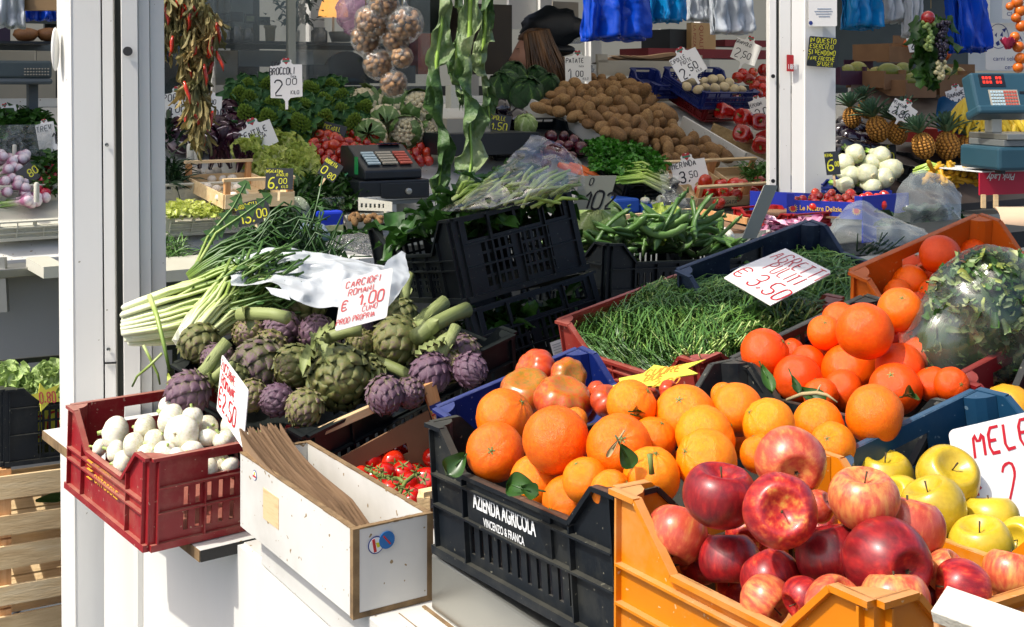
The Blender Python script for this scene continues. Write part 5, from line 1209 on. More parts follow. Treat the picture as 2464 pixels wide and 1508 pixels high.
# ---------------------------------------------------------------- broad bean crate
fN = P(1462, 585, 3.25); fL = Paz(fN, 125, 1400, 572); fR = Paz(fN, 35, 1900, 575)
fv, fM, fLB, fLA = place_crate('plastic_crate', 'black plastic crate of broad beans behind the navy crate', C_BLK2, fN, fN+dirz(125)*.38, fN+(fR-fN).normalized()*.58, .20, kinds=('grid', 'grid', 'slots', 'slots'), dips=(.04, .04, .05, .0))
KBP = []
for i in range(4):
    m = MB(); slab_pod(m, None, 1.0, .078, .35+.25*i, 11, i); m.tube([(.5, -.1*(.35+.25*i)*.8, 0), (.56, -.13, .02)], [.03, .012], 6)
    KBP.append(Kind('bean_pod', [(None, m.mesh('bean_pod', GREEN_POD))], 'bean pod', 'broad bean pods heaped in the black crate'))
for i in range(125):
    x, y = RN.uniform(.05, fLB-.03), RN.uniform(.05, fLA-.03); z = .15+.09*math.sin(PI*x/fLB)*math.sin(PI*min(1, y/fLA+.2))+RN.uniform(-.02, .02)
    up = RN.random() < .12
    KBP[i % 4].put(fM @ T((x, y, z+(.02 if up else 0))) @ RZm(RN.uniform(-50, 60)) @ RY(-RN.uniform(35, 70) if up else RN.uniform(-16, 16)) @ RX(RN.uniform(0, 360)) @ SCL(RN.uniform(.13, .17)), 'green broad bean pod in the heap in the black crate')
KCAB = Kind('cabbage', [(None, cabbage_mesh(3, PALEL))], 'cabbage'); KCAB2 = Kind('cabbage', [(None, cabbage_mesh(5, PALEL, 12))], 'cabbage')
def put_px(kind, px, py, dm, d, label, ax=(0, 1, .2), roll=0, group=None, s=(1, 1, 1)):
    return kind.put(T(P(px, py, d)) @ align(Vector((ax[0], -ax[2], ax[1])), roll) @ SCL(dm/2*d/F*s[0], dm/2*d/F*s[1], dm/2*d/F*s[2]), label, group)
put_px(KCAB, 1440, 538, 142, 3.5, 'large pale green cabbage left of the broad beans', (-.1, .6, .7), 30)
put_px(Kind('lettuce', [(None, head_mesh('lettuce', LETT, 4, 20, 1, .8, .5))], 'lettuce'), 1590, 545, 115, 3.75, 'frilly pale lettuce lying sunlit behind the broad beans', (-.6, .4, .7), 60)
put_px(Kind('radicchio', [(None, cabbage_mesh(8, RADI, 8))], 'radicchio'), 1712, 560, 62, 3.75, 'purple and white radicchio head beside the askew grey card', (.3, .5, .8), 20)
put_px(Kind('onion', [(None, onion_mesh(3)[0])], 'onion'), 1745, 570, 50, 3.7, 'white bulb behind the tips of the broad beans', (.6, .5, .8))
m = MB(); m.ball(SCL(1.6, 1, 1), 20, 12, lambda q: 1+.03*MN.noise(q*8)); m.build('cabbage', DLEAF, None, T(P(1650, 528, 3.8)) @ SCL(.032), True, 'small dark blue green ball behind the broad beans', 'vegetable')
# low tray behind
mtT = empty('wooden_tray', T((0, 0, 0)), 'low wooden tray edged in yellow behind the broad beans', 'tray')
m = MB(); m.bar(P(1480, 530, 4.0), P(1660, 512, 4.25), .012, .03); m.build('side_board', WOOD, mtT)
m = MB(); m.bar(P(1665, 505, 4.05), P(1800, 532, 3.9), .012, .02); m.build('top_rail', WOODV, mtT)
m = MB(); m.bar(P(1480, 545, 4.0), P(1780, 545, 4.1), .3, .01); m.build('base', CARD, mtT)
# white bags right of the beans
sheet('plastic_bag', 'milky crumpled plastic bag lying between the navy and orange crates', [[(2040, 498, 3.2), (2070, 490, 3.2), (2110, 510, 3.2), (2160, 530, 3.2), (2210, 545, 3.2)], [(2000, 540, 3.1), (2050, 525, 3.05), (2110, 545, 3.05), (2160, 555, 3.05), (2225, 570, 3.1)], [(1985, 575, 3.05), (2040, 575, 3.0), (2100, 590, 2.98), (2150, 600, 2.98), (2200, 600, 3.0)], [(1990, 615, 3.05), (2050, 620, 3.02), (2100, 625, 3.0), (2150, 635, 2.98), (2190, 640, 3.0)]], FILM2, .03, seed=21, cat='bag')
sheet('plastic_bag', 'open grey plastic bag of dark leaves behind the orange crate', [[(2185, 425, 4.0), (2215, 415, 4.0), (2250, 425, 4.0), (2285, 450, 4.0), (2310, 465, 4.0)], [(2160, 455, 3.9), (2200, 460, 3.88), (2240, 470, 3.88), (2280, 480, 3.9), (2312, 490, 3.95)], [(2145, 500, 3.85), (2190, 500, 3.8), (2230, 505, 3.8), (2270, 510, 3.82), (2312, 520, 3.9)], [(2140, 535, 3.85), (2185, 540, 3.8), (2230, 545, 3.8), (2270, 545, 3.8), (2312, 540, 3.85)]], FILM2, .03, seed=31, cat='bag')
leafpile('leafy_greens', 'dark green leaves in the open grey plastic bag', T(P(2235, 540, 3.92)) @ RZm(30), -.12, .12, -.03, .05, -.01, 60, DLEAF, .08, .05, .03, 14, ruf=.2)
b = MB()
for i in range(16):
    p = P(2090+RN.uniform(-30, 50), 605+RN.uniform(-5, 8), 2.96); q = p+Vector((RN.uniform(.0, .07), 0, RN.uniform(.01, .05)))
    b.tube([p, q], [.005, .003], 5, None, [.2, .6], 0, .4)
b.build('cut_leaf_pile', DLEAF, None, None, True, 'bundle of cut dark green leaves lying on the milky bag', 'leaves', None, 'stuff')
# bag of chopped greens, right edge
bg = empty('bag_of_greens', T(P(2385, 758, 2.02)), 'clear plastic bag packed with chopped mixed greens at the right edge', 'bag')
def bagfn(q):
    return (1+.07*MN.noise(q*2.2)+.035*(1-abs(MN.noise(q*5))*2))*(1+.55*max(0, (-.80*q.x-.6*q.z-.62)/.38)**1.3)
Rb = SCL(.104, .085, .110)
m = MB(); m.ball(Rb, 64, 44, lambda q: bagfn(q))
o = m.build('bag_skin', film('greens_bag_film', '#c8d0c8', see=1.02, gl=.4, rough=.12, ns=5, bump=.7), bg, None, True)
r = random.Random(5)
for nm, mt_, n in (('chopped_leaves', mat('chopped_leaf', ['#2c4420', '#5c7840', '#8c9c64', '#b4b080'], na=.9, ns=30, rough=.5), 900), ('green_scraps', GLEAF, 700), ('yellow_scraps', LETT, 160), ('orange_scraps', CARR, 22)):
    m = MB()
    for i in range(n):
        q = Vector((r.gauss(0, 1), r.gauss(0, 1), r.gauss(0, 1))).normalized()*(.93-.25*r.random()**2)
        p = Rb @ (q*bagfn(q)*.98); s_ = .014 if nm != 'orange_scraps' else .007
        M = T(p) @ align(q, r.uniform(0, 360)) @ RX(r.uniform(-50, 50)) @ RY(r.uniform(-50, 50)) @ RZm(r.uniform(0, 360))
        leaf(m, M @ T((-s_*.5, 0, 0)), s_*r.uniform(.7, 1.9), s_*r.uniform(.4, 1.1), r.uniform(-.5, .8), .4, .5, 3, 3, .9, .5, i, tipw=.8)
    m.build(nm, mt_, bg, None, True)
m = MB(); m.ball(Rb @ SCL(.84), 40, 28, lambda q: bagfn(q)*(1+.1*MN.noise(q*9))); m.build('packed_core', GLEAF, bg, None, True)
# leaves and twigs lying on the oranges
def leafobj(a, b_, d0, d1, W, label, mt_=LEAFC, bend=.25, roll=0):
    p, q = P(*a, d0), P(*b_, d1); v = q-p; x = v.normalized(); n = Vector((0, -1, .6)); y = n.cross(x).normalized(); z = x.cross(y)
    M = Matrix((x, y, z)).transposed().to_4x4(); M.translation = p
    m = MB(); leaf(m, RX(roll), v.length, W, bend, .12, .5, 10, 6, .8, .12, 1, fr=1, tipw=0)
    m.tube([(-.012, 0, .003), (0, 0, 0), (v.length*.5, 0, .0)], [.0012, .0012, .0008], 5)
    return m.build('orange_leaf', mt_, None, M, True, label, 'leaf')
leafobj((1118, 1098), (1072, 1142), 1.69, 1.67, .036, 'yellowing leaf drooping over the left rim of the lettered crate', LEAFC, .3)
leafobj((1290, 1178), (1205, 1155), 1.49, 1.50, .034, 'dark curled leaf on the front oranges over the crate rim', LEAFC, .5)
leafobj((1255, 1175), (1298, 1188), 1.485, 1.475, .022, 'small dark leaf at the rim beside the curled one')
leafobj((1492, 1070), (1525, 1130), 1.44, 1.43, .024, 'dark leaf hanging from the twig of the central orange')
leafobj((1490, 1055), (1455, 1105), 1.44, 1.44, .007, 'dry pale twig on the central orange', TWIG)
leafobj((1522, 990), (1580, 978), 1.60, 1.64, .030, 'dark green leaf between the tall orange and its neighbour')
leafobj((1530, 1000), (1578, 1008), 1.60, 1.62, .024, 'light green leaf under the dark one by the tall orange')
leafobj((1832, 882), (1860, 932), 1.98, 1.92, .022, 'long narrow green leaf at the left of the rear black crate')
leafobj((1925, 940), (1985, 965), 1.85, 1.80, .03, 'curled green leaf with a twig lying over the crate rim')
leafobj((2170, 955), (2215, 938), 1.80, 1.85, .028, 'dark leaf beside the black corner at the teal crate')
leafobj((1905, 905), (1925, 945), 1.85, 1.83, .014, 'small dark leaf and twig on the flattened rear orange')
m = MB(); pts = [P(1893, 962, 1.84), P(1930, 948, 1.82), P(1965, 945, 1.80), P(1990, 950, 1.79), P(2015, 968, 1.78)]
m.tube(pts, [.0022, .003, .003, .0025, .001], 6); m.tube([P(1965, 945, 1.8), P(1975, 925, 1.8)], [.002, .001], 5)
m.build('twig', TWIG, None, None, True, 'pale dry twig lying across the rim between the two orange crates', 'twig')
m = MB(); m.tube([P(1568, 1140, 1.40), P(1566, 1120, 1.40), P(1563, 1092, 1.40)], [.0035, .003, .0035], 7); m.build('twig', CALYX, None, None, True, 'upright green stalk on the flattened orange by the yellow crate', 'twig')
m = MB(); m.tube([P(2008, 1058, 1.60), P(2016, 1040, 1.60), P(2013, 1018, 1.60), P(2000, 1015, 1.60)], [.0025, .0022, .0018, .001], 6); m.build('twig', TWIG, None, None, True, 'curled dry stalk on the orange by the teal crate rim', 'twig')
# ---------------------------------------------------------------- inside the stall: sloping display
dc = empty('display_counter', T((0, 0, 0)), 'long sloping white display counter with a steel front edge inside the stall', 'counter')
def srbox(name, s0, s1, r0, r1, z0, z1, mt, root=None, bevel=0, zb=None, **k):
    """box in counter directions; zb: heights at the back edge"""
    a0, a1 = z0, z1; b0, b1 = zb if zb else (z0, z1)
    v = [S(s0, r0, a0), S(s1, r0, a0), S(s1, r1, b0), S(s0, r1, b0), S(s0, r0, a1), S(s1, r0, a1), S(s1, r1, b1), S(s0, r1, b1)]
    m = MB(); m.add(v, [(3, 2, 1, 0), (4, 5, 6, 7), (0, 1, 5, 4), (1, 2, 6, 5), (2, 3, 7, 6), (3, 0, 4, 7)])
    return m.build(name, mt, root, bevel=bevel, **k)
srbox('sloping_shelf', -2.2, 6.5, 0, 1.15, RZ-.06, RZ-.035, WHITEB, dc, zb=(RZ-.06+1.15*RM, RZ-.035+1.15*RM))
srbox('steel_edge', -2.2, 6.5, -.13, -.002, RZ-.075, RZ-.045, STEEL, dc, .003)
srbox('front_panel', -2.2, 6.5, .02, .05, 0, RZ-.064, GREYWALL, dc)
srbox('back_ledge', -2.2, 6.5, 1.152, 1.30, 1.50, 1.535, WHITEB, dc)
srbox('back_panel', -2.2, 6.5, 1.30, 1.32, 0, 1.50, GREYM, dc)
o2 = srbox('front_shelf', -.12, 5, -.75, -.16, .90, .93, GREYM, dc)
srbox('front_shelf_leg', 1.0, 1.04, -.5, -.46, 0, .899, GREYM, dc)
# back of the shop
bs = empty('shop_back', T((0, 0, 0)), 'dim rear wall of the stall with pale panels and doors', 'wall')
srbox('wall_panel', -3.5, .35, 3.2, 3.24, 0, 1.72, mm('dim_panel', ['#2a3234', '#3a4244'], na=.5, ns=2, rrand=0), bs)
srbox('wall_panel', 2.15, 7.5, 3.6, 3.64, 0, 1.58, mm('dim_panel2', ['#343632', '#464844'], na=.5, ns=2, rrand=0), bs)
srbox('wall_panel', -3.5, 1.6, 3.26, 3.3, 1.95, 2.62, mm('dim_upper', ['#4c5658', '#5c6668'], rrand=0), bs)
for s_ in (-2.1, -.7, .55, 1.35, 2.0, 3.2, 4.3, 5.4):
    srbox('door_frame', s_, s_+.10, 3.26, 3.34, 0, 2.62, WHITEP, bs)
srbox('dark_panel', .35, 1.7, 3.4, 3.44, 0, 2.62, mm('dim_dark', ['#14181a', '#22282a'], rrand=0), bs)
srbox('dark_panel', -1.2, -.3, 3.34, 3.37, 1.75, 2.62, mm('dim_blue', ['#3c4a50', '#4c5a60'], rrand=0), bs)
bf = MB(); bf.box(-30, 30, 0, .3, 0, 9, T(S(0, 14, 0)) @ RZm(33)); bf.build('building', mat('cream_render', ['#b8a888', '#cfc4a8'], na=.5, ns=.4, rrand=0), None, None, False, 'pale rendered building glimpsed behind the stall', 'building')
# glazing with a mullion
gw = empty('glass_screen', T((0, 0, 0)), 'glass screen with a pale upright behind the vegetables', 'window')
m = MB(); a = Pr(700, 0, 1.5); m.box(-.018, .018, -.02, .02, 0, 1.3, T((a.x, a.y, 1.42)) @ RZm(33)); m.build('mullion', mm('mullion_paint', ['#8c9088', '#9a9e96'], rrand=0), gw)
p, q = Pr(395, 100, 1.5), Pr(1035, 100, 1.5)
m = MB(); m.add([(p.x, p.y, 1.54), (q.x, q.y, 1.54), (q.x, q.y, 2.6), (p.x, p.y, 2.6)], [(0, 1, 2, 3)]); m.build('pane', GLASSM, gw)
# shelf with jars
sh = empty('wall_shelf', T((0, 0, 0)), 'long dark shelf on a grey rail behind the glass', 'shelf')
def pxbox(name, x0, y0, x1, y1, r, dep, mt, root=None, bevel=0, M=None, **k):
    p = Pr(x0, y1, r); q = Pr(x1, y1, r); tz = (YH-y0)/F*((p.y+q.y)/2)+CZ
    bz = (YH-y1)/F*((p.y+q.y)/2)+CZ
    n = RD*dep; v = [(p.x, p.y), (q.x, q.y), (q.x+n.x, q.y+n.y), (p.x+n.x, p.y+n.y)]
    m = MB(); m.add([(a, b, z) for z in (bz, tz) for a, b in v], [(3, 2, 1, 0), (4, 5, 6, 7), (0, 1, 5, 4), (1, 2, 6, 5), (2, 3, 7, 6), (3, 0, 4, 7)])
    return m.build(name, mt, root, bevel=bevel, **k)
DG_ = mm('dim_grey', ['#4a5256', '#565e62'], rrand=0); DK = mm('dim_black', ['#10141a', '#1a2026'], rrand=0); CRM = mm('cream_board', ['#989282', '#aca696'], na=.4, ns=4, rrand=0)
pxbox('shelf_board', 392, 100, 1038, 106, 1.8, .3, DK, sh); pxbox('shelf_rail', 392, 106, 1038, 119, 2.0, .02, DG_, sh)
pxbox('wall_panel', 520, 121, 572, 204, 2.2, .02, CRM, bs); pxbox('wall_panel', 576, 121, 700, 160, 2.2, .02, mm('dim_blue2', ['#7c8a90', '#8c989c'], rrand=0), bs); pxbox('wall_panel', 712, 119, 850, 158, 2.2, .02, mm('dim_blue2', ['']), bs)
pxbox('notice', 710, 124, 754, 156, 2.05, .004, PAPERW, None, label='blank white paper pinned under the dark shelf', cat='notice')
for i, (x0, y0, x1, y1, lb) in enumerate(((505, 30, 550, 55, 'leftmost dark picture frame on the shelf behind the glass'), (553, 28, 585, 52, 'second dark frame on the shelf behind the glass'), (590, 33, 616, 56, 'frame with a pale picture on the shelf'), (624, 40, 650, 60, 'tilted dark frame beside the white upright'))):
    fr_ = pxbox('picture_frame', x0, y0, x1, y1+44 if 0 else y1, 2.0, .015, DK, None, label=lb, cat='picture frame', group='picture frames on the shelf')
    if i == 2: pxbox('picture', x0+4, y0+5, x1-4, y1-5, 1.995, .003, mm('dim_green', ['#3c4a34', '#7c8468'], na=.9, ns=60), fr_)
def jar(px, py, w, h, lb, mt, cat='jar', prof=None, r=1.9):
    b = Pr(px, py+h/2, r); sc = b.y/F; R_ = w/2*sc; Hh = h*sc
    m = MB(); m.lathe(prof or [(.7, 0), (1, .05), (1, .75), (.7, .88), (.75, 1)], 16)
    m.build('jar', mt, None, T(b) @ SCL(R_, R_, Hh), True, lb, cat, 'jars along the shelf')
JG = film('jar_glass', '#5c6468', see=.5, gl=.6, ns=4, bump=.1)
for i, (x, y, w, h, lb) in enumerate(((520, 85, 24, 32, 'first glass jar from the left on the dark shelf'), (545, 83, 22, 34, 'second glass jar from the left on the dark shelf'), (570, 82, 24, 38, 'dark glass jar in the middle of the shelf'), (598, 84, 26, 34, 'wide glass jar left of the ribbed pot'), (768, 84, 40, 36, 'glass jar with a blue lid right of the upright'))):
    jar(x, y, w, h, lb, JG)
jar(650, 81, 32, 40, 'ribbed tan pot standing on the shelf', mm('tan_pot', ['#6c6044', '#8a7c58'], stretch=(8, 8, .1), ns=12), 'pot', [(.55, 0), (.7, .1), (.8, .8), (1, .9), (.95, 1)])
jar(712, 88, 22, 30, 'white vase holding a dark plant on the shelf', CRM, 'vase', [(.7, 0), (.8, .3), (1, 1)])
jar(820, 88, 60, 24, 'wicker basket on the shelf under the lamp', mm('wicker', ['#4a4438', '#6c6454'], ns=40), 'basket', [(.75, 0), (1, .95), (.9, 1)])
m = MB()
for i in range(90):
    leaf(m, T((RN.gauss(0, .07), RN.gauss(0, .04), RN.uniform(-.02, .12))) @ RZm(RN.uniform(0, 360)) @ RY(RN.uniform(-80, 20)), .06, .025, .3, .2, .3, 4, 2, .5, .3, i)
for i in range(9): m.tube([(0, 0, -.05), (RN.uniform(-.05, .05), 0, .12), (RN.uniform(-.16, .02), 0, .3)], [.003, .002, .001], 4)
m.build('potted_plant', DLEAF, None, T(Pr(712, 55, 1.85)), True, 'dark bushy plant with bare twigs on the shelf behind the glass', 'plant')
lm = MB(); lp = Pr(802, 40, 2.1); lm.lathe([(.085, 0), (.083, .03), (.06, .10), (.03, .15)], 20); lroot = empty('table_lamp', T(lp), 'glowing orange lamp shade above the shelf', 'lamp')
lm.build('lamp_shade', emit('lamp_glow', '#e0a050', .9), lroot, None, True); m = MB(); m.tube([(0, 0, -.16), (0, 0, 0)], [.008, .006], 8); m.build('lamp_base', CRM, lroot)
# dark chair back and boxes
m = MB(); c0 = Pr(830, 205, 1.65)
m.prism([(-.13, 0), (.13, 0), (.13, .06)]+[(.13*math.cos(rad(a)), .06+.12*math.sin(rad(a))) for a in range(0, 181, 15)]+[(-.13, .06)], .03, T(c0) @ RZm(33) @ RX(90)); m.build('chair_back', DK, None, None, False, 'black rounded chair back behind the glass', 'chair')
pxbox('dark_appliance', 716, 156, 1000, 200, 1.62, .2, DK, None, label='low black appliance behind the broccoli', cat='appliance')
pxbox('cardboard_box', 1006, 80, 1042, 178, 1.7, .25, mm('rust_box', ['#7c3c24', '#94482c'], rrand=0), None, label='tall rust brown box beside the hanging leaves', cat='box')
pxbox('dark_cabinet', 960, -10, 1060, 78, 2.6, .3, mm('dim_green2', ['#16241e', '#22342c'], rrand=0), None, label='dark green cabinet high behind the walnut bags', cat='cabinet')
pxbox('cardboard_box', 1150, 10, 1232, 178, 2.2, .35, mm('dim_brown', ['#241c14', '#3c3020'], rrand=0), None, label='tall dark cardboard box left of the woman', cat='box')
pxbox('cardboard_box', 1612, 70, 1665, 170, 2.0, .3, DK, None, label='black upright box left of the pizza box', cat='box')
pz = pxbox('pizza_box', 1664, 55, 1722, 125, 1.95, .05, mm('pizza_box_card', ['#b08c5c', '#c8a878'], rrand=0), None, label='printed pizza box standing on end behind the onions', cat='box')
m = MB(); p0 = Pr(1690, 128, 1.93); printed(m, "QUALITA'", Pr(1683, 60, 1.93), Vector((0, 0, -1)), SD, .05); printed(m, 'LA PIZZA', Pr(1668, 60, 1.93), Vector((0, 0, -1)), SD, .035); m.build('lettering', mm('dull_red', ['#8c2c1c', '#9c3424'], rrand=0), pz)
# cream bin board with folded bags
pxbox('bin_board', 1440, 146, 1690, 182, 1.30, .02, CRM, dc); pxbox('bin_board', 1438, 130, 1462, 150, 1.30, .02, CRM, dc); pxbox('bin_board', 1655, 132, 1690, 150, 1.30, .02, CRM, dc)
for i in range(5):
    m = MB(); m.grid(lambda u, v: Vector((u*.42, v*.1, .012*math.sin(u*5+i)+.02*v)), 8, 3); m.build('paper_bag', KRAFT, None, T(Pr(1470+18*i, 148-3*i, 1.4)) @ RZm(33), True, 'flat tan paper bag lying behind the cream board', 'paper bag', 'flat paper bags behind the cream board')
pxbox('red_shelf', 1560, 118, 1860, 140, 1.9, .3, mm('dim_red', ['#6c1018', '#841820'], rrand=0), None, label='long dull red shelf behind the onion crates', cat='shelf')
pxbox('red_shelf', 1745, 96, 1850, 112, 2.0, .2, mm('dim_red', ['']), None, label='short dull red shelf in the right corner', cat='shelf')
pxbox('door_panel', 1330, 4, 1392, 56, 3.3, .03, mm('beige_glass', ['#8c8474', '#9c9484'], rrand=0), bs); pxbox('door_panel', 1225, -30, 1290, 70, 3.3, .03, WHITEP, bs); pxbox('door_panel', 1300, -30, 1328, 90, 3.25, .03, WHITEP, bs); pxbox('door_panel', 1590, 70, 1610, 130, 3.2, .03, WHITEP, bs)
for i, (x, y, w, h, mt_, lb) in enumerate(((1330, 66, 150, 96, DK, 'black plastic bag piled behind the woman'), (1365, 90, 90, 34, FILM2, 'crumpled grey plastic bag above the potato sign'), (1400, 165, 60, 26, FILM2, 'small clear bag on the ledge right of the woman'), (1500, 150, 140, 16, mm('hose', ['#5c5444', '#74684e']), 'long drooping dark roll behind the potato heap'), (1350, 150, 60, 30, KRAFT, 'brown paper bag on the ledge behind the potatoes'), (1345, 120, 80, 30, DK, 'dark bundle behind the potato sign'))):
    m = MB(); m.ball(None, 20, 14, lambda q: 1+.25*MN.noise(q*2.2+Vector((i*3, 0, 0)))); b = Pr(x, y, 2.3); s_ = b.y/F/2
    m.build('plastic_bag', mt_, None, T(b) @ SCL(w*s_, .08, h*s_), True, lb, 'bag')
# the woman
W0 = Pr(1285, 195, 1.75); k_ = W0.y/F
def ringbody(mb, prof, n=24):
    v = []; f = []
    for (x, y, z, a, b) in prof:
        for i in range(n): t = 2*PI*i/n; v.append((x+a*math.cos(t), y+b*math.sin(t), z))
    for i in range(len(prof)-1):
        for j in range(n): f.append((i*n+j, i*n+(j+1) % n, (i+1)*n+(j+1) % n, (i+1)*n+j))
    f.append(tuple(range(n-1, -1, -1))); f.append(tuple((len(prof)-1)*n+j for j in range(n))); mb.add(v, f)
SKIN = mat('skin', ['#a07460', '#bc8c74'], na=.2, ns=8, rough=.5, sss=.1, rrand=0); HAIR = mat('brown_hair', ['#1c120a', '#4a3018', '#7c5630'], na=.9, ns=30, stretch=(1, 1, .08), rough=.45, rrand=0)
# face looks towards -x and down; head centre at the origin, built 0.23 m tall
hb = MB(); prof = [(.06, .0, -.62, .17, .13), (.05, 0, -.45, .21, .13), (.045, 0, -.30, .20, .12), (.04, 0, -.22, .14, .09), (.035, 0, -.17, .065, .06), (.03, 0, -.12, .055, .055), (.0, 0, -.105, .075, .05)]
for i in range(1, 15):
    f = i/14; z = -.10+.215*f; a = .088*math.sin(min(PI*.97, .62+f*2.35))+.008; prof.append((-.002+.012*(f-.5), 0, z, a*1.05, a*.82))
ringbody(hb, prof, 32)
def facepush(v):
    x, y, z = v
    if x < 0 and abs(y) < .05 and z > -.11:
        w = math.exp(-(y/.013)**2)
        x -= .024*w*math.exp(-((z+.012)/.016)**2)+.010*w*math.exp(-((z-.012)/.02)**2)      # nose
        x -= .009*math.exp(-(y/.02)**2)*(math.exp(-((z+.046)/.006)**2)+math.exp(-((z+.058)/.007)**2)) # lips
        x -= .012*math.exp(-(y/.022)**2)*math.exp(-((z+.088)/.012)**2)                         # chin
        x += .010*(math.exp(-((abs(y)-.032)/.012)**2))*math.exp(-((z-.022)/.010)**2)           # eye sockets
        x -= .004*math.exp(-((z-.042)/.008)**2)
    return (x, y, z)
hb2 = MB(); hb2.v = [facepush(v) for v in hb.v]; hb2.f = hb.f; hb2.t = hb.t; hb2.m = hb.m
Wm = T(Pr(1280, 128, 1.75)) @ RZm(10) @ RY(-12) @ SCL(1.12)
wo = empty('person', Wm, 'woman with shoulder length brown hair looking down, behind the cabbages', 'person')
hb2.build('body', SKIN, wo, None, True)
m = MB()
for sy in (-1, 1):
    m.ball(T((-.066, sy*.031, .021)) @ SCL(.007, .011, .007), 12, 8)
    m.bar((-.083, sy*.018, .040), (-.074, sy*.046, .040), .004, .004)
m.build('brow', HAIR, wo)
m = MB(); m.ball(T((.0, .074, .0)) @ SCL(.012, .006, .026), 12, 8); m.build('ear', SKIN, wo, None, True)
m = MB(); r = random.Random(3)
m.ball(T((.022, 0, .038)) @ SCL(.098, .088, .092), 24, 16, lambda q: (1 if q.x > -.35 or q.z > .55 else .72)*(1+.05*MN.noise(q*4)))
for i in range(420):
    a = rad(r.uniform(-128, 128)); top = Vector((.02+.03*math.cos(a), .03*math.sin(a), .125)); l = r.uniform(.20, .36)
    R_ = .095+r.uniform(-.012, .014); o = Vector((.02+R_*math.cos(a), R_*.92*math.sin(a), .03)); e = o+Vector((.025*math.cos(a)+r.uniform(-.02, .03), .02*math.sin(a)+r.uniform(-.02, .02), -l))
    m.tube([top, (top+o)/2+Vector((.025*math.cos(a), .025*math.sin(a), .028)), o, (o+e)/2+Vector((.015*math.cos(a), .01*math.sin(a), 0)), e], [.004, .006, .0065, .006, .002], 4, None, None, 0, .6)
m.build('hair', HAIR, wo, None, True)
m = MB(); ringbody(m, [(.06, 0, -.9, .20, .15), (.06, 0, -.62, .20, .15), (.05, 0, -.45, .235, .15), (.045, 0, -.30, .225, .135), (.04, 0, -.225, .16, .105), (.035, 0, -.185, .085, .075)]); m.build('dark_top', DK, wo, None, True)
# ---------------------------------------------------------------- filling the slope
def inpoly(x, y, p):
    c = False; j = len(p)-1
    for i in range(len(p)):
        if (p[i][1] > y) != (p[j][1] > y) and x < (p[j][0]-p[i][0])*(y-p[i][1])/(p[j][1]-p[i][1])+p[i][0]: c = not c
        j = i
    return c
def fill(poly, dm, kinds, label, group, lift=.0, hump=.04, vary=.12, sx=.86, sy=.66, ax=None, where=Rp, mx=300, s=(1, 1, 1)):
    xs = [p[0] for p in poly]; ys = [p[1] for p in poly]; y = max(ys); row = 0; n = 0; cx, cy = (min(xs)+max(xs))/2, (min(ys)+max(ys))/2
    while y > min(ys):
        x = min(xs)+(dm*.43 if row % 2 else 0)
        while x < max(xs):
            X, Y = x+rnd(-.2, .2)*dm, y+rnd(-.2, .2)*dm
            if inpoly(X, Y, poly) and n < mx:
                h = 1-max(abs(X-cx)/(max(xs)-min(xs)), abs(Y-cy)/(max(ys)-min(ys)))*2
                p = where(X, Y, lift+hump*max(0, h)+rnd(-.012, .012)); r = dm/2*p.y/F*(1+rnd(-vary, vary))
                a = ax or (rnd(-1, 1), rnd(-1, 1), rnd(-1, 1))
                RN.choice(kinds).put(T(p) @ align(Vector((a[0], -a[2], a[1])), rnd(0, 360)) @ SCL(r*s[0], r*s[1], r*s[2]), label, group); n += 1
            x += dm*sx
        y -= dm*sy; row += 1
    return n
KPO = [Kind('potato', [(None, potato_mesh(i))], 'potato') for i in range(7)]
fill([(1285, 262), (1320, 215), (1400, 192), (1440, 178), (1525, 190), (1560, 240), (1620, 262), (1632, 330), (1700, 335), (1748, 372), (1712, 398), (1600, 392), (1560, 352), (1460, 325), (1340, 268)], 29, KPO, 'brown potato in the big heap on the sloping bin', 'potatoes in the heap', .05, .10, .28)
fill([(1300, 255), (1400, 205), (1520, 200), (1610, 265), (1632, 330), (1735, 372), (1600, 385), (1460, 322)], 44, KPO, 'brown potato in the big heap on the sloping bin', 'potatoes in the heap', .0, .07, .15)
KRO = [Kind('onion', [(None, onion_mesh(i, REDON)[0])], 'onion') for i in (21, 22)]
fill([(1290, 330), (1350, 322), (1408, 345), (1405, 395), (1300, 395), (1285, 360)], 32, KRO, 'dark red onion in the black crate beside the parsley', 'red onions', .04, .03)
tp = [Kind('tomato', [('skin', a), ('calyx', b)], 'tomato') for a, b in (tomato_mesh(31, TOMD, 1.25), tomato_mesh(32, TOMD, 1.35))]
fill([(722, 322), (790, 302), (830, 298), (885, 322), (945, 345), (945, 365), (885, 378), (868, 420), (830, 420), (775, 395), (738, 370)], 25, tp, 'small oval red tomato in the heap behind the cash register', 'small oval tomatoes', .03, .05, .15)
tm = [Kind('tomato', [('skin', a), ('calyx', b)], 'tomato') for a, b in (tomato_mesh(41, TOMD, .8, 8, .08), tomato_mesh(42, TOM, .8, 7, .06))]
fill([(1668, 445), (1720, 425), (1780, 420), (1850, 440), (1850, 490), (1668, 490)], 36, tm, 'ribbed red tomato in the low wooden crates by the post', 'tomatoes in the wooden crates by the post', .04, .02)
fill([(1765, 175), (1800, 158), (1850, 165), (1850, 245), (1800, 215)], 28, tm, 'dark red tomato in the rear crate beside the onion crate', 'tomatoes in the rear crate', .05, .03)
fill([(940, 345), (1040, 345), (1040, 400), (960, 380)], 24, tp, 'small tomato in the box right of the cash register', 'small tomatoes by the register', .02, .01)
KPI = [Kind('onion', [(None, onion_mesh(i, mat('pale_onion_skin', ['#a8946c', '#cfc09a'], na=.5, ns=5, rough=.35))[0])], 'onion') for i in (51,)]
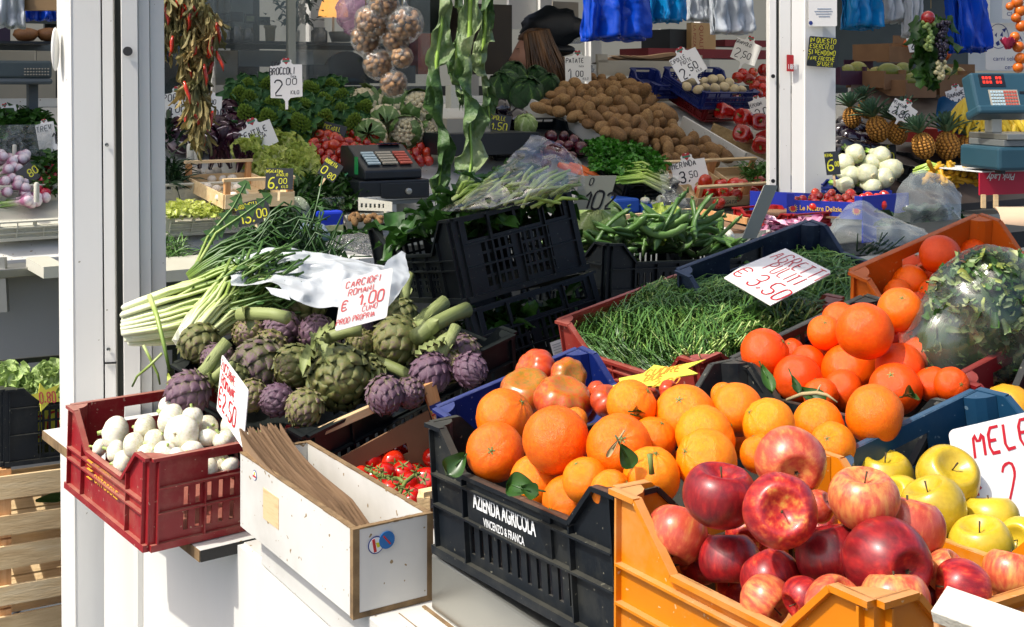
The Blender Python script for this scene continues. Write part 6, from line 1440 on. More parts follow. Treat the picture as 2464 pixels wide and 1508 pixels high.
def blucrate(px, py, label, w=.40, l=.55, h=.12, r0=None, kinds=('grid',)*4, mt_=C_BLU, dips=(.03, .03, 0, 0), az=123, lift=0):
    p = Rp(px, py, lift); x = dirz(az-90); y = (RD+Vector((0, 0, RM))).normalized(); z = x.cross(y)
    return place_crate('plastic_crate', label, mt_, p+z*h, p+z*h+y*w, p+z*h+x*l, h, kinds=kinds, dips=dips, dense=.7)
blucrate(1684, 262, 'blue mesh crate of pale flat onions above the potatoes', .36, .40, .10, lift=.09); blucrate(1572, 236, 'smaller blue mesh crate left of the onion crate', .25, .17, .08, lift=.04)
blucrate(1690, 292, 'dark red mesh crate under the blue onion crate', .3, .3, .12, mt_=C_DRED)
fill([(1625, 188), (1690, 180), (1740, 188), (1795, 208), (1775, 228), (1665, 225)], 25, KPI, 'pale flat onion in the blue mesh crate', 'pale onions in the blue crate', .17, .02)
KPE = []
for i in range(2):
    m = MB(); m.lathe([(0, -1.1), (.35, -1.15), (.6, -1.0), (.75, -.5), (.9, .2), (.98, .6), (.8, .95), (.45, .9), (.2, .78)], 32, mod=lambda a, z: 1-.14*(1-abs(math.sin(2*a+i))**.6)); n_ = MB(); n_.tube([(0, 0, .7), (.03, 0, 1.0), (.12, 0, 1.25)], [.16, .1, .1], 8)
    KPE.append(Kind('pepper', [('skin', m.mesh('pepper', PEPR)), ('stalk', n_.mesh('stalk', CALYX))], 'pepper', 'red peppers in the wooden crates'))
for i, (x, y, d_, ax, lb) in enumerate(((1745, 268, 46, (-.9, .2, .4), 'leftmost red pepper lying on its side'), (1775, 250, 40, (.2, 1, .3), 'dark red pepper second from the left at the back'), (1795, 285, 50, (-.8, .3, .6), 'long red pepper in the middle of the crate'), (1825, 295, 48, (.1, .2, 1), 'red pepper with its green stalk facing forward'), (1845, 330, 46, (.8, .2, .6), 'red pepper touching the white post, lower'), (1790, 325, 50, (-.6, .4, .8), 'red pepper at the front edge of the wooden crate'), (1840, 262, 40, (.5, 1, 0), 'red pepper under the price tag reading 3,00'), (1830, 345, 46, (-.2, -.4, 1), 'lowest red pepper beside the post'))):
    q = Rp(x, y, .09); KPE[i % 2].put(T(q) @ align(Vector((ax[0], -ax[2], ax[1])), i*40) @ SCL(d_/2*q.y/F), lb)
def inclined(name, label, px0, py0, px1, py1, hh, th, mt_, cat='board', lift=.0):
    p, q = Rp(px0, py0, lift), Rp(px1, py1, lift); m = MB(); m.bar(p, q, th, hh); return m.build(name, mt_, None, None, False, label, cat)
inclined('divider_board', 'worn white board edging the potato bin on the right', 1635, 312, 1785, 402, .16, .015, WHITEB); inclined('divider_board', 'grey white board edging the potato bin on the left', 1262, 258, 1480, 372, .12, .015, GREYWALL)
inclined('divider_board', 'old wooden crate side below the red peppers', 1712, 310, 1855, 372, .07, .01, GREYW, lift=.03)
inclined('divider_board', 'thin wooden strip beside the white cauliflowers', 880, 292, 945, 338, .05, .01, WOOD, lift=.03)
# leafy heads
KRM = []
for i in range(2):
    m = MB(); curd(m, SCL(.75, .75, .95) @ T((0, 0, -.1)), i+3, 120, .9, 0, .13)
    l = MB()
    for k in range(13): leaf(l, RZm(k*41) @ T((.2, 0, -.3)) @ RY(-RN.uniform(30, 78)), 1.55, .95, .35, .35, .5, 8, 6, .8, .35, k+i*9, serr=5)
    KRM.append(Kind('broccoli', [('curd', m.mesh('curd', ROMAN)), ('leafage', l.mesh('leafage', mm('broccoli_leaf', ['#2c5430', '#4c7c40', '#7ca45c'], vc=.4, bias=.3, na=.4, ns=9, rough=.5, bump=.5, bs=35)))], 'broccoli'))
PTS = [(590, 215), (640, 210), (600, 245), (650, 255), (700, 235), (760, 220), (745, 265), (700, 280), (650, 290), (790, 250), (820, 240), (775, 290), (730, 300), (830, 275), (850, 300), (800, 215), (600, 280), (680, 205), (575, 235), (870, 265)]
for i, (x, y) in enumerate(PTS):
    q = Rp(x, y+12, .06); KRM[i % 2].put(T(q) @ align(Vector((rnd(-.4, .4), -.7, .7)), rnd(0, 360)) @ SCL(.072), 'green pointed broccoli head wrapped in dark leaves', 'green broccoli heads')
KCF = []
for i in range(2):
    m = MB(); curd(m, T((0, 0, -.05)), i+9, 70, 0, 0, .2); l = MB()
    for k in range(8):
        def fn(u, v, k=k):
            x = v*2-1; th = PI*.98-u*PI*(.62+.1*(k % 3)); ph = x*.62*math.sin(min(1, u*1.5)*PI/2); rr = .95+.10*max(0, u-.7)*3+.03*math.sin(u*8+x*4+k)*abs(x)
            return Vector((math.sin(th)*math.cos(ph)*rr, math.sin(th)*math.sin(ph)*rr, math.cos(th)*rr))
        l.grid(fn, 9, 8, RZm(k*45+10*(k % 2)), lambda u, v: max(0, 1-abs(v*2-1)*5)+(.3 if abs(math.sin((v*2-1)*8-u*4)) > .9 else 0))
    KCF.append(Kind('cauliflower', [('curd', m.mesh('curd', CREAM)), ('leafage', l.mesh('leafage', mat('cauliflower_leaf', [(0, '#2c4c20'), (.5, '#5c7c3c'), (1, '#c8d4a4')], na=.4, ns=7, vc=.35, bias=.3, rough=.45, bump=.4, bs=30)))], 'cauliflower', 'cauliflowers in their leaves'))
for i, (x, y, d_, ax, lb) in enumerate(((872, 250, 88, (-.3, 1, .3), 'leafy cauliflower at the left of its row'), (945, 248, 84, (.1, 1, .2), 'leafy cauliflower at the back centre'), (1005, 265, 92, (.2, .6, .8), 'cauliflower showing a cream curd through its leaves, right'), (925, 292, 76, (-.2, .2, -1), 'pale green cauliflower with closed leaves in the middle'), (977, 318, 78, (-.1, .3, 1), 'cauliflower with its curd facing forward in front'), (890, 325, 74, (0, -.1, -1), 'round pale cauliflower beside the small tomatoes'), (1035, 320, 60, (.3, .5, .6), 'cauliflower partly hidden by the hanging leaves'))):
    q = Rp(x, y, .07); KCF[i % 2].put(T(q) @ align(Vector((ax[0], -ax[2], ax[1])), i*70) @ SCL(d_/2*q.y/F*1.12), lb)
KSV = Kind('cabbage', [(None, cabbage_mesh(11, mat('savoy_leaf', [(0, '#16361a'), (.5, '#2c5a24'), (1, '#86a848')], na=.5, ns=9, vc=.6, bias=.15, rough=.45, bump=1, bs=30, vornb=True), 12))], 'cabbage', 'dark green cabbages')
for i, (x, y, d_, lb) in enumerate(((1215, 205, 84, 'dark green crinkled cabbage behind the hanging leaves'), (1265, 225, 92, 'large dark green cabbage right of the hanging leaves'), (1235, 180, 70, 'dark green cabbage at the back under the woman'), (1320, 205, 62, 'dark green cabbage left of the potato sign'), (1290, 185, 60, 'small dark green cabbage just below the woman'))):
    q = Rp(x, y, .05); put = KSV.put(T(q) @ align(Vector((rnd(-.4, .4), -.8, .6)), i*50) @ SCL(d_/2*q.y/F), lb)
KBC = Kind('cabbage', [(None, cabbage_mesh(12, EGG, 7))], 'cabbage', 'black skinned cabbages')
for x, y, d_, lb in ((1205, 262, 56, 'black purple cabbage behind the CIPOLLE slate'), (1245, 288, 64, 'black purple cabbage right of the CIPOLLE slate')):
    q = Rp(x, y, .05); KBC.put(T(q) @ RX(-40) @ SCL(d_/2*q.y/F), lb)
put_px(KCAB2, 1265, 300, 60, Rp(1265, 330, .02).y, 'small pale cabbage below the black ones', (0, .8, .6))
KRD = [Kind('radicchio', [(None, cabbage_mesh(i, RADI, 9))], 'radicchio') for i in (14, 15)]
for i, (x, y) in enumerate(((440, 300), (470, 285), (520, 275), (560, 290), (595, 300), (540, 315), (495, 325), (470, 335), (575, 330), (430, 330), (610, 320), (520, 300), (505, 258), (550, 262))):
    q = Rp(x, y+8, .04); KRD[i % 2].put(T(q) @ align(Vector((rnd(-.8, .8), -.7, rnd(-.2, .8))), rnd(0, 360)) @ SCL(.062), 'dark purple radicchio head veined in white', 'round radicchio heads')
m = MB()
for k in range(13):
    a = k*137.5; leaf(m, RZm(a) @ T((.12, 0, 0)) @ RY(-(88-k*1.2)), 1.9, .44, -.25 if k % 2 else -.1, .15, .7, 8, 7, 1.9, .7, k, fr=1, tipw=.1)
KTD = Kind('radicchio', [(None, m.mesh('radicchio', RADI))], 'radicchio')
for i, (x, y) in enumerate(((455, 385), (480, 388), (505, 390), (530, 385), (555, 388), (580, 385), (595, 400), (570, 402), (468, 375), (520, 374), (545, 372))):
    q = Rp(x, y+16, .02); KTD.put(T(q) @ align(Vector((rnd(-.5, .5), -.5, .8)), rnd(0, 360)) @ SCL(.052), 'long curled purple and white radicchio standing in its row', 'long curled radicchio')
KLT = [Kind('lettuce', [(None, head_mesh('lettuce', LETT, i, 20, 1, .9, .55))], 'lettuce') for i in (21, 22)]
for i, (x, y) in enumerate(((610, 345), (650, 335), (690, 345), (720, 365), (620, 380), (660, 375), (700, 390), (735, 405), (590, 360), (690, 420), (650, 410), (730, 385))):
    q = Rp(x, y+8, .04); KLT[i % 2].put(T(q) @ align(Vector((rnd(-.5, .5), -.6, .8)), rnd(0, 360)) @ SCL(.068), 'frilly yellow green lettuce in the pile behind the salad slate', 'frilly lettuces')
# mound of dark greens and parsley
def mound(label, poly, n, mt_, L=.05, W=.02, hump=.05, lift=.02, seed=1, serr=0, cat='greens'):
    r = random.Random(seed); b = MB(); xs = [p[0] for p in poly]; ys = [p[1] for p in poly]; k = 0
    while k < n:
        X, Y = r.uniform(min(xs), max(xs)), r.uniform(min(ys), max(ys))
        if not inpoly(X, Y, poly): continue
        p = Rp(X, Y, lift+r.uniform(0, hump)); k += 1; s_ = r.uniform(.6, 1.3)
        leaf(b, T(p) @ RZm(r.uniform(0, 360)) @ RY(r.uniform(-80, 10)) @ RX(r.uniform(-60, 60)), L*s_, W*s_, .5, .3, .4, 5, 4 if W > .015 else 2, .9, .3, k, fr=2, serr=serr)
    return b.build('leafy_greens', mt_, None, None, True, label, cat, None, 'stuff')
mound('heap of narrow rocket leaves below the RUGHETTA slate', [(715, 440), (790, 425), (870, 440), (880, 490), (760, 520), (700, 500)], 900, GLEAF, .07, .012, seed=1)
mound('dark leafy greens below the salad slate', [(650, 460), (720, 450), (740, 520), (640, 520), (600, 500)], 300, GLEAF, .05, .03, seed=2)
mound('bushy bright green parsley in front of the potatoes', [(1412, 350), (1450, 335), (1530, 350), (1600, 385), (1600, 415), (1500, 420), (1430, 410)], 1100, mat('parsley_leaf', ['#1c4414', '#3c7c20', '#5ca030'], na=.5, ns=14, vc=.3, rough=.4, transl=.2), .04, .028, .09, .03, 3, serr=3)
mound('dark greens in the corner right of the tomatoes', [(1780, 400), (1850, 400), (1850, 445), (1800, 435)], 260, GLEAF, .05, .012, seed=5)
mound('heap of dark spinach on the left counter', [(-10, 285), (60, 272), (110, 290), (100, 312), (-10, 335)], 420, GLEAF, .06, .03, seed=6)
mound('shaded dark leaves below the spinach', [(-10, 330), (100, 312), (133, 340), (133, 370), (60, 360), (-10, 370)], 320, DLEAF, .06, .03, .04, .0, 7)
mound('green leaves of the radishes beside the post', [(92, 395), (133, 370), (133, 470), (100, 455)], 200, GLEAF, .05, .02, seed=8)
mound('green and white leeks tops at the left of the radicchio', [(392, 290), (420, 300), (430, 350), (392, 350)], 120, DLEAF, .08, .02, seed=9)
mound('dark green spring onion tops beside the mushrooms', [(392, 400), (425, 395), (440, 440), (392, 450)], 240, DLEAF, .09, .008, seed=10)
mound('chopped mixed salad in the white plastic basket', [(395, 498), (450, 490), (540, 505), (520, 520), (395, 520)], 360, LETT, .03, .02, .03, .07, 11)
mound('dark fine greens on the white tray beside the post', [(394, 585), (440, 590), (450, 640), (394, 645)], 340, AGR, .07, .004, .05, -.02, 12)
mound('loose salad and herbs around the packets', [(760, 560), (900, 560), (900, 605), (700, 600)], 300, GLEAF, .05, .02, .03, .0, 13)
# celery, carrots
m = MB()
for i in range(34):
    y = 405+RN.uniform(0, 50); a = Rp(1610-RN.uniform(0, 25), y+8, .06+RN.uniform(0, .03)); b_ = Rp(1500-RN.uniform(0, 20), y-8+RN.uniform(-10, 5), .07+RN.uniform(0, .05)); c = (a+b_)/2+Vector((0, 0, .03))
    m.tube([a, c, b_], [.014, .011, .006], 8, None, [0, .4, 1], 0, .6)
m.build('celery', CELERY, None, None, True, 'pale green celery hearts lying in front of the parsley', 'celery')
for i in range(6):
    m = MB(); m.lathe([(0, -1), (.25, -.95), (.7, -.2), (1, .7), (.9, .95), (.2, 1)], 12); q = Rp(1372+i*9, 408+2*(i % 3), .05); m.build('carrot', CARR, None, T(q) @ align(Vector((-.6, .5, .25)), 0) @ SCL(.015, .015, .07), True, 'orange carrot lying beside the grey green card', 'carrot', 'carrots')
# leeks, spring onions, radishes at left
KLK = Kind('leek', [(None, (lambda m: (m.tube([(0, 0, 0), (0, 0, .4), (.02, 0, 1), (.06, .02, 1.6)], [.1, .09, .09, .13], 12, None, [.45, .5, .8, 1]), m.mesh('leek', SPRO))[1])(MB()))], 'leek', 'leeks at the left')
for i in range(5): KLK.put(T(Rp(424-i*5, 352-i*8, .04)) @ align(Vector((-.6, .4, .5)), 0) @ SCL(.2), 'thick leek lying by the post with its root end out')
ms = []
for i in range(2):
    m = MB(); m.lathe([(0, -1), (.5, -.95), (.95, -.5), (1, 0), (.7, .7), (.35, 1.3), (.26, 2.2)], 14, None, [0, 0, .1, .2, .2, .35, .5]); m.tube([(0, 0, 2.1), (.1, 0, 5), (.5, .3, 9)], [.26, .24, .12], 8, None, [.5, .75, 1]); ms.append(Kind('spring_onion', [(None, m.mesh('spring_onion', SPRO))], 'spring onion', 'purple spring onions on the left counter'))
for i in range(34):
    x, y = (RN.uniform(0, 62), RN.uniform(370, 470)) if i < 26 else (RN.uniform(60, 120), RN.uniform(470, 490))
    ms[i % 2].put(T(Rp(x, y, .04+RN.uniform(0, .04))) @ align(Vector((RN.uniform(-1, .1) if i < 26 else -1, .2, RN.uniform(-.5, .0) if i < 26 else -.1)), RN.uniform(0, 360)) @ SCL(.019), 'purple and white spring onion with roots in the left bundle')
m = MB(); m.ball(None, 14, 10); m.tube([(0, 0, -.9), (0, 0, -1.6)], [.15, .02], 5); KRS = Kind('radish', [(None, m.mesh('radish', RADISH))], 'radish', 'radishes beside the post')
for i in range(16): KRS.put(T(Rp(RN.uniform(92, 130), RN.uniform(395, 470), .06)) @ RX(RN.uniform(0, 90)) @ SCL(.016), 'red radish in the bunch left of the post')
# mushrooms in a wooden crate
def woodcrate(px, py, label, w, l, h, mt_=WOOD, lift=0, az=123, tl=RM, txt=None):
    p = Rp(px, py, lift); x = dirz(az-90); y = (dirz(az)+Vector((0, 0, tl))).normalized(); z = x.cross(y); M = Matrix((x, y, z)).transposed().to_4x4(); M.translation = p
    root = empty('wooden_crate', M, label, 'crate')
    for a in ((0, l, -.006, 0, 0, h), (0, l, w, w+.006, 0, h)): m = MB(); m.box(*a); m.build('side_board', mt_, root)
    for a in ((-.006, 0, 0, w, 0, h), (l, l+.006, 0, w, 0, h)): m = MB(); m.box(*a); m.build('end_board', mt_, root)
    m = MB(); m.box(0, l, 0, w, .001, .005); m.build('base', mt_, root)
    for cx, cy in ((.001, .001), (l-.02, .001), (.001, w-.02), (l-.02, w-.02)): m = MB(); m.box(cx, cx+.02, cy, cy+.02, .006, h+.045); m.build('corner_post', WOODV, root)
    for cy in (0, w-.02): m = MB(); m.box(-.006, l+.006, cy, cy+.018, h+.0455, h+.056); m.build('top_rail', mt_, root)
    if txt: m = MB(); printed(m, txt, Vector((l*.3, -.0065, h*.25)), Vector((1, 0, 0)), Vector((0, 0, 1)), h*.55); m.build('lettering', mm('stamp_grey', ['#3c4450'], rrand=0), root)
    return root
mcr = woodcrate(540, 502, 'pale wooden crate half full of white mushrooms', .44, .26, .05, lift=.13, tl=.1).matrix_basis
def onM(Mx, h):
    z = Mx.to_3x3() @ Vector((0, 0, 1)); o = Vector((0, 0, CZ)); return lambda X, Y, l: o+(P(X, Y, 1)-o)*(z.dot(Mx @ Vector((0, 0, h))-o)/z.dot(P(X, Y, 1)-o))
m = MB(); m.lathe([(0, -.9), (.35, -.85), (.4, -.3), (.95, -.25), (1, .05), (.8, .5), (.4, .75), (0, .8)], 18); KMU = Kind('mushroom', [(None, m.mesh('mushroom', MUSH))], 'mushroom')
fill([(455, 408), (520, 400), (560, 420), (575, 450), (580, 480), (545, 490), (500, 455), (462, 425)], 24, [KMU], 'white mushroom in the pale wooden crate', 'white mushrooms', 0, 0, where=onM(mcr, .03), ax=(0, .9, .5), sx=.95, sy=.8)
woodcrate(1672, 500, 'low wooden crate of ribbed tomatoes stamped with grey letters', .28, .32, .05, txt='B.LUNGATA', lift=-.0); woodcrate(1780, 492, 'second low wooden crate of tomatoes beside the post', .28, .3, .05, txt='ALPO', lift=-.0)
# baskets and packets at the counter front
bs_ = blucrate(395, 568, 'white plastic mesh basket of chopped salad at the counter edge', .25, .35, .075, mt_=C_WHT, dips=(0, 0, 0, 0)); blucrate(-40, 582, 'white slotted plastic tray of spring onions on the left counter', .25, .55, .075, mt_=C_WHT, dips=(0, 0, 0, 0))
pxbox('plastic_box', 392, 432, 470, 488, .35, .2, FILM2, None, label='clear plastic box between the post and the mushroom crate', cat='box')
def cyl(px, py, w, h, lb, mt_, r=-.05, cat='candle', prof=None, name='marker_peg'):
    b = Pr(px, py+h/2, r); sc = b.y/F; m = MB(); m.lathe(prof or [(1, 0), (1, .85), (.8, .97), (.3, 1)], 16); m.build(name, mt_, None, T(b) @ SCL(w/2*sc, w/2*sc, h*sc), True, lb, cat, 'white pegs')
for x, y, w, h, r, lb in ((88, 462, 13, 48, -.02, 'white peg standing in the spring onions'), (457, 370, 16, 50, .4, 'white paper wrapped peg left of the curled radicchio'), (470, 372, 14, 48, .4, 'second wrapped peg beside the curled radicchio'), (495, 342, 12, 34, .6, 'white peg among the round radicchio'), (482, 345, 10, 36, .6, 'short white peg among the round radicchio'), (716, 434, 10, 40, .3, 'white peg between the slate and the rocket'), (931, 508, 14, 44, -.05, 'white peg at the counter beside the register table'), (35, 362, 10, 30, .5, 'white peg behind the spring onions')):
    cyl(x, y, w, h, lb, C_WHT, r)
m = MB(); m.ball(SCL(1, .7, 1.1), 24, 18, lambda q: 1+.05*math.sin(math.atan2(q.y, q.x)*14)); m.build('vegetable_packet', film('packed_green', '#c8d8b4', see=.0, gl=.5), None, T(Pr(713, 512, 0)) @ SCL(.055), True, 'film wrapped striped green vegetable at the counter front', 'packet')
o = pxbox('vegetable_packet', 772, 474, 830, 530, .02, .06, FILM, None, .006, label='clear packet of green stalks at the counter front', cat='packet')
for k in range(7): pxbox('packed_stalk', 777+7*k, 478, 782+7*k, 526, .04, .02, CELERY, o)
sp = pxbox('snack_bag', 768, 508, 828, 578, -.10, .05, mm('bag_blue', ['#0c2cb0', '#1438c0'], rrand=0), None, .01, label='blue and yellow printed packet standing at the counter edge', cat='packet')
pxbox('printed_band', 770, 542, 826, 575, -.105, .004, mm('bag_yellow', ['#a8a030', '#e0dca0', '#5c8c30'], na=.9, ns=40, rrand=0), sp)
m = MB(); m.ball(SCL(1.5, .8, .9), 30, 20, lambda q: 1+.15*MN.noise(q*3)); m.build('plastic_bag', film('blue_print_film', '#a8c4dc', see=.1, gl=.5), None, T(Pr(745, 565, -.12)) @ SCL(.05), True, 'crumpled packet with pale blue print behind the chicory leaves', 'packet')
m = MB(); m.ball(SCL(1.6, .8, .7), 30, 20, lambda q: 1+.15*MN.noise(q*3)); m.build('plastic_bag', FILM, None, T(Pr(860, 595, -.3)) @ SCL(.07), True, 'clear bag of herbs behind the tilted black crate', 'bag')
pxbox('white_tray', 392, 645, 560, 672, -.5, .3, C_WHT, None, label='white tray under the fine greens by the post', cat='tray'); pxbox('white_tray', 105, 640, 160, 668, -.35, .25, C_WHT, None, label='small white tray hanging left of the post', cat='tray'); pxbox('white_tray', 640, 630, 900, 670, -.45, .3, WHITEB, None, label='pale box standing behind the plastic sheet', cat='box')
pxbox('blue_tub', 1482, 478, 1540, 513, -.08, .15, mm('tub_blue', ['#1c4ca8', '#2458b8'], rrand=0), None, .01, label='round edged blue tub beside the garlic', cat='tub'); pxbox('blue_tray', 1545, 492, 1600, 512, -.08, .15, mm('tub_blue', ['']), None, .002, label='small blue tray holding white garlic', cat='tray'); pxbox('clear_tray', 1602, 478, 1664, 512, -.08, .15, FILM2, None, .004, label='clear plastic tray left of the wooden tomato crate', cat='tray')
for i, (x, y, lb) in enumerate(((1552, 482, 'left garlic bulb in the blue tray'), (1572, 492, 'lowest garlic bulb in the blue tray'), (1590, 480, 'right garlic bulb in the blue tray'))):
    KON[0].put(T(Pr(x, y, -.03)) @ RX(30*i) @ SCL(.022), lb, 'garlic in the blue tray')
blucrate(1500, 482, 'small black mesh crate between the celery and the garlic', .25, .3, .08, mt_=C_BLK2, lift=.0)
blucrate(1190, 385, 'black mesh crate holding the red onions', .3, .55, .07, mt_=C_BLK2, lift=-.01)
sheet('clear_plastic_bag', 'hanging clear bag between the celery and the tomatoes', [[(1590, 420, 5.2), (1630, 425, 5.2)], [(1588, 455, 5.15), (1640, 460, 5.15)], [(1600, 490, 5.1), (1655, 500, 5.1)]], FILMG, .03, seed=44, cat='bag')
# chestnut tray, white table and cash register
tr = pxbox('slotted_tray', 835, 515, 940, 548, -.02, .22, C_WHT, None, label='white slotted tray of small yellow potatoes', cat='tray')
fill([(838, 520), (930, 520), (930, 533), (838, 533)], 17, [KPO[0], KPO[1]], 'small yellow potato in the white slotted tray', 'small potatoes in the slotted tray', .08, .0)
pl_ = MB(); M0 = T(Pr(862, 506, -.03)) @ RZm(33-50)
wall_panel(pl_, Vector((0, 0, 0)), Vector((1, 0, 0)), Vector((0, -1, 0)), .14, .05, .004, lambda u: .05-.1*u, [(.01+.018*i, .019+.018*i, .012, .028) for i in range(6)], [x for i in range(6) for x in (.01+.018*i, .019+.018*i)]); pl_.build('crate_insert', C_WHT, None, M0, False, 'white slotted panel leaning beside the cash register', 'panel')
wt = empty('white_table', T((0, 0, 0)), 'scuffed white wooden table under the cash register', 'table'); pxbox('table_top', 868, 470, 1060, 480, .0, .45, WHITEB, wt, .002); pxbox('apron', 872, 481, 1056, 490, .01, .02, GREYM, wt)
for x in (940, 1020): pxbox('leg', x, 481, x+14, 560, .015, .03, WHITEB, wt)
cr = empty('cash_register', T(Pr(866, 484, .0)) @ RZm(33-6), 'black cash register with coloured keys on a cash drawer', 'cash register')
k_ = Pr(950, 440, .1).y/F; w_ = 178*k_; d_ = .34; h_ = 45*k_
m = MB(); m.box(0, w_, .01, .01+d_, .001, h_); m.build('cash_drawer', DARKP, cr, bevel=.006)
m = MB(); m.box(w_*.30, w_*.97, .004, .009, h_*.12, h_*.85); m.build('drawer_front', DARKP, cr, bevel=.002)
m = MB(); m.lathe([(.012, 0), (.012, .012), (.006, .014)], 16, T((w_*.68, .004, h_*.42)) @ RX(90)); m.build('key_lock', STEEL, cr)
m = MB(); bx_ = [(0, 0), (.30, 0), (.30, .17), (.22, .175), (.02, .045)]
m.prism([(.02, h_+.002), (.31, h_+.002), (.31, h_+.125), (.22, h_+.13), (.02, h_+.04)], w_*.82, Matrix(((0, 0, 1, w_*.10), (1, 0, 0, .01), (0, 1, 0, 0), (0, 0, 0, 1)))); m.build('housing', DARKP, cr, bevel=.008)
sl = Vector((0, .2, .09)).normalized(); kb = MB(); kc = MB(); kr = MB(); ky = MB()
for i in range(15):
    for j in range(5):
        if i in (4, 10): continue
        p = Vector((w_*.22+i*w_*.62/15, .045, h_+.052))+sl*(.025+j*.022)
        (kb if i < 4 else ky if i < 10 else kr).box(-.0072, .0072, -.0075, .0075, 0, .006, T(p) @ RX(24))
kb.build('blue_keys', KEYP, cr); ky.build('cream_keys', CRM, cr); kr.build('pink_keys', KEYR, cr)
m = MB(); m.box(0, w_*.3, -.02, .02, 0, .004, T(Vector((w_*.55, .23, h_+.132)))); m.build('display_screen', mm('screen', ['#141c3c'], rough=.1), cr)
m = MB(); m.box(w_*.095, w_*.098, .10, .14, h_+.02, h_+.09); m.build('sticker', mm('green_tab', ['#1c8c4c'], rrand=0), cr)
m = MB(); m.grid(lambda u, v: Vector((u*.22, .05*v, -.09*v+.02*math.sin(u*7)+.03*math.sin(v*5+u*3))), 14, 10); m.build('cloth', mat('green_striped_cloth', ['#14583c', '#2c8c5c', '#c8ccb4'], na=.9, ns=6, stretch=(.3, 6, 1)), None, T(Pr(830, 425, .22)) @ RZm(20), True, 'green striped cloth hanging at the left of the register', 'cloth')
sc1 = pxbox('scale_screen', 1085, 205, 1120, 260, .65, .05, C_WHT, None, label='small white display stand between the hanging leaves', cat='display'); kb2 = pxbox('keyboard', 1075, 285, 1180, 322, .45, .14, CRM, None, label='cream keyboard behind the hanging leaves', cat='keyboard')
pxbox('black_box', 1085, 320, 1300, 372, .30, .25, DARKP, None, label='black box with a green tab right of the cash register', cat='box')
# ---------------------------------------------------------------- price tags on spikes
TAGP = [(-.5, .0), (-.5, 1.0), (-.22, 1.03), (-.16, 1.12), (-.17, 1.25), (-.1, 1.34), (0, 1.38), (.1, 1.34), (.17, 1.25), (.16, 1.12), (.22, 1.03), (.5, 1.0), (.5, .0), (.12, -.03), (.05, -.12), (.04, -.38), (-.04, -.38), (-.05, -.12), (-.12, -.03)]
def tag(px, py, w, h, roll, lines, label, style='white', d=None, yaw=0, tilt=12, ov=.02, lw=None, heart=True):
    p = P(px, py, d) if d else Rp(px, py+h*.6, ov)
    dd = p.y; p = P(px, py, dd-.03); W, H = w*dd/F, h*dd/F
    M0 = T(p) @ RZm(yaw) @ RX(90-tilt) @ RZm(roll) @ T((-W/2, -H/2, 0))
    root = empty('price_tag', M0, label, 'price tag', 'price tags')
    poly = [((x+.5)*W, y*H if y <= 1 else H+(y-1)*W*.62) for x, y in TAGP] if style == 'white' else rrect(W, H, .003)
    b = MB(); b.prism(poly, .002, T((0, 0, -.002))); b.build('card', PAPERW if style == 'white' else SLATE, root)
    if style != 'white':
        b = MB(); b.box(W/2-.004, W/2+.004, -H*.5, .01, -.006, -.0022); b.build('stick', WOOD, root)
    ink = INKB if style == 'white' else INKY
    for t, x, y, hh, *o_ in lines: pass
    l = MB()
    for ln in lines:
        t, x, y, hh = ln[:4]; o_ = ln[4] if len(ln) > 4 else {}
        strokes(l, t, Vector((0, 0, 0)), Vector((W, 0, 0)), Vector((0, H, 0)), Vector((0, 0, 1)), x, y, hh, o_.get('wf', .75), (lw or .0055)*o_.get('lk', 1), .22, .04, o_.get('rot', 0))
    if l.v: l.build('lettering', ink, root)
    if style == 'white' and heart:
        hm = MB(); s_ = W*.12; pts = [(0, -1), (.55, -.35), (.95, .25), (.85, .75), (.45, .9), (0, .55), (-.45, .9), (-.85, .75), (-.95, .25), (-.55, -.35)]
        hm.prism([(W/2+a*s_, H+W*.14+b_*s_) for a, b_ in pts], .0006, T((0, 0, .0001))); hm.build('heart_emblem', HEARTR, root)
        hm = MB(); hm.box(W/2-s_*.95, W/2+s_*.95, H+W*.14-s_*.28, H+W*.14+s_*.2, .0008, .0011); hm.build('emblem_band', BANDG, root)
    return root
b3 = dict(lk=.5, wf=.5)
tag(689, 195, 76, 78, 3, [('CIMA', .05, 1.0, .14, dict(wf=.5)), ('BROCCOLI', -.03, .72, .20, dict(wf=.52)), ('ITALIA', .62, .60, .07, b3), ('2', .1, .06, .5), ('00', .48, .38, .2, dict(wf=1)), ('KILO', .62, .08, .11, dict(wf=.7))], 'white price tag reading CIMA BROCCOLI 2,00 over the broccoli', d=4.75)
tag(1391, 165, 62, 60, 1, [('PATATE', .04, .74, .2, dict(wf=.62)), ('ITALIA', .55, .56, .08, b3), ('1,', .1, .05, .48), ('00', .42, .18, .24), ('KILO', .7, .05, .09)], 'white price tag reading PATATE 1,00 behind the potatoes')
tag(1656, 155, 72, 60, 28, [('CIPOLLE', .02, .78, .17, dict(wf=.6)), ('PIOTTE', .35, .58, .15, dict(wf=.6)), ('2,', .12, .05, .4), ('50', .55, .22, .3), ('KILO', .75, .05, .1)], 'tilted white price tag reading CIPOLLE PIOTTE 2,50 over the blue crate', d=5.7)
tag(1795, 124, 62, 52, -22, [('GRAPPOLO', .0, .76, .17, dict(wf=.55)), ('2,', .12, .1, .45), ('50', .5, .2, .3)], 'white price tag reading GRAPPOLO 2,50 by the rear tomatoes')
tag(1660, 413, 84, 52, 12, [('MERINDA', .05, .76, .26, dict(wf=.7)), ('3,', .28, .05, .52), ('50', .75, .22, .3), ('KILO', 1.2, .05, .13)], 'white price tag reading MERINDA 3,50 over the tomato crate', lw=.007)
tag(1832, 270, 44, 66, 18, [('PEPERONI', -.02, .76, .13, dict(wf=.5)), ('3,', .1, .3, .36), ('00', .42, .36, .26)], 'white price tag reading PEPERONI 3,00 by the red peppers')
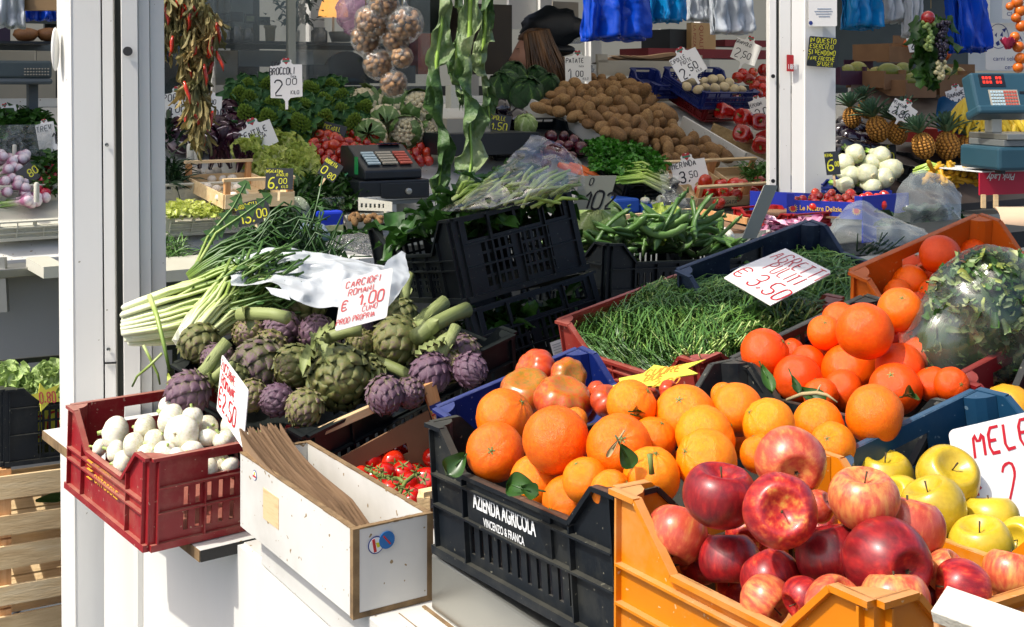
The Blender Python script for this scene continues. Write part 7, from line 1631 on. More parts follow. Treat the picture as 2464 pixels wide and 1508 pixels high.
tag(428, 255, 74, 62, 4, [('PORRI', .02, .72, .26, dict(wf=.8)), ('4,', .12, .02, .55), ('00', .5, .25, .3)], 'white price tag reading PORRI at the left over the leeks', lw=.007)
tag(508, 262, 50, 60, 0, [('CCHIO', .02, .68, .2, dict(wf=.7)), ('2,00', .15, .15, .35)], 'white price tag ending CCHIO half hidden by the dried chillies', heart=False)
tag(620, 330, 84, 60, 24, [('GENTILE', .05, .6, .26, dict(wf=.7)), ('FRANCIA', .35, .4, .16, dict(wf=.7))], 'tilted white price tag behind the frilly lettuce', lw=.007)
tag(112, 330, 44, 70, 14, [('TREV', .02, .72, .2, dict(wf=.7)), ('1', .5, .2, .42)], 'white price tag reading TREV cut off by the post', lw=.007)
tag(18, 278, 50, 40, 20, [('CICORIA', -.1, .55, .3, dict(wf=.5)), ('2,00', .1, .1, .4)], 'white price tag reading CICORIA on the left counter')
tag(2172, 268, 62, 40, -32, [('MELANZANE', .0, .7, .2, dict(wf=.5)), ('2,80', .2, .1, .45)], 'white price tag tilted among the pineapples', d=5.2)
tag(2307, 233, 56, 40, 14, [('BANANE', .05, .55, .3, dict(wf=.6)), ('1,40', .2, .05, .4)], 'white price tag reading BANANE above the blue bag', d=5.6)
tag(2205, 100, 44, 46, 10, [('2,5', .1, .15, .5)], 'white price tag half hidden by the grape garland', d=5.9, heart=False)
tag(457, 325, 50, 48, 0, [('TARDIVO', .02, .78, .17, dict(wf=.6)), ('12', .1, .12, .5, dict(wf=.5)), ('00', .58, .42, .24), ('KILO', .6, .15, .12)], 'black slate reading TARDIVO 12,00 by the radicchio', 'slate')
tag(672, 430, 66, 52, 0, [('INSALATINA', .02, .78, .16, dict(wf=.55)), ('ATAGLIO', .5, .62, .14, dict(wf=.6)), ('6,', .15, .06, .48), ('00', .62, .28, .25, dict(wf=.9)), ('KILO', .75, .08, .12)], 'black slate reading INSALATINA 6,00 in front of the lettuce', 'slate', d=4.35)
tag(609, 510, 80, 56, 14, [('CARDONCELLI', .0, .74, .2, dict(wf=.5)), ('15,', .1, .1, .45), ('00', .85, .2, .35), ('KILO', 1.1, .03, .12)], 'black slate reading CARDONCELLI 15,00 over the chicory', 'slate', d=4.1)
tag(803, 318, 56, 42, -14, [('PICCADILLY', .02, .6, .25, dict(wf=.5)), ('2,00', .2, .1, .4)], 'black slate reading PICCADILLY behind the small tomatoes', 'slate')
tag(795, 408, 46, 46, -32, [('RUGHETTA', .0, .72, .2, dict(wf=.45)), ('0', .1, .15, .4, dict(wf=1)), ('80', .55, .1, .3)], 'black slate reading RUGHETTA tilted over the rocket', 'slate', d=4.55)
tag(1202, 300, 52, 50, -8, [('CIPOLLE', .02, .72, .2, dict(wf=.6)), ('1,50', .15, .25, .35), ('KILO', .6, .05, .12)], 'black slate reading CIPOLLE 1,50 in front of the black cabbages', 'slate')
tag(67, 420, 42, 46, 38, [('1,', .05, .3, .4), ('80', .5, .3, .4)], 'black slate on the spring onions at the far left', 'slate')
tag(2003, 392, 34, 56, 4, [('MERINDA', .0, .78, .13, dict(wf=.4)), ('6', .08, .2, .45), ('00', .4, .35, .2, dict(wf=.5))], 'black slate reading MERINDA 6 on a stick before the white post', 'slate', d=4.75)
tag(2122, 372, 68, 52, -2, [('ROMANE', .05, .7, .25, dict(wf=.7)), ('5,00', .25, .2, .4), ('KILO', .8, .02, .12)], 'black slate reading ROMANE 00 behind the fennel', 'slate', d=5.3)
# ---------------------------------------------------------------- hanging things
def cord(root, p, r=.002):
    p = Vector(p); m = MB(); m.tube([p, Vector((p.x, p.y, 2.615))], [r, r], 6); o = m.build('cord', TWIG, root, None, True); o.matrix_parent_inverse = root.matrix_basis.inverted()
def hangleaf(name, label, path, w0, seed, lobes=5):
    r = random.Random(seed); pts = [P(*p) for p in path]; fine = []
    for k in range(len(pts)-1):
        for j in range(8): fine.append(pts[k].lerp(pts[k+1], j/8))
    fine.append(pts[-1]); n = len(fine); root = empty(name, T(pts[0]), label, 'leaf', 'long leaves hanging in front of the counter')
    cord(root, fine[0])
    st = MB(); st.tube(fine, [.0085*(1-.8*k/n)+.001 for k in range(n)], 8, None, [.7]*n, 0, .7)
    a = st.build('midrib', CELERY, root, None, True); a.matrix_parent_inverse = T(-pts[0])
    b = MB()
    for sd in (-1, 1):
        def fn(u, v):
            k = min(n-1, u*(n-1)); i = int(k); c = fine[i].lerp(fine[min(i+1, n-1)], k-i)
            wd = w0*(.55+.45*math.sin(u*PI*.9+.3))*(.62+.38*abs(math.sin(u*PI*lobes+seed)))*(1-.55*max(0, u-.8)/.2)*(1+.35*MN.noise(Vector((u*14, sd, seed))))
            an = 1.2*math.sin(u*11+seed*2+sd)*v+.9*v+.35*math.sin(u*37+sd)*v
            x = math.cos(an)*wd*v*sd; y = -math.sin(an)*wd*v+.014*math.sin(u*60+v*6+seed)*v+.008*MN.noise(Vector((u*40, v*6, seed)))
            return c+Vector((x, y, -.02*v+.006*math.sin(u*80)*v))
        b.grid(fn, 70, 8, None, lambda u, v: max(0, 1-v*5)*.6+(.25 if abs(math.sin(u*45+v*3)) > .93 else 0)+.2*v)
    a = b.build('leaf_blade', mat('hanging_leaf_green', [(0, '#22401a'), (.35, '#4c6c38'), (.65, '#8c9c6c'), (1, '#c4c89c')], na=.8, ns=7, vc=.3, bias=.36, rough=.5, bump=1, bs=90, transl=.2, rrand=0), root, None, True); a.matrix_parent_inverse = T(-pts[0])
hangleaf('hanging_leaf', 'left long wilted green leaf hanging in front of the register', [(1066, -60, 3.3), (1062, 60, 3.3), (1050, 150, 3.28), (1058, 260, 3.28), (1065, 360, 3.27), (1058, 430, 3.27), (1056, 470, 3.27)], .040, 1)
hangleaf('hanging_leaf', 'right long wilted green leaf reaching down to the black crate', [(1132, -60, 3.25), (1130, 80, 3.25), (1122, 180, 3.24), (1130, 290, 3.22), (1135, 380, 3.2), (1128, 440, 3.18), (1138, 500, 3.15)], .046, 2, 6)
hangleaf('hanging_leaf', 'shorter dark green leaf hanging behind the two long ones', [(1105, -60, 3.4), (1110, 40, 3.4), (1098, 120, 3.4), (1100, 200, 3.4), (1110, 245, 3.4)], .03, 3, 3)
hangleaf('hanging_leaf', 'dark green leaf curling right of the long hanging stalk', [(1165, -60, 3.38), (1168, 60, 3.38), (1160, 150, 3.38), (1172, 230, 3.38), (1180, 290, 3.38)], .035, 4, 3)
cb = empty('chilli_bunch', T(P(450, 0, 3.65)), 'dried bunch of chillies and withered leaves hanging at the top left', 'chilli bunch'); r = random.Random(8)
cord(cb, P(430, -10, 3.65), .006)
dl = MB()
C0_ = [(400, -20, 42), (400, 60, 32), (455, -10, 55), (460, 60, 50), (475, 120, 42), (468, 180, 36), (475, 240, 30), (480, 285, 16), (505, 50, 28)]
for i in range(820):
    x, y, s_ = r.choice(C0_); p = P(x+r.gauss(0, s_*.42), y+r.uniform(-20, 40), 3.65+r.gauss(0, .025)); L = r.uniform(.035, .075)
    leaf(dl, T(p) @ RZm(r.uniform(0, 360)) @ RY(r.uniform(55, 115)), L, r.uniform(.008, .018), r.uniform(-.6, .6), .4, .9, 6, 2, .3, .25, i, fr=1.5, tipw=0)
a = dl.build('dried_leafage', DRYL, cb, None, True); a.matrix_parent_inverse = T(-P(450, 0, 3.65))
for i in range(30):
    x, y, s_ = r.choice(C0_+[(515, 60, 14), (515, 120, 10)]); p = P(x+r.gauss(0, s_*.5), y+r.uniform(-10, 40), 3.62+r.gauss(0, .02)); m = MB(); L = r.uniform(.03, .07)
    v = Vector((r.uniform(-.4, .4), r.uniform(-.3, .3), -1)).normalized()*L; m.tube([p, p+v*.3, p+v*.7+Vector((.004, 0, 0)), p+v], [.003, .006, .005, .0008], 7)
    a = m.build('chilli_pod', CHIL, cb, None, True); a.matrix_parent_inverse = T(-P(450, 0, 3.65))
m = MB(); m.ball(SCL(1, .86, .82), 14, 10, lambda q: 1+.08*MN.noise(q*5)+(-.06 if abs(q.y) < .12 else 0)); KW = Kind('walnut', [(None, m.mesh('walnut', WALN))], 'walnut')
for i, (x, y, dm, lb) in enumerate(((924, 8, 66, 'topmost bag of walnuts at the frame edge'), (897, 52, 80, 'upper left bag of walnuts, the roundest'), (880, 92, 66, 'bag of walnuts lowest on the left cluster'), (974, 56, 82, 'upper right bag of walnuts'), (952, 92, 62, 'bag of walnuts hidden between the upper bags'), (910, 152, 68, 'large bag of walnuts in the lower middle'), (968, 136, 48, 'small bag of walnuts on the right'), (947, 200, 60, 'lowest bag of walnuts'))):
    c = P(x, y, 4.45+.03*(i % 3)); R_ = dm/2*c.y/F; r = random.Random(i)
    root = empty('walnut_bag', T(c), lb, 'bag', 'hanging bags of walnuts')
    m = MB(); m.ball(SCL(R_*1.08, R_*1.0, R_*1.15), 26, 20, lambda q: (1+.07*(1-abs(MN.noise(q*4+Vector((i, 0, 0))))*2))*(1-.35*max(0, q.z-.6)))
    m.tube([(0, 0, R_*.9), (0, 0, R_*1.25), (0, 0, R_*1.6)], [R_*.35, R_*.1, R_*.2], 10); m.build('bag_skin', FILMG, root, None, True); cord(root, c+Vector((0, 0, R_*1.3)))
    pts_ = []; t_ = 0
    while len(pts_) < 34 and t_ < 1800:
        t_ += 1; q = Vector((r.gauss(0, 1), r.gauss(0, 1)-1.0, r.gauss(0, 1))).normalized()*R_*.84*(1 if len(pts_) < 28 else .5)
        if q.z > R_*.7 or any((q-o_).length < .0185 for o_ in pts_): continue
        pts_.append(q); KW.put(T(c+q) @ align(q, r.uniform(0, 360)) @ RX(r.uniform(0, 90)) @ SCL(.0128), 'walnut inside one of the hanging bags', 'walnuts in the hanging bags')
m = MB(); m.ball(SCL(.06, .03, .08), 24, 16, lambda q: 1+.3*MN.noise(q*3)); m.build('net_bag', film('pink_film', '#a87c94', see=.5, gl=.3), None, T(P(848, 30, 4.7)), True, 'faded pink net bag beside the lamp', 'bag')
def hbag(name, label, x0, x1, y1, d, mt, group, seed=0, layers=3, yaw=20, slant=0):
    root = empty(name, T(P((x0+x1)/2, 0, d)), label, 'bag', group); b = MB(); W = (x1-x0)/F*d; ytop = -90
    Ht = (y1-ytop)/F*d; c = P((x0+x1)/2, ytop, d)-P((x0+x1)/2, 0, d)
    for k in range(layers):
        def fn(u, v, k=k):
            x = (u-.5)*W*(1-.12*(1-v)); fold = .010*math.sin(u*17+seed+k)*(.4+v)+.016*MN.noise(Vector((u*4, v*3, seed+k)))*2+.008*(1-abs(MN.noise(Vector((u*6, v*9, seed+k*3))))*2)
            return c+RZm(yaw) @ Vector((x+slant*v, -.018*k+fold, -Ht*v*(1-.012*k)-.010*abs(math.sin(u*9+seed+k*2))*v))
        b.grid(fn, 26, 20)
        v2 = [(p[0], p[1]-.003, p[2]) for p in b.v[-27*21:]]
    o = b.build('bag_fold', mt, root, None, True); md = o.modifiers.new('thickness', 'SOLIDIFY'); md.thickness = .0015; cord(root, P((x0+x1)/2, ytop, d), .003)
hbag('carrier_bag', 'bright blue carrier bags hanging at the top centre, the nearest bundle', 1396, 1556, 94, 4.2, BAGB, 'hanging carrier bags', 1, 5)
hbag('carrier_bag', 'light blue carrier bags hanging right of the bright blue ones', 1546, 1642, 50, 4.35, BAGL, 'hanging carrier bags', 2, 4)
hbag('carrier_bag', 'white carrier bags hanging between the light blue bags and the post', 1640, 1745, 48, 4.5, BAGW, 'hanging carrier bags', 3, 4)
hbag('carrier_bag', 'longer white carrier bags hanging nearest the white post', 1690, 1792, 78, 4.4, BAGW, 'hanging carrier bags', 4, 4, slant=.02)
hbag('carrier_bag', 'light blue carrier bags hanging right of the white post', 2016, 2112, 68, 5.2, BAGL, 'hanging carrier bags', 5, 5)
hbag('carrier_bag', 'thin white carrier bags hanging right of the second light blue bundle', 2112, 2185, 52, 5.3, BAGW, 'hanging carrier bags', 6, 4)
hbag('carrier_bag', 'pleated white carrier bags hanging left of the grape garland', 2170, 2206, 86, 5.25, BAGW, 'hanging carrier bags', 7, 4)
hbag('carrier_bag', 'blue carrier bags hanging right of the grape garland', 2258, 2346, 124, 5.3, BAGB, 'hanging carrier bags', 8, 5, slant=.05)
hbag('carrier_bag', 'white carrier bags hanging at the top left corner', -20, 58, 62, 3.6, BAGW, 'hanging carrier bags', 9, 4)
hbag('carrier_bag', 'strip of blue carrier bags above the bread at the left', 58, 133, 44, 3.75, BAGB, 'hanging carrier bags', 10, 2)
m = MB(); m.box(-.07, .07, -.02, .02, -.03, .06, T(P(92, 0, 3.6))); m.build('wooden_box', mm('dim_wood', ['#6c5434', '#84683f']), None, None, False, 'wooden box hanging at the top left corner', 'box')
# ---------------------------------------------------------------- left stall back
m = MB(); m.lathe([(0, -.5), (.6, -.45), (1, 0), (.85, .4), (.4, .55), (0, .6)], 20); KBR = Kind('bread', [(None, m.mesh('bread', mm('bread_crust', ['#6c4426', '#946438'], na=.7, ns=9)))], 'bread', 'round loaves on the left shelf')
for x, lb in ((62, 'left round brown loaf on the dark shelf'), (118, 'right round brown loaf on the dark shelf')): q = Pr(x, 84, 1.0); KBR.put(T(q) @ SCL(30*q.y/F, 30*q.y/F, 30*q.y/F), lb)
sh2 = empty('wall_shelf', T((0, 0, 0)), 'dark shelf under the loaves at the left', 'shelf'); pxbox('shelf_board', -60, 98, 134, 104, .95, .3, DK, sh2); pxbox('shelf_rail', -60, 104, 134, 121, 1.2, .02, DG_, sh2)
pxbox('wall_panel', -60, 122, 84, 270, 1.6, .02, CRM, bs); pxbox('wall_panel', 88, 122, 134, 270, 1.6, .02, CRM, bs); pxbox('purple_box', -60, 50, 25, 98, 1.3, .2, mm('dim_purple', ['#24182c', '#34203c']), None, label='dark purple box left of the loaves', cat='box')
lr = empty('cash_register', T((0, 0, 0)), 'grey register with a keypad at the far left', 'cash register'); pxbox('housing', -60, 145, 126, 188, .75, .12, mm('dim_teal', ['#3c4648', '#4a5658']), lr, .01); pxbox('lower_rail', -60, 188, 128, 203, .74, .14, DG_, lr, .01); pxbox('stand', 70, 203, 92, 262, .85, .05, DG_, lr)
kk = MB()
for i in range(9):
    for j in range(3): p = Pr(60+i*7, 165+j*7, .745); kk.box(-.003, .003, -.002, .002, -.0025, .0025, T(p))
kk.build('keypad', CRM, lr)
pxbox('glass_guard', -60, 300, 126, 400, .55, .004, FILMG, None, label='low glass guard in front of the dark greens', cat='glass')
# crate of cabbages and the wooden crates under it
q0_ = P(8, 937, 3.3); QL = Paz(q0_, 100, 20, 830); QR = Paz(q0_, 20, 136, 985)
cc, ccM, _, _ = place_crate('plastic_crate', 'dark slatted plastic crate of cabbages at the left edge', C_BLK, q0_, q0_+dirz(112)*.38, q0_+dirz(26)*.56, .205, kinds=('grid',)*4, dips=(.05, .05, .035, 0), dense=1)
KLC = [Kind('lettuce', [(None, head_mesh('lettuce', PALEL, i, 22, 1, 1, .5))], 'lettuce') for i in (31, 32)]
for i, (x, y, dm, lb) in enumerate(((20, 925, 120, 'pale leafy head at the very left edge of the picture'), (75, 935, 90, 'loose pale leafy head in the middle of the left crate'), (122, 910, 95, 'pale leafy head beside the post in the left crate'), (50, 985, 90, 'leafy head low behind the rim of the left crate'))):
    put_px(KLC[i % 2], x, y, dm, 3.45, lb, (.2*i-.3, .7, .6), i*70)
leafpile('leafy_greens', 'pale leaves pressed against the slats of the left crate', ccM, .09, .5, .05, .32, .07, 220, LETT, .09, .07, .06, 41)
card('price_card', 'yellow star shaped card in the crate of cabbages', P(72, 920, 3.30), P(136, 915, 3.36), P(80, 985, 3.28), YELCARD, INKR2, [('O,80', .3, .2, .4, dict(wf=.5))], poly=[(0, .55), (.3, .6), (.4, .95), (.6, .68), (1.2, .85), (.95, .5), (1.2, .2), (.7, .2), (.3, -.1), (.3, .3)], lw=.006)
card('price_card', 'yellow card seen through the slats of the cabbage crate', P(62, 985, 3.33), P(136, 965, 3.39), P(62, 1080, 3.33), YELCARD, INKR, [('OO', .2, .2, .5)], lw=.006)
for k in range(4):
    zt = q0_.z-.205-.005-k*.185; w = empty('wooden_crate', T((q0_.x, q0_.y, zt-.18)) @ RZm(26+2*k), ('topmost', 'second', 'third', 'lowest')[k]+' pale wooden crate in the stack under the cabbages', 'crate', 'wooden crates stacked at the left')
    for z0, z1 in ((.105, .165), (.01, .06)):
        for a in ((-.02, .60, -.02, -.01), (-.02, .60, .39, .40)): m = MB(); m.box(a[0], a[1], a[2], a[3], z0, z1); m.build('side_board', WOOD, w)
        for a in ((-.02, -.012, -.0095, .389), (.592, .60, -.0095, .389)): m = MB(); m.box(a[0], a[1], a[2], a[3], z0-.004, z1-.006); m.build('end_board', WOOD, w)
    for cx, cy in ((-.011, -.009), (.56, -.009), (-.011, .36), (.56, .36)): m = MB(); m.box(cx, cx+.03, cy, cy+.028, .0, .18); m.build('corner_post', WOODV, w)
    for j in range(4): m = MB(); m.box(.02, .56, .0+.10*j, .085+.10*j, .0, .006); m.build('base_slat', WOOD, w)
m = MB(); leaf(m, None, .09, .03, .2, .1, .3, 8, 4); m.build('fallen_leaf', GREEN_POD, None, T(P(85, 1205, 3.4)) @ RZm(35) @ RX(70), True, 'green leaf dropped on the wooden crates', 'leaf')
pxbox('wall_panel', -200, 612, 160, 900, .06, .02, GREYWALL, dc)
m = MB(); m.bar(Pr(-5, 620, -.1), Pr(2, 750, -.1), .05, .02); m.build('steel_bracket', STEEL, dc)
# ---------------------------------------------------------------- the right hand stall
def R2(px, py, lift=0.0):
    n = (Vector((0, 0, 1))-RD*RM).normalized(); p0 = S(0, -1.1, 1.15)+n*lift; o = Vector((0, 0, CZ)); v = P(px, py, 1.0)-o
    return o+v*(n.dot(p0-o)/n.dot(v))
rc = empty('fruit_stand', T((0, 0, 0)), 'sloping stand of fruit right of the white post', 'counter')
m = MB(); q = [(2.2, -1.1, 1.08), (7, -1.1, 1.08), (7, .2, 1.08+1.3*RM), (3.75, .2, 1.08+1.3*RM)]; m.add([S(a, b, c+k) for k in (0, .03) for a, b, c in q], [(3, 2, 1, 0), (4, 5, 6, 7), (0, 1, 5, 4), (1, 2, 6, 5), (2, 3, 7, 6), (3, 0, 4, 7)]); m.build('sloping_shelf', mm('dark_boards', ['#2c2420', '#3c302a']), rc); srbox('front_panel', 2.4, 7, -1.1, -1.07, 0, 1.065, STEEL, rc); srbox('steel_edge', 2.4, 7, -1.25, -1.102, 1.05, 1.08, STEEL, rc)
srbox('riser', 1.2, 4.4, -1.9, -1.3, .0, .98, GREYM, rc)
def pineapple():
    b = MB(); N = 0
    b.ball(SCL(.95, .95, 1.22), 20, 16, None, .2)
    for i in range(13):
        th = PI*(i+.7)/13.4; n = max(5, int(16*math.sin(th)))
        for k in range(n):
            a = 2*PI*(k+.5*(i % 2))/n; p = Vector((math.sin(th)*math.cos(a), math.sin(th)*math.sin(a), 1.25*math.cos(th))); nn = Vector((p.x, p.y, p.z/1.5)).normalized()
            s_ = .19; b.lathe([(s_*1.05, -.03), (s_*.85, .07), (s_*.3, .10), (0.005, .17)], 6, T(p*.95) @ align(nn, 30), [0, .6, .95, .1])
    c = MB()
    for k in range(34):
        f = k/34; leaf(c, T((0, 0, 1.1)) @ RZm(k*137.5) @ RY(-(38+50*f)), 2.5-.6*f, .34, .25*(1-f), .0, .8, 7, 2, .3, .7, k, tipw=0)
    return Kind('pineapple', [('fruit', b.mesh('fruit', PINE)), ('leaf_crown', c.mesh('leaf_crown', CROWN))], 'pineapple', 'pineapples')
KPN = pineapple()
for x, y, w, tx, ty, lb in ((2112, 310, 60, -.35, .9, 'pineapple left of the front ones with a tall crown leaning left'), (2158, 318, 56, -.25, .9, 'pineapple in the second row beside it'), (2050, 282, 48, -.2, .9, 'half hidden pineapple by the white post'), (2222, 350, 60, -.3, .9, 'small front pineapple left of the two large ones'), (2280, 350, 64, -.1, .95, 'large front pineapple with an upright crown'), (2325, 355, 56, .0, .95, 'front pineapple furthest right, partly behind another'), (2190, 285, 44, -.5, .8, 'rear pineapple behind the tilted tag'), (2085, 262, 44, -.3, .9, 'rear pineapple crown by the mango boxes')):
    q = R2(x, y+25, .09); q = P(x, y, q.y); KPN.put(T(q) @ align(Vector((tx, -.15, ty)), rnd(0, 360)) @ SCL(w/2*q.y/F*.86), lb)
m = MB(); m.lathe([(0, -1.6), (.5, -1.5), (.9, -1.0), (1, -.3), (.75, .5), (.5, 1.1), (.2, 1.35), (0, 1.4)], 20); KEG = Kind('aubergine', [(None, m.mesh('aubergine', EGG))], 'aubergine', 'glossy aubergines')
for x, y in ((2035, 300), (2055, 318), (2075, 300), (2035, 335), (2065, 342), (2025, 352), (2085, 325), (2045, 280), (2095, 345)): q = R2(x, y+15, .05); KEG.put(T(q) @ align(Vector((1, -.2, rnd(-.2, .3))), rnd(0, 360)) @ SCL(.04), 'glossy black aubergine right of the white post')
FM = MB(); FM.lathe([(.0, -1.0), (.28, -.98), (.42, -.86), (.8, -.62), (1, -.1), (.95, .35), (.7, .8), (.48, 1.15), (.4, 1.5)], 26, None, [.9, .7, .4, .5, .6, .7, .7, .5, .1], mod=lambda a, z: 1+.05*math.sin(4*a)+.02*math.sin(13*a)); fs = MB()
for k in range(4): fs.tube([(0, 0, 1.3), (.25*math.cos(k*1.6), .25*math.sin(k*1.6), 2.2)], [.2, .13], 8, None, [.4, 1])
fl_ = MB(); fl_.lathe([(.30, 0), (.12, .02), (0.01, -.02)], 14, T((0, 0, -1.0)) @ RX(180))
KFN = Kind('fennel', [('bulb', FM.mesh('bulb', FENN)), ('stalk', fs.mesh('stalk', CELERY)), ('root_scar', fl_.mesh('root_scar', mm('root_scar', ['#b8ac7c', '#cfc69a'])))], 'fennel', 'fennel bulbs in the blue crate')
for i, (x, y, dm, ax, lb) in enumerate(((2058, 370, 48, (-.2, .5, -.8), 'topmost left fennel bulb with its base facing forward'), (2033, 392, 46, (-.6, .2, -.7), 'fennel bulb beside the post, second row'), (2098, 392, 46, (-.7, .3, -.6), 'fennel bulb in the middle of the upper row'), (2122, 374, 44, (-.5, .5, -.5), 'fennel bulb under the ROMANE slate'), (2148, 406, 50, (-.8, .5, -.4), 'rightmost fennel bulb with a blue and red sticker'), (2050, 422, 46, (-.8, .2, -.6), 'lower left fennel bulb'), (2088, 418, 50, (-.2, .3, -1), 'lower middle fennel bulb with a broad base'), (2127, 428, 48, (-.4, .3, -.9), 'lower right fennel bulb with a small sticker'), (2100, 448, 42, (-.6, .2, -.7), 'fennel bulb at the crate rim'), (2035, 445, 40, (-.6, .2, -.7), 'fennel bulb low in the blue crate'))):
    KFN.put(T(P(x, y, 4.95+.02*(i % 3)-.002*(y-370))) @ align(Vector((ax[0], .7, ax[1]*.4)), i*50) @ SCL(dm/2*4.95/F), lb)
def pxcrate(px, py, d, label, w, l, h, mt_, kinds=('grid',)*4, dips=(.02, .02, 0, 0), az=123, dense=.7, tilt=0):
    p = P(px, py, d); x = dirz(az-90); y = dirz(az); z = Vector((0, 0, 1))
    return place_crate('plastic_crate', label, mt_, p+z*h, p+z*h+y*w+z*tilt, p+z*h+x*l, h, kinds=kinds, dips=dips, dense=dense)
pxcrate(2014, 466, 4.85, 'blue mesh crate holding the fennel', .26, .30, .055, C_BLU)
pxcrate(2195, 470, 5.1, 'black mesh crate of courgette flowers', .3, .30, .12, C_BLK2, tilt=.04)
m = MB()
for i in range(20): a = P(2195+RN.uniform(0, 30), 415+RN.uniform(-12, 10), 4.98); b_ = P(2270+RN.uniform(-10, 10), 425+RN.uniform(-25, 10), 4.95); m.tube([a, (a+b_)/2+Vector((0, 0, .02)), b_], [.004, .006, .008], 6, None, [.3, .6, .3])
m.build('courgette_bunch', CELERY, None, None, True, 'green courgette stems under the orange flowers', 'courgettes')
fm = MB(); fm.lathe([(.15, -1), (.4, -.6), (.45, 0), (.3, .5), (.45, 1), (.3, 1.15)], 12, None, [0, .2, .5, .8, 1, .7], mod=lambda a, z: 1+.25*math.sin(5*a)*max(0, z)+.1*math.sin(9*a)); KFL = Kind('courgette_flower', [(None, fm.mesh('courgette_flower', SQF))], 'courgette flower', 'courgette flowers')
for i in range(34): KFL.put(T(P(2235+RN.uniform(-10, 112), 412+RN.uniform(-16, 26), 4.93+RN.uniform(-.03, .03))) @ RZm(RN.uniform(0, 360)) @ RY(RN.uniform(30, 140)) @ SCL(.022, .022, .03), 'orange and yellow courgette flower heaped on the black crate')
# tomato trays with sunflower print
dz = empty('fruit_tray', T((0, 0, 0)), 'blue printed cardboard tray of mottled tomatoes before the white post', 'tray')
a_ = P(1893, 520, 4.6); b_ = P(2075, 528, 4.52); ux = (b_-a_).normalized(); hgt = .085
DB_ = mm('tray_blue', ['#10248c', '#142c9c'], rrand=0)
m = MB(); m.bar(a_+Vector((0, 0, hgt*.36)), b_+Vector((0, 0, hgt*.36)), .006, hgt*.72); m.build('front_panel', DB_, dz)
for p, w in ((a_, 1), (b_, -1)): m = MB(); m.bar(p+Vector((0, -.001, hgt*.72)), p+ux*.028*w+Vector((0, -.001, hgt*.72)), .007, hgt*.55); m.build('corner_tab', DB_, dz)
m = MB(); m.bar(b_, b_+dirz(35)*.26, .006, hgt*2); m.build('end_panel', DB_, dz); m = MB(); m.bar(a_+dirz(110)*.26+Vector((0, 0, .03)), b_+dirz(110)*.26+Vector((0, 0, .03)), .006, hgt); m.build('rear_panel', DB_, dz); m = MB(); m.bar(a_+dirz(110)*.13+Vector((0, 0, .006)), b_+dirz(110)*.13+Vector((0, 0, .006)), .26, .006); m.build('base', CARD, dz)
m = MB(); printed(m, 'Le Nostre Delizie', a_+ux*.045+Vector((0, -.0045, hgt*.30)), b_-a_, Vector((0, 0, 1)), .026, bold=.01, xs=.8); m.build('lettering', mm('tray_gold', ['#d8b040'], rrand=0), dz)
for p in (a_+ux*.022, b_-ux*.022):
    m = MB(); M2 = frame(p+Vector((0, -.0045, hgt*.36)), ux, Vector((0, 0, 1)))
    for k in range(14): m.add([(.009*math.cos(k*.4488), .009*math.sin(k*.4488), .0), (.019*math.cos(k*.4488+.22), .019*math.sin(k*.4488+.22), .0), (.009*math.cos(k*.4488+.44), .009*math.sin(k*.4488+.44), .0)], [(0, 1, 2)], M2)
    m.build('sunflower_ring', mm('tray_gold', ['']), dz); m = MB(); m.lathe([(.0095, .0), (.0095, .0006), (0, .0008)], 14, M2); m.build('sunflower_centre', HEARTR, dz)
b2_ = P(2078, 522, 4.75); m = MB(); m.bar(b2_+Vector((0, 0, .05)), P(2145, 520, 4.8)+Vector((0, 0, .05)), .006, .10); m.build('fruit_tray', DB_, None, None, False, 'second blue printed tray half hidden by the plastic bag', 'tray')
fill([(1912, 468), (1950, 462), (2060, 466), (2140, 470), (2140, 490), (2070, 500), (1912, 496)], 25, tm, 'mottled red tomato in the blue printed trays', 'tomatoes in the blue printed trays', 0, 0, where=lambda x, y, l: P(x, y, 4.66-(y-470)*.003), sx=.8, sy=.5)
pxcrate(1905, 552, 4.45, 'red mesh crate under the blue printed tray', .3, .2, .055, REDP); 
m = MB()
for i in range(46): leaf(m, T(P(1875+RN.uniform(-25, 90), 557+RN.uniform(-10, 10), 4.2)) @ RZm(RN.uniform(0, 360)) @ RY(RN.uniform(-70, 30)), .06, .05, .4, .5, .4, 5, 4, 1, .4, i)
m.build('radicchio_trim', mat('pink_radicchio', ['#5c1438', '#9c3c6c', '#d8b8c4', '#e8e0dc'], na=.8, ns=9, rough=.4), None, None, True, 'loose purple radicchio leaves in front of the blue tray', 'leaves', None, 'stuff')
# mango boxes
for i, (x0, y0, x1, y1, r, lb, mt_) in enumerate(((2128, 178, 2180, 215, -.1, 'brown cardboard box of mangoes left of the garland', CARD), (2180, 200, 2252, 235, -.2, 'low brown cardboard box of mangoes under the garland', CARD), (2262, 180, 2330, 232, -.15, 'brown cardboard box of fruit left of the banana tag', CARD), (2140, 112, 2200, 150, .1, 'open cardboard box at the back of the fruit stand', CARD), (2022, 170, 2085, 205, .05, 'dark purple box of mangoes by the post', mm('plum_box', ['#34142c', '#44203a'])))):
    bxr = empty('cardboard_box', T((0, 0, 0)), lb, 'box', 'fruit boxes on the stand'); pxbox('front_flap', x0, y0, x1, y1, r, .005, mt_, bxr); pxbox('side_flap', x0-1, y0-8, x0+4, y1-4, r+.01, .25, mt_, bxr); pxbox('rear_flap', x0+10, y0-26, x1+16, y0+6, r+.3, .005, mt_, bxr); pxbox('side_flap', x1-3, y0-10, x1+1, y1-2, r+.01, .25, mt_, bxr)
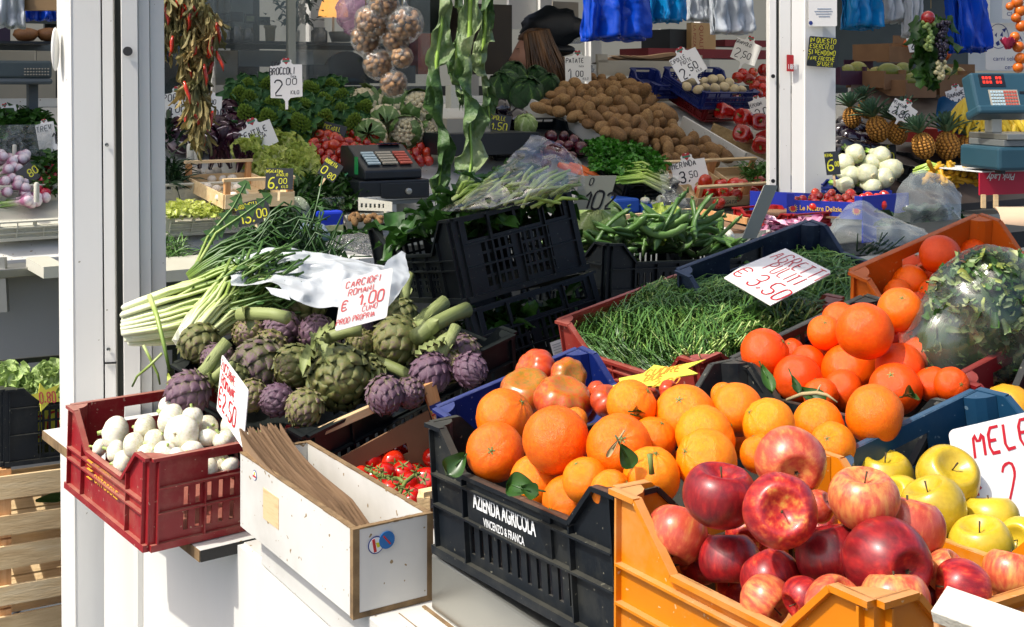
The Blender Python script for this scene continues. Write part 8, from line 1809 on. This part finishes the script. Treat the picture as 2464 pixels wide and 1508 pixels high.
MG = MB(); MG.ball(SCL(1.35, .9, 1), 18, 12, lambda q: 1+.08*q.x); KMG = Kind('mango', [(None, MG.mesh('mango', mat('mango_skin', [(0, '#5c6c28'), (.6, '#7c7c30'), (1, '#8c4424')], na=.5, ns=4, rough=.35, rand=.6)))], 'mango')
for x, y, r in ((2040, 175, .12), (2062, 168, .12), (2075, 180, .12), (2135, 172, .0), (2155, 178, .0), (2172, 170, .0), (2195, 195, -.1), (2215, 198, -.1), (2240, 200, -.1), (2275, 178, -.05), (2300, 180, -.05), (2110, 180, .1), (2125, 190, .05)): q = Pr(x, y, r); KMG.put(T(q) @ RZm(rnd(0, 90)) @ SCL(.045), 'green and red mango in the cardboard boxes', 'mangoes')
PK = MB(); PK.lathe([(0, -.7), (.6, -.68), (1, -.1), (.9, .45), (.4, .68), (.1, .6)], 30, mod=lambda a, z: 1-.1*abs(math.sin(5*a))**.5*-1); KPK = Kind('pumpkin', [(None, PK.mesh('pumpkin', mat('pumpkin_skin', ['#a8440c', '#c85c14'], rough=.5)))], 'pumpkin')
for x, y, lb in ((2200, 108, 'orange pumpkin behind the grape leaves'), (2262, 130, 'orange pumpkin right of the grapes')): KPK.put(T(Pr(x, y, .1)) @ SCL(.055), lb)
# grape garland
gg = empty('grape_garland', T(P(2250, 40, 5.1)), 'hanging garland of vine leaves and grapes by the blue bags', 'garland'); cord(gg, P(2240, 20, 5.1)); lv = MB(); r = random.Random(6)
for i in range(64): leaf(lv, T(P(2240+r.gauss(0, 18), 30+r.uniform(0, 150), 5.1+r.gauss(0, .02))) @ RZm(r.uniform(0, 360)) @ RY(r.uniform(20, 110)), .085, .08, .4, .25, .3, 6, 6, .8, .3, i, serr=3)
o = lv.build('vine_leafage', GLEAF, gg, None, True); o.matrix_parent_inverse = T(-P(2250, 40, 5.1))
for nm, mt_, cx, cy, n, w, h in (('green_grapes', mm('green_grape', ['#6c8440', '#94a860'], rough=.2), 2236, 85, 46, 9, 34), ('black_grapes', mm('black_grape', ['#14101c', '#2c2438'], rough=.25), 2268, 100, 70, 11, 48), ('pale_grapes', mm('pale_grape', ['#b0a878', '#c8c094'], rough=.25), 2264, 168, 30, 9, 20)):
    b = MB()
    for i in range(n): y = r.uniform(-1, 1); b.ball(T(P(cx+r.gauss(0, .5)*w*(1.2-y*.5), cy+y*h, 5.02+r.gauss(0, .012))) @ SCL(.0095), 8, 6)
    o = b.build(nm.replace('grapes', 'grape_cluster'), mt_, gg, None, True); o.matrix_parent_inverse = T(-P(2250, 40, 5.1))
m = MB(); m.ball(None, 18, 12); KPG = Kind('pomegranate', [(None, m.mesh('pomegranate', PEPR))], 'pomegranate'); KPG.put(T(P(2233, 42, 5.02)) @ SCL(.028), 'dark red fruit at the top of the grape garland')
pgd = empty('fruit_garland', T(P(2450, 60, 4.9)), 'garland of orange persimmons and a red rose at the top right edge', 'garland')
for i, (x, y, s_) in enumerate(((2448, 5, 14), (2455, 25, 14), (2445, 42, 12), (2458, 62, 14), (2442, 88, 12), (2450, 112, 14), (2456, 140, 14), (2450, 162, 13), (2430, 15, 10))):
    m = MB(); m.ball(T(P(x, y, 4.9)) @ SCL(s_/F*4.9), 16, 10); o = m.build('persimmon', mm('persimmon_skin', ['#b8500c', '#d0701c'], rough=.3), pgd, None, True); o.matrix_parent_inverse = T(-P(2450, 60, 4.9))
m = MB()
for i in range(26): leaf(m, T(P(2426, 118, 4.88)) @ RZm(i*137) @ RY(-(20+i*2.5)), .035, .035, -.5, .3, .5, 4, 4, 0, .5, i, tipw=.8)
o = m.build('rose', mm('rose_red', ['#8c1838', '#b02c50']), pgd, None, True); o.matrix_parent_inverse = T(-P(2450, 60, 4.9))
# bananas
b = MB()
for k in range(9):
    a0 = rad(-50+k*12); pts_ = [(0, 0, 0)]+[(math.sin(a0)*.05*j*.9, -.012*(k % 3)-.006*j, -.035*j-.004*j*j*.2+0.0) for j in range(1, 6)]; b.tube([Vector(q)+Vector((.014*math.sin(j*.7)*(1 if a0 > 0 else -1), -.02*math.sin(j*.6), 0)) for j, q in enumerate(pts_)], [.006, .012, .017, .018, .014, .004], 8, None, [0, .5, .5, .5, .5, 0])
KBN = Kind('banana_bunch', [(None, b.mesh('banana_bunch', BAN))], 'bananas', 'banana bunches')
for x, y, lb in ((2350, 245, 'left banana bunch beside the scale'), (2385, 252, 'banana bunch touching the scale column'), (2455, 265, 'banana bunch right of the scale column'), (2335, 228, 'rear banana bunch by its price tag')): KBN.put(T(P(x, y, 5.25)) @ RX(-15) @ SCL(.75), lb)
m = MB(); m.grid(lambda u, v: Vector((u*.20, .03*math.sin(u*5+v*3), -.14*v+.012*math.sin(u*11))), 18, 12); m.build('blue_paper', mm('blue_tissue', ['#14507c', '#1c608c'], bump=.5, bs=20), None, T(P(2258, 238, 5.3)), True, 'crumpled blue paper behind the front pineapples', 'paper')
pxbox('red_cloth', 2330, 310, 2500, 345, -.95, .35, mm('red_cloth', ['#7c1c18', '#94241e']), None, label='red covered board under the bananas', cat='cloth')
# scale
scl = empty('weighing_scale', T((0, 0, 0)), 'blue grey shop scale with a keypad head on a white column', 'scale')
cS = P(2425, 400, 4.7); k_ = 4.7/F; M3 = T(cS) @ RZm(12)
def sb(name, x0, x1, y0, y1, z0, z1, mt_, bev=.004, R_=None): m = MB(); m.box(x0*k_, x1*k_, y0, y1, z0*k_, z1*k_); o = m.build(name, mt_, scl, M3 @ (R_ or Matrix.Identity(4)), bevel=bev); return o
sb('base', -66, 80, -.10, .16, -6, 50, TEALP, .012); sb('platter_support', -48, 80, -.09, .14, 51, 66, GREYM, .002); sb('platter', -44, 84, -.10, .15, 67, 80, STEEL, .002)
sb('column', -30, -2, .03, .08, 80, 142, C_WHT); 
for x in (-52, 30): sb('foot', x, x+12, -.08, -.04, -14, -6.5, DARKP, .001)
Rh = T((0, 0, 135*k_)) @ RX(-20)
sb('head', -80, 75, 0, .07, 0, 98, TEALP, .01, Rh); sb('head_base', -92, 75, -.035, .06, -14, 8, TEALP, .01, Rh); sb('readout', -60, 8, -.002, -.0004, 60, 92, DARKP, 0, Rh); sb('keypad_plate', -42, 36, -.002, -.0004, 8, 52, CRM, 0, Rh); sb('printer_slot', 42, 62, -.002, -.0004, 42, 48, BLACKM, 0, Rh)
m = MB(); m2 = MB(); m3 = MB()
for i in range(10):
    for j in range(5): (m if i < 5 else m2).box((-38+i*7.2)*k_, (-33+i*7.2)*k_, -.0045, -.0025, (12+j*8)*k_, (17+j*8)*k_)
for i in range(6):
    for j in range(2):
        if i != 3: m3.box((-52+i*9)*k_, (-46+i*9)*k_, -.0035, -.0022, (68+j*11)*k_, (75+j*11)*k_)
m.build('grey_keys', KEYP, scl, M3 @ Rh); m2.build('red_keys', KEYR, scl, M3 @ Rh); m3.build('readout_digits', emit('led_red', '#c02818', 1.0), scl, M3 @ Rh)
# upturned red apple box and the paper roll
rb = empty('apple_box', T((0, 0, 0)), 'upturned crimson and white apple box under the scale', 'box')
A_ = P(2356, 468, 4.7); X_ = dirz(20); CRIM = mm('crimson_card', ['#a8102c', '#bc1838'], rrand=0)
m = MB(); m.bar(A_+Vector((0, 0, .04)), A_+X_*.5+Vector((0, 0, .04)), .006, .085); m.build('front_panel', CRIM, rb)
m = MB(); m.bar(A_+dirz(105)*.15+Vector((0, 0, .0855)), A_+dirz(105)*.15+X_*.5+Vector((0, 0, .0855)), .30, .005); m.build('top_panel', mm('white_card', ['#c4c8c8', '#d8dada'], rrand=0), rb)
m = MB(); o_ = A_+Vector((0, -.0045, .075)); printed(m, 'Pink Lady', o_+X_*.168, -X_, Vector((0, 0, -1)), .034, shear=.3, bold=.01); m.build('lettering', INKW, rb)
m = MB(); n_ = 18
pp = P(2392, 545, 4.4)
for k in range(4): m.grid(lambda u, v, k=k: pp+Vector((v*.22, -.06*math.sin(u*2.6)-.002*k, .05*math.cos(u*2.6)-.002*k)), 12, 3)
m.build('paper_wrap', mat('tan_paper', ['#c4a484', '#d8bc9c'], rrand=0), None, T((0, 0, .02)), True, 'tan wrapping paper draped over a rail at the right', 'paper')
pxbox('dark_crate_back', 2320, 560, 2520, 600, -2.2, .3, C_BLK2, None, label='black crate behind the orange crate at the right edge', cat='crate')
wp = empty('wooden_rack', T((0, 0, 0)), 'pale wooden rack posts beside the tan wrapping paper', 'rack')
for x in (2366, 2396): m = MB(); m.bar(P(x, 500, 4.45), P(x, 468, 4.45), .014, .014); m.build('upright', WOOD, wp)
# posters at the far right
def poster(x0, y0, x1, y1, d, label, txts, extra=None):
    def ex(root, W, H):
        m = MB()
        for t, x, y, s_ in txts: printed(m, t, Vector((W*x, H*y, 0)), Vector((1, 0, 0)), Vector((0, 1, 0)), s_*H, lift=.001)
        m.build('lettering', INKN, root)
        if extra: extra(root, W, H)
    return card('poster', label, P(x0, y0, d), P(x1, y0, d), P(x0, y1, d), PAPERW, INKN, [], cat='poster', group=None, extra=ex)
def cow(root, W, H):
    m = MB(); n = 28; cx, cy, a, b = W*.30*H/H, H*.72, H*.21, H*.26; cx = H*.27
    for k in range(n):
        t0, t1 = 2*PI*k/n, 2*PI*(k+1)/n; m.bar(Vector((cx+a*math.cos(t0), cy+b*math.sin(t0), .001)), Vector((cx+a*math.cos(t1), cy+b*math.sin(t1), .001)), .003, .0008)
    for poly in ([(-.5, .5), (-.9, .75), (-.75, .35)], [(.35, .55), (.85, .7), (.6, .3)], [(-.4, .1), (-.15, .3), (-.2, -.1)], [(.15, .05), (.4, .4), (.45, -.05)], [(-.3, -.55), (.0, -.35), (.15, -.7), (-.15, -.8)], [(.2, -.2), (.4, -.1), (.3, -.6)]): m.prism([(cx+x*a, cy+y*b) for x, y in poly], .001, T((0, 0, .0006)))
    m.build('cow_emblem', INKN, root)
poster(2372, 55, 2480, 168, 6.4, 'white butcher poster with a blue cow head and the words carni selez', [('FA', .58, .62, .2), ('carni selez', .16, .2, .13), ('certific', .42, .02, .13)], cow)
poster(2412, -10, 2480, 46, 6.3, 'white poster reading CUO at the top right', [('CUO', .15, .15, .24)])
poster(2346, -10, 2382, 46, 6.2, 'small white leaflet hanging above the scale', [('- - -', .2, .6, .1), ('- - - -', .1, .4, .1)])
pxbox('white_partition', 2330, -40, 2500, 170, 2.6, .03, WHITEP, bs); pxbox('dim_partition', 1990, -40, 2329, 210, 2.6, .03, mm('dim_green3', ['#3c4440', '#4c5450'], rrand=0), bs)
# ---------------------------------------------------------------- roof, light, camera
CANVAS = mat('shade_blocker_cloth', ['#b8b4a4', '#c4c0b0'], rough=.8, transl=.15, rrand=0)
TARP = mat('fill_light_tarpaulin', ['#dcd8cc', '#e6e2d6'], rough=.7, transl=.42, rrand=0)  # translucency added to brighten the counters from above
ro = empty('stall_roof', T((0, 0, 0)), 'unseen flat stall roof above the counters, shaped for their light', 'roof')
m = MB(); q = [S(-4, .5, 0), S(1.9, -.22, 0), S(2.0, -1.1, 0), S(8, -1.6, 0), S(8, 1.5, 0), S(-4, 1.5, 0)]  # unseen canopy; front edge shaped by which goods get sun
m.add([Vector((p.x, p.y, z)) for z in (2.62,) for p in q], [(5, 4, 3, 2, 1, 0)])
m.build('fill_light_canopy', TARP, ro)
srbox('roof_slab', -4, 8, 1.52, 2.9, 2.62, 2.72, GREYWALL, ro)
shade_poly = [(-1.12, 2.3), (-.75, 2.0), (-.3, 1.95), (-.15, 1.68), (.6, 1.45), (1.6, 1.2), (1.8, 2.0), (.2, 2.45), (-1.0, 2.75)]  # added out of view; outline traced back from where shade should fall
m = MB(); m.prism(shade_poly, .02, T((0, 0, 2.6))); m.build('shade_blocker', CANVAS, None, None, False, 'unseen cloth added above the crates to shade them', 'shade_blocker')
sun = bpy.data.lights.new('sun', 'SUN'); sun.energy = 2.6; sun.angle = rad(.8); sun.color = (1, .955, .88)
so = bpy.data.objects.new('sun', sun); COL.objects.link(so)
SV = Vector((-.50, -.30, .81)).normalized()
so.matrix_basis = align(SV)
so.location = (0, 0, 5)
w = bpy.data.worlds.new('World'); SC.world = w; w.use_nodes = True; nt = w.node_tree
sky = nt.nodes.new('ShaderNodeTexSky'); sky.sky_type = 'NISHITA'; sky.sun_disc = False
sky.air_density = .7; sky.dust_density = 3.5; sky.ozone_density = .3; sky.sun_elevation = math.asin(SV.z); sky.sun_rotation = math.atan2(SV.x, SV.y)
bg_ = nt.nodes['Background']; nt.links.new(sky.outputs[0], bg_.inputs['Color']); bg_.inputs['Strength'].default_value = .15
cam = bpy.data.cameras.new('camera'); co = bpy.data.objects.new('camera', cam); COL.objects.link(co)
co.location = (0, 0, 1.6); co.rotation_euler = (rad(90), 0, 0); cam.sensor_width = 36; cam.lens = 36*F/2464
cam.shift_x = 0; cam.shift_y = -(754-200)/2464; cam.clip_end = 500; cam.clip_start = .05
SC.camera = co
SC.view_settings.view_transform = 'Standard'; SC.view_settings.look = 'None'; SC.view_settings.exposure = 0.82; SC.view_settings.gamma = 1
SC.cycles.max_bounces = 8; SC.cycles.transparent_max_bounces = 16; SC.cycles.use_denoising = True
SC.cycles.caustics_reflective = False; SC.cycles.caustics_refractive = False; SC.cycles.sample_clamp_indirect = 4
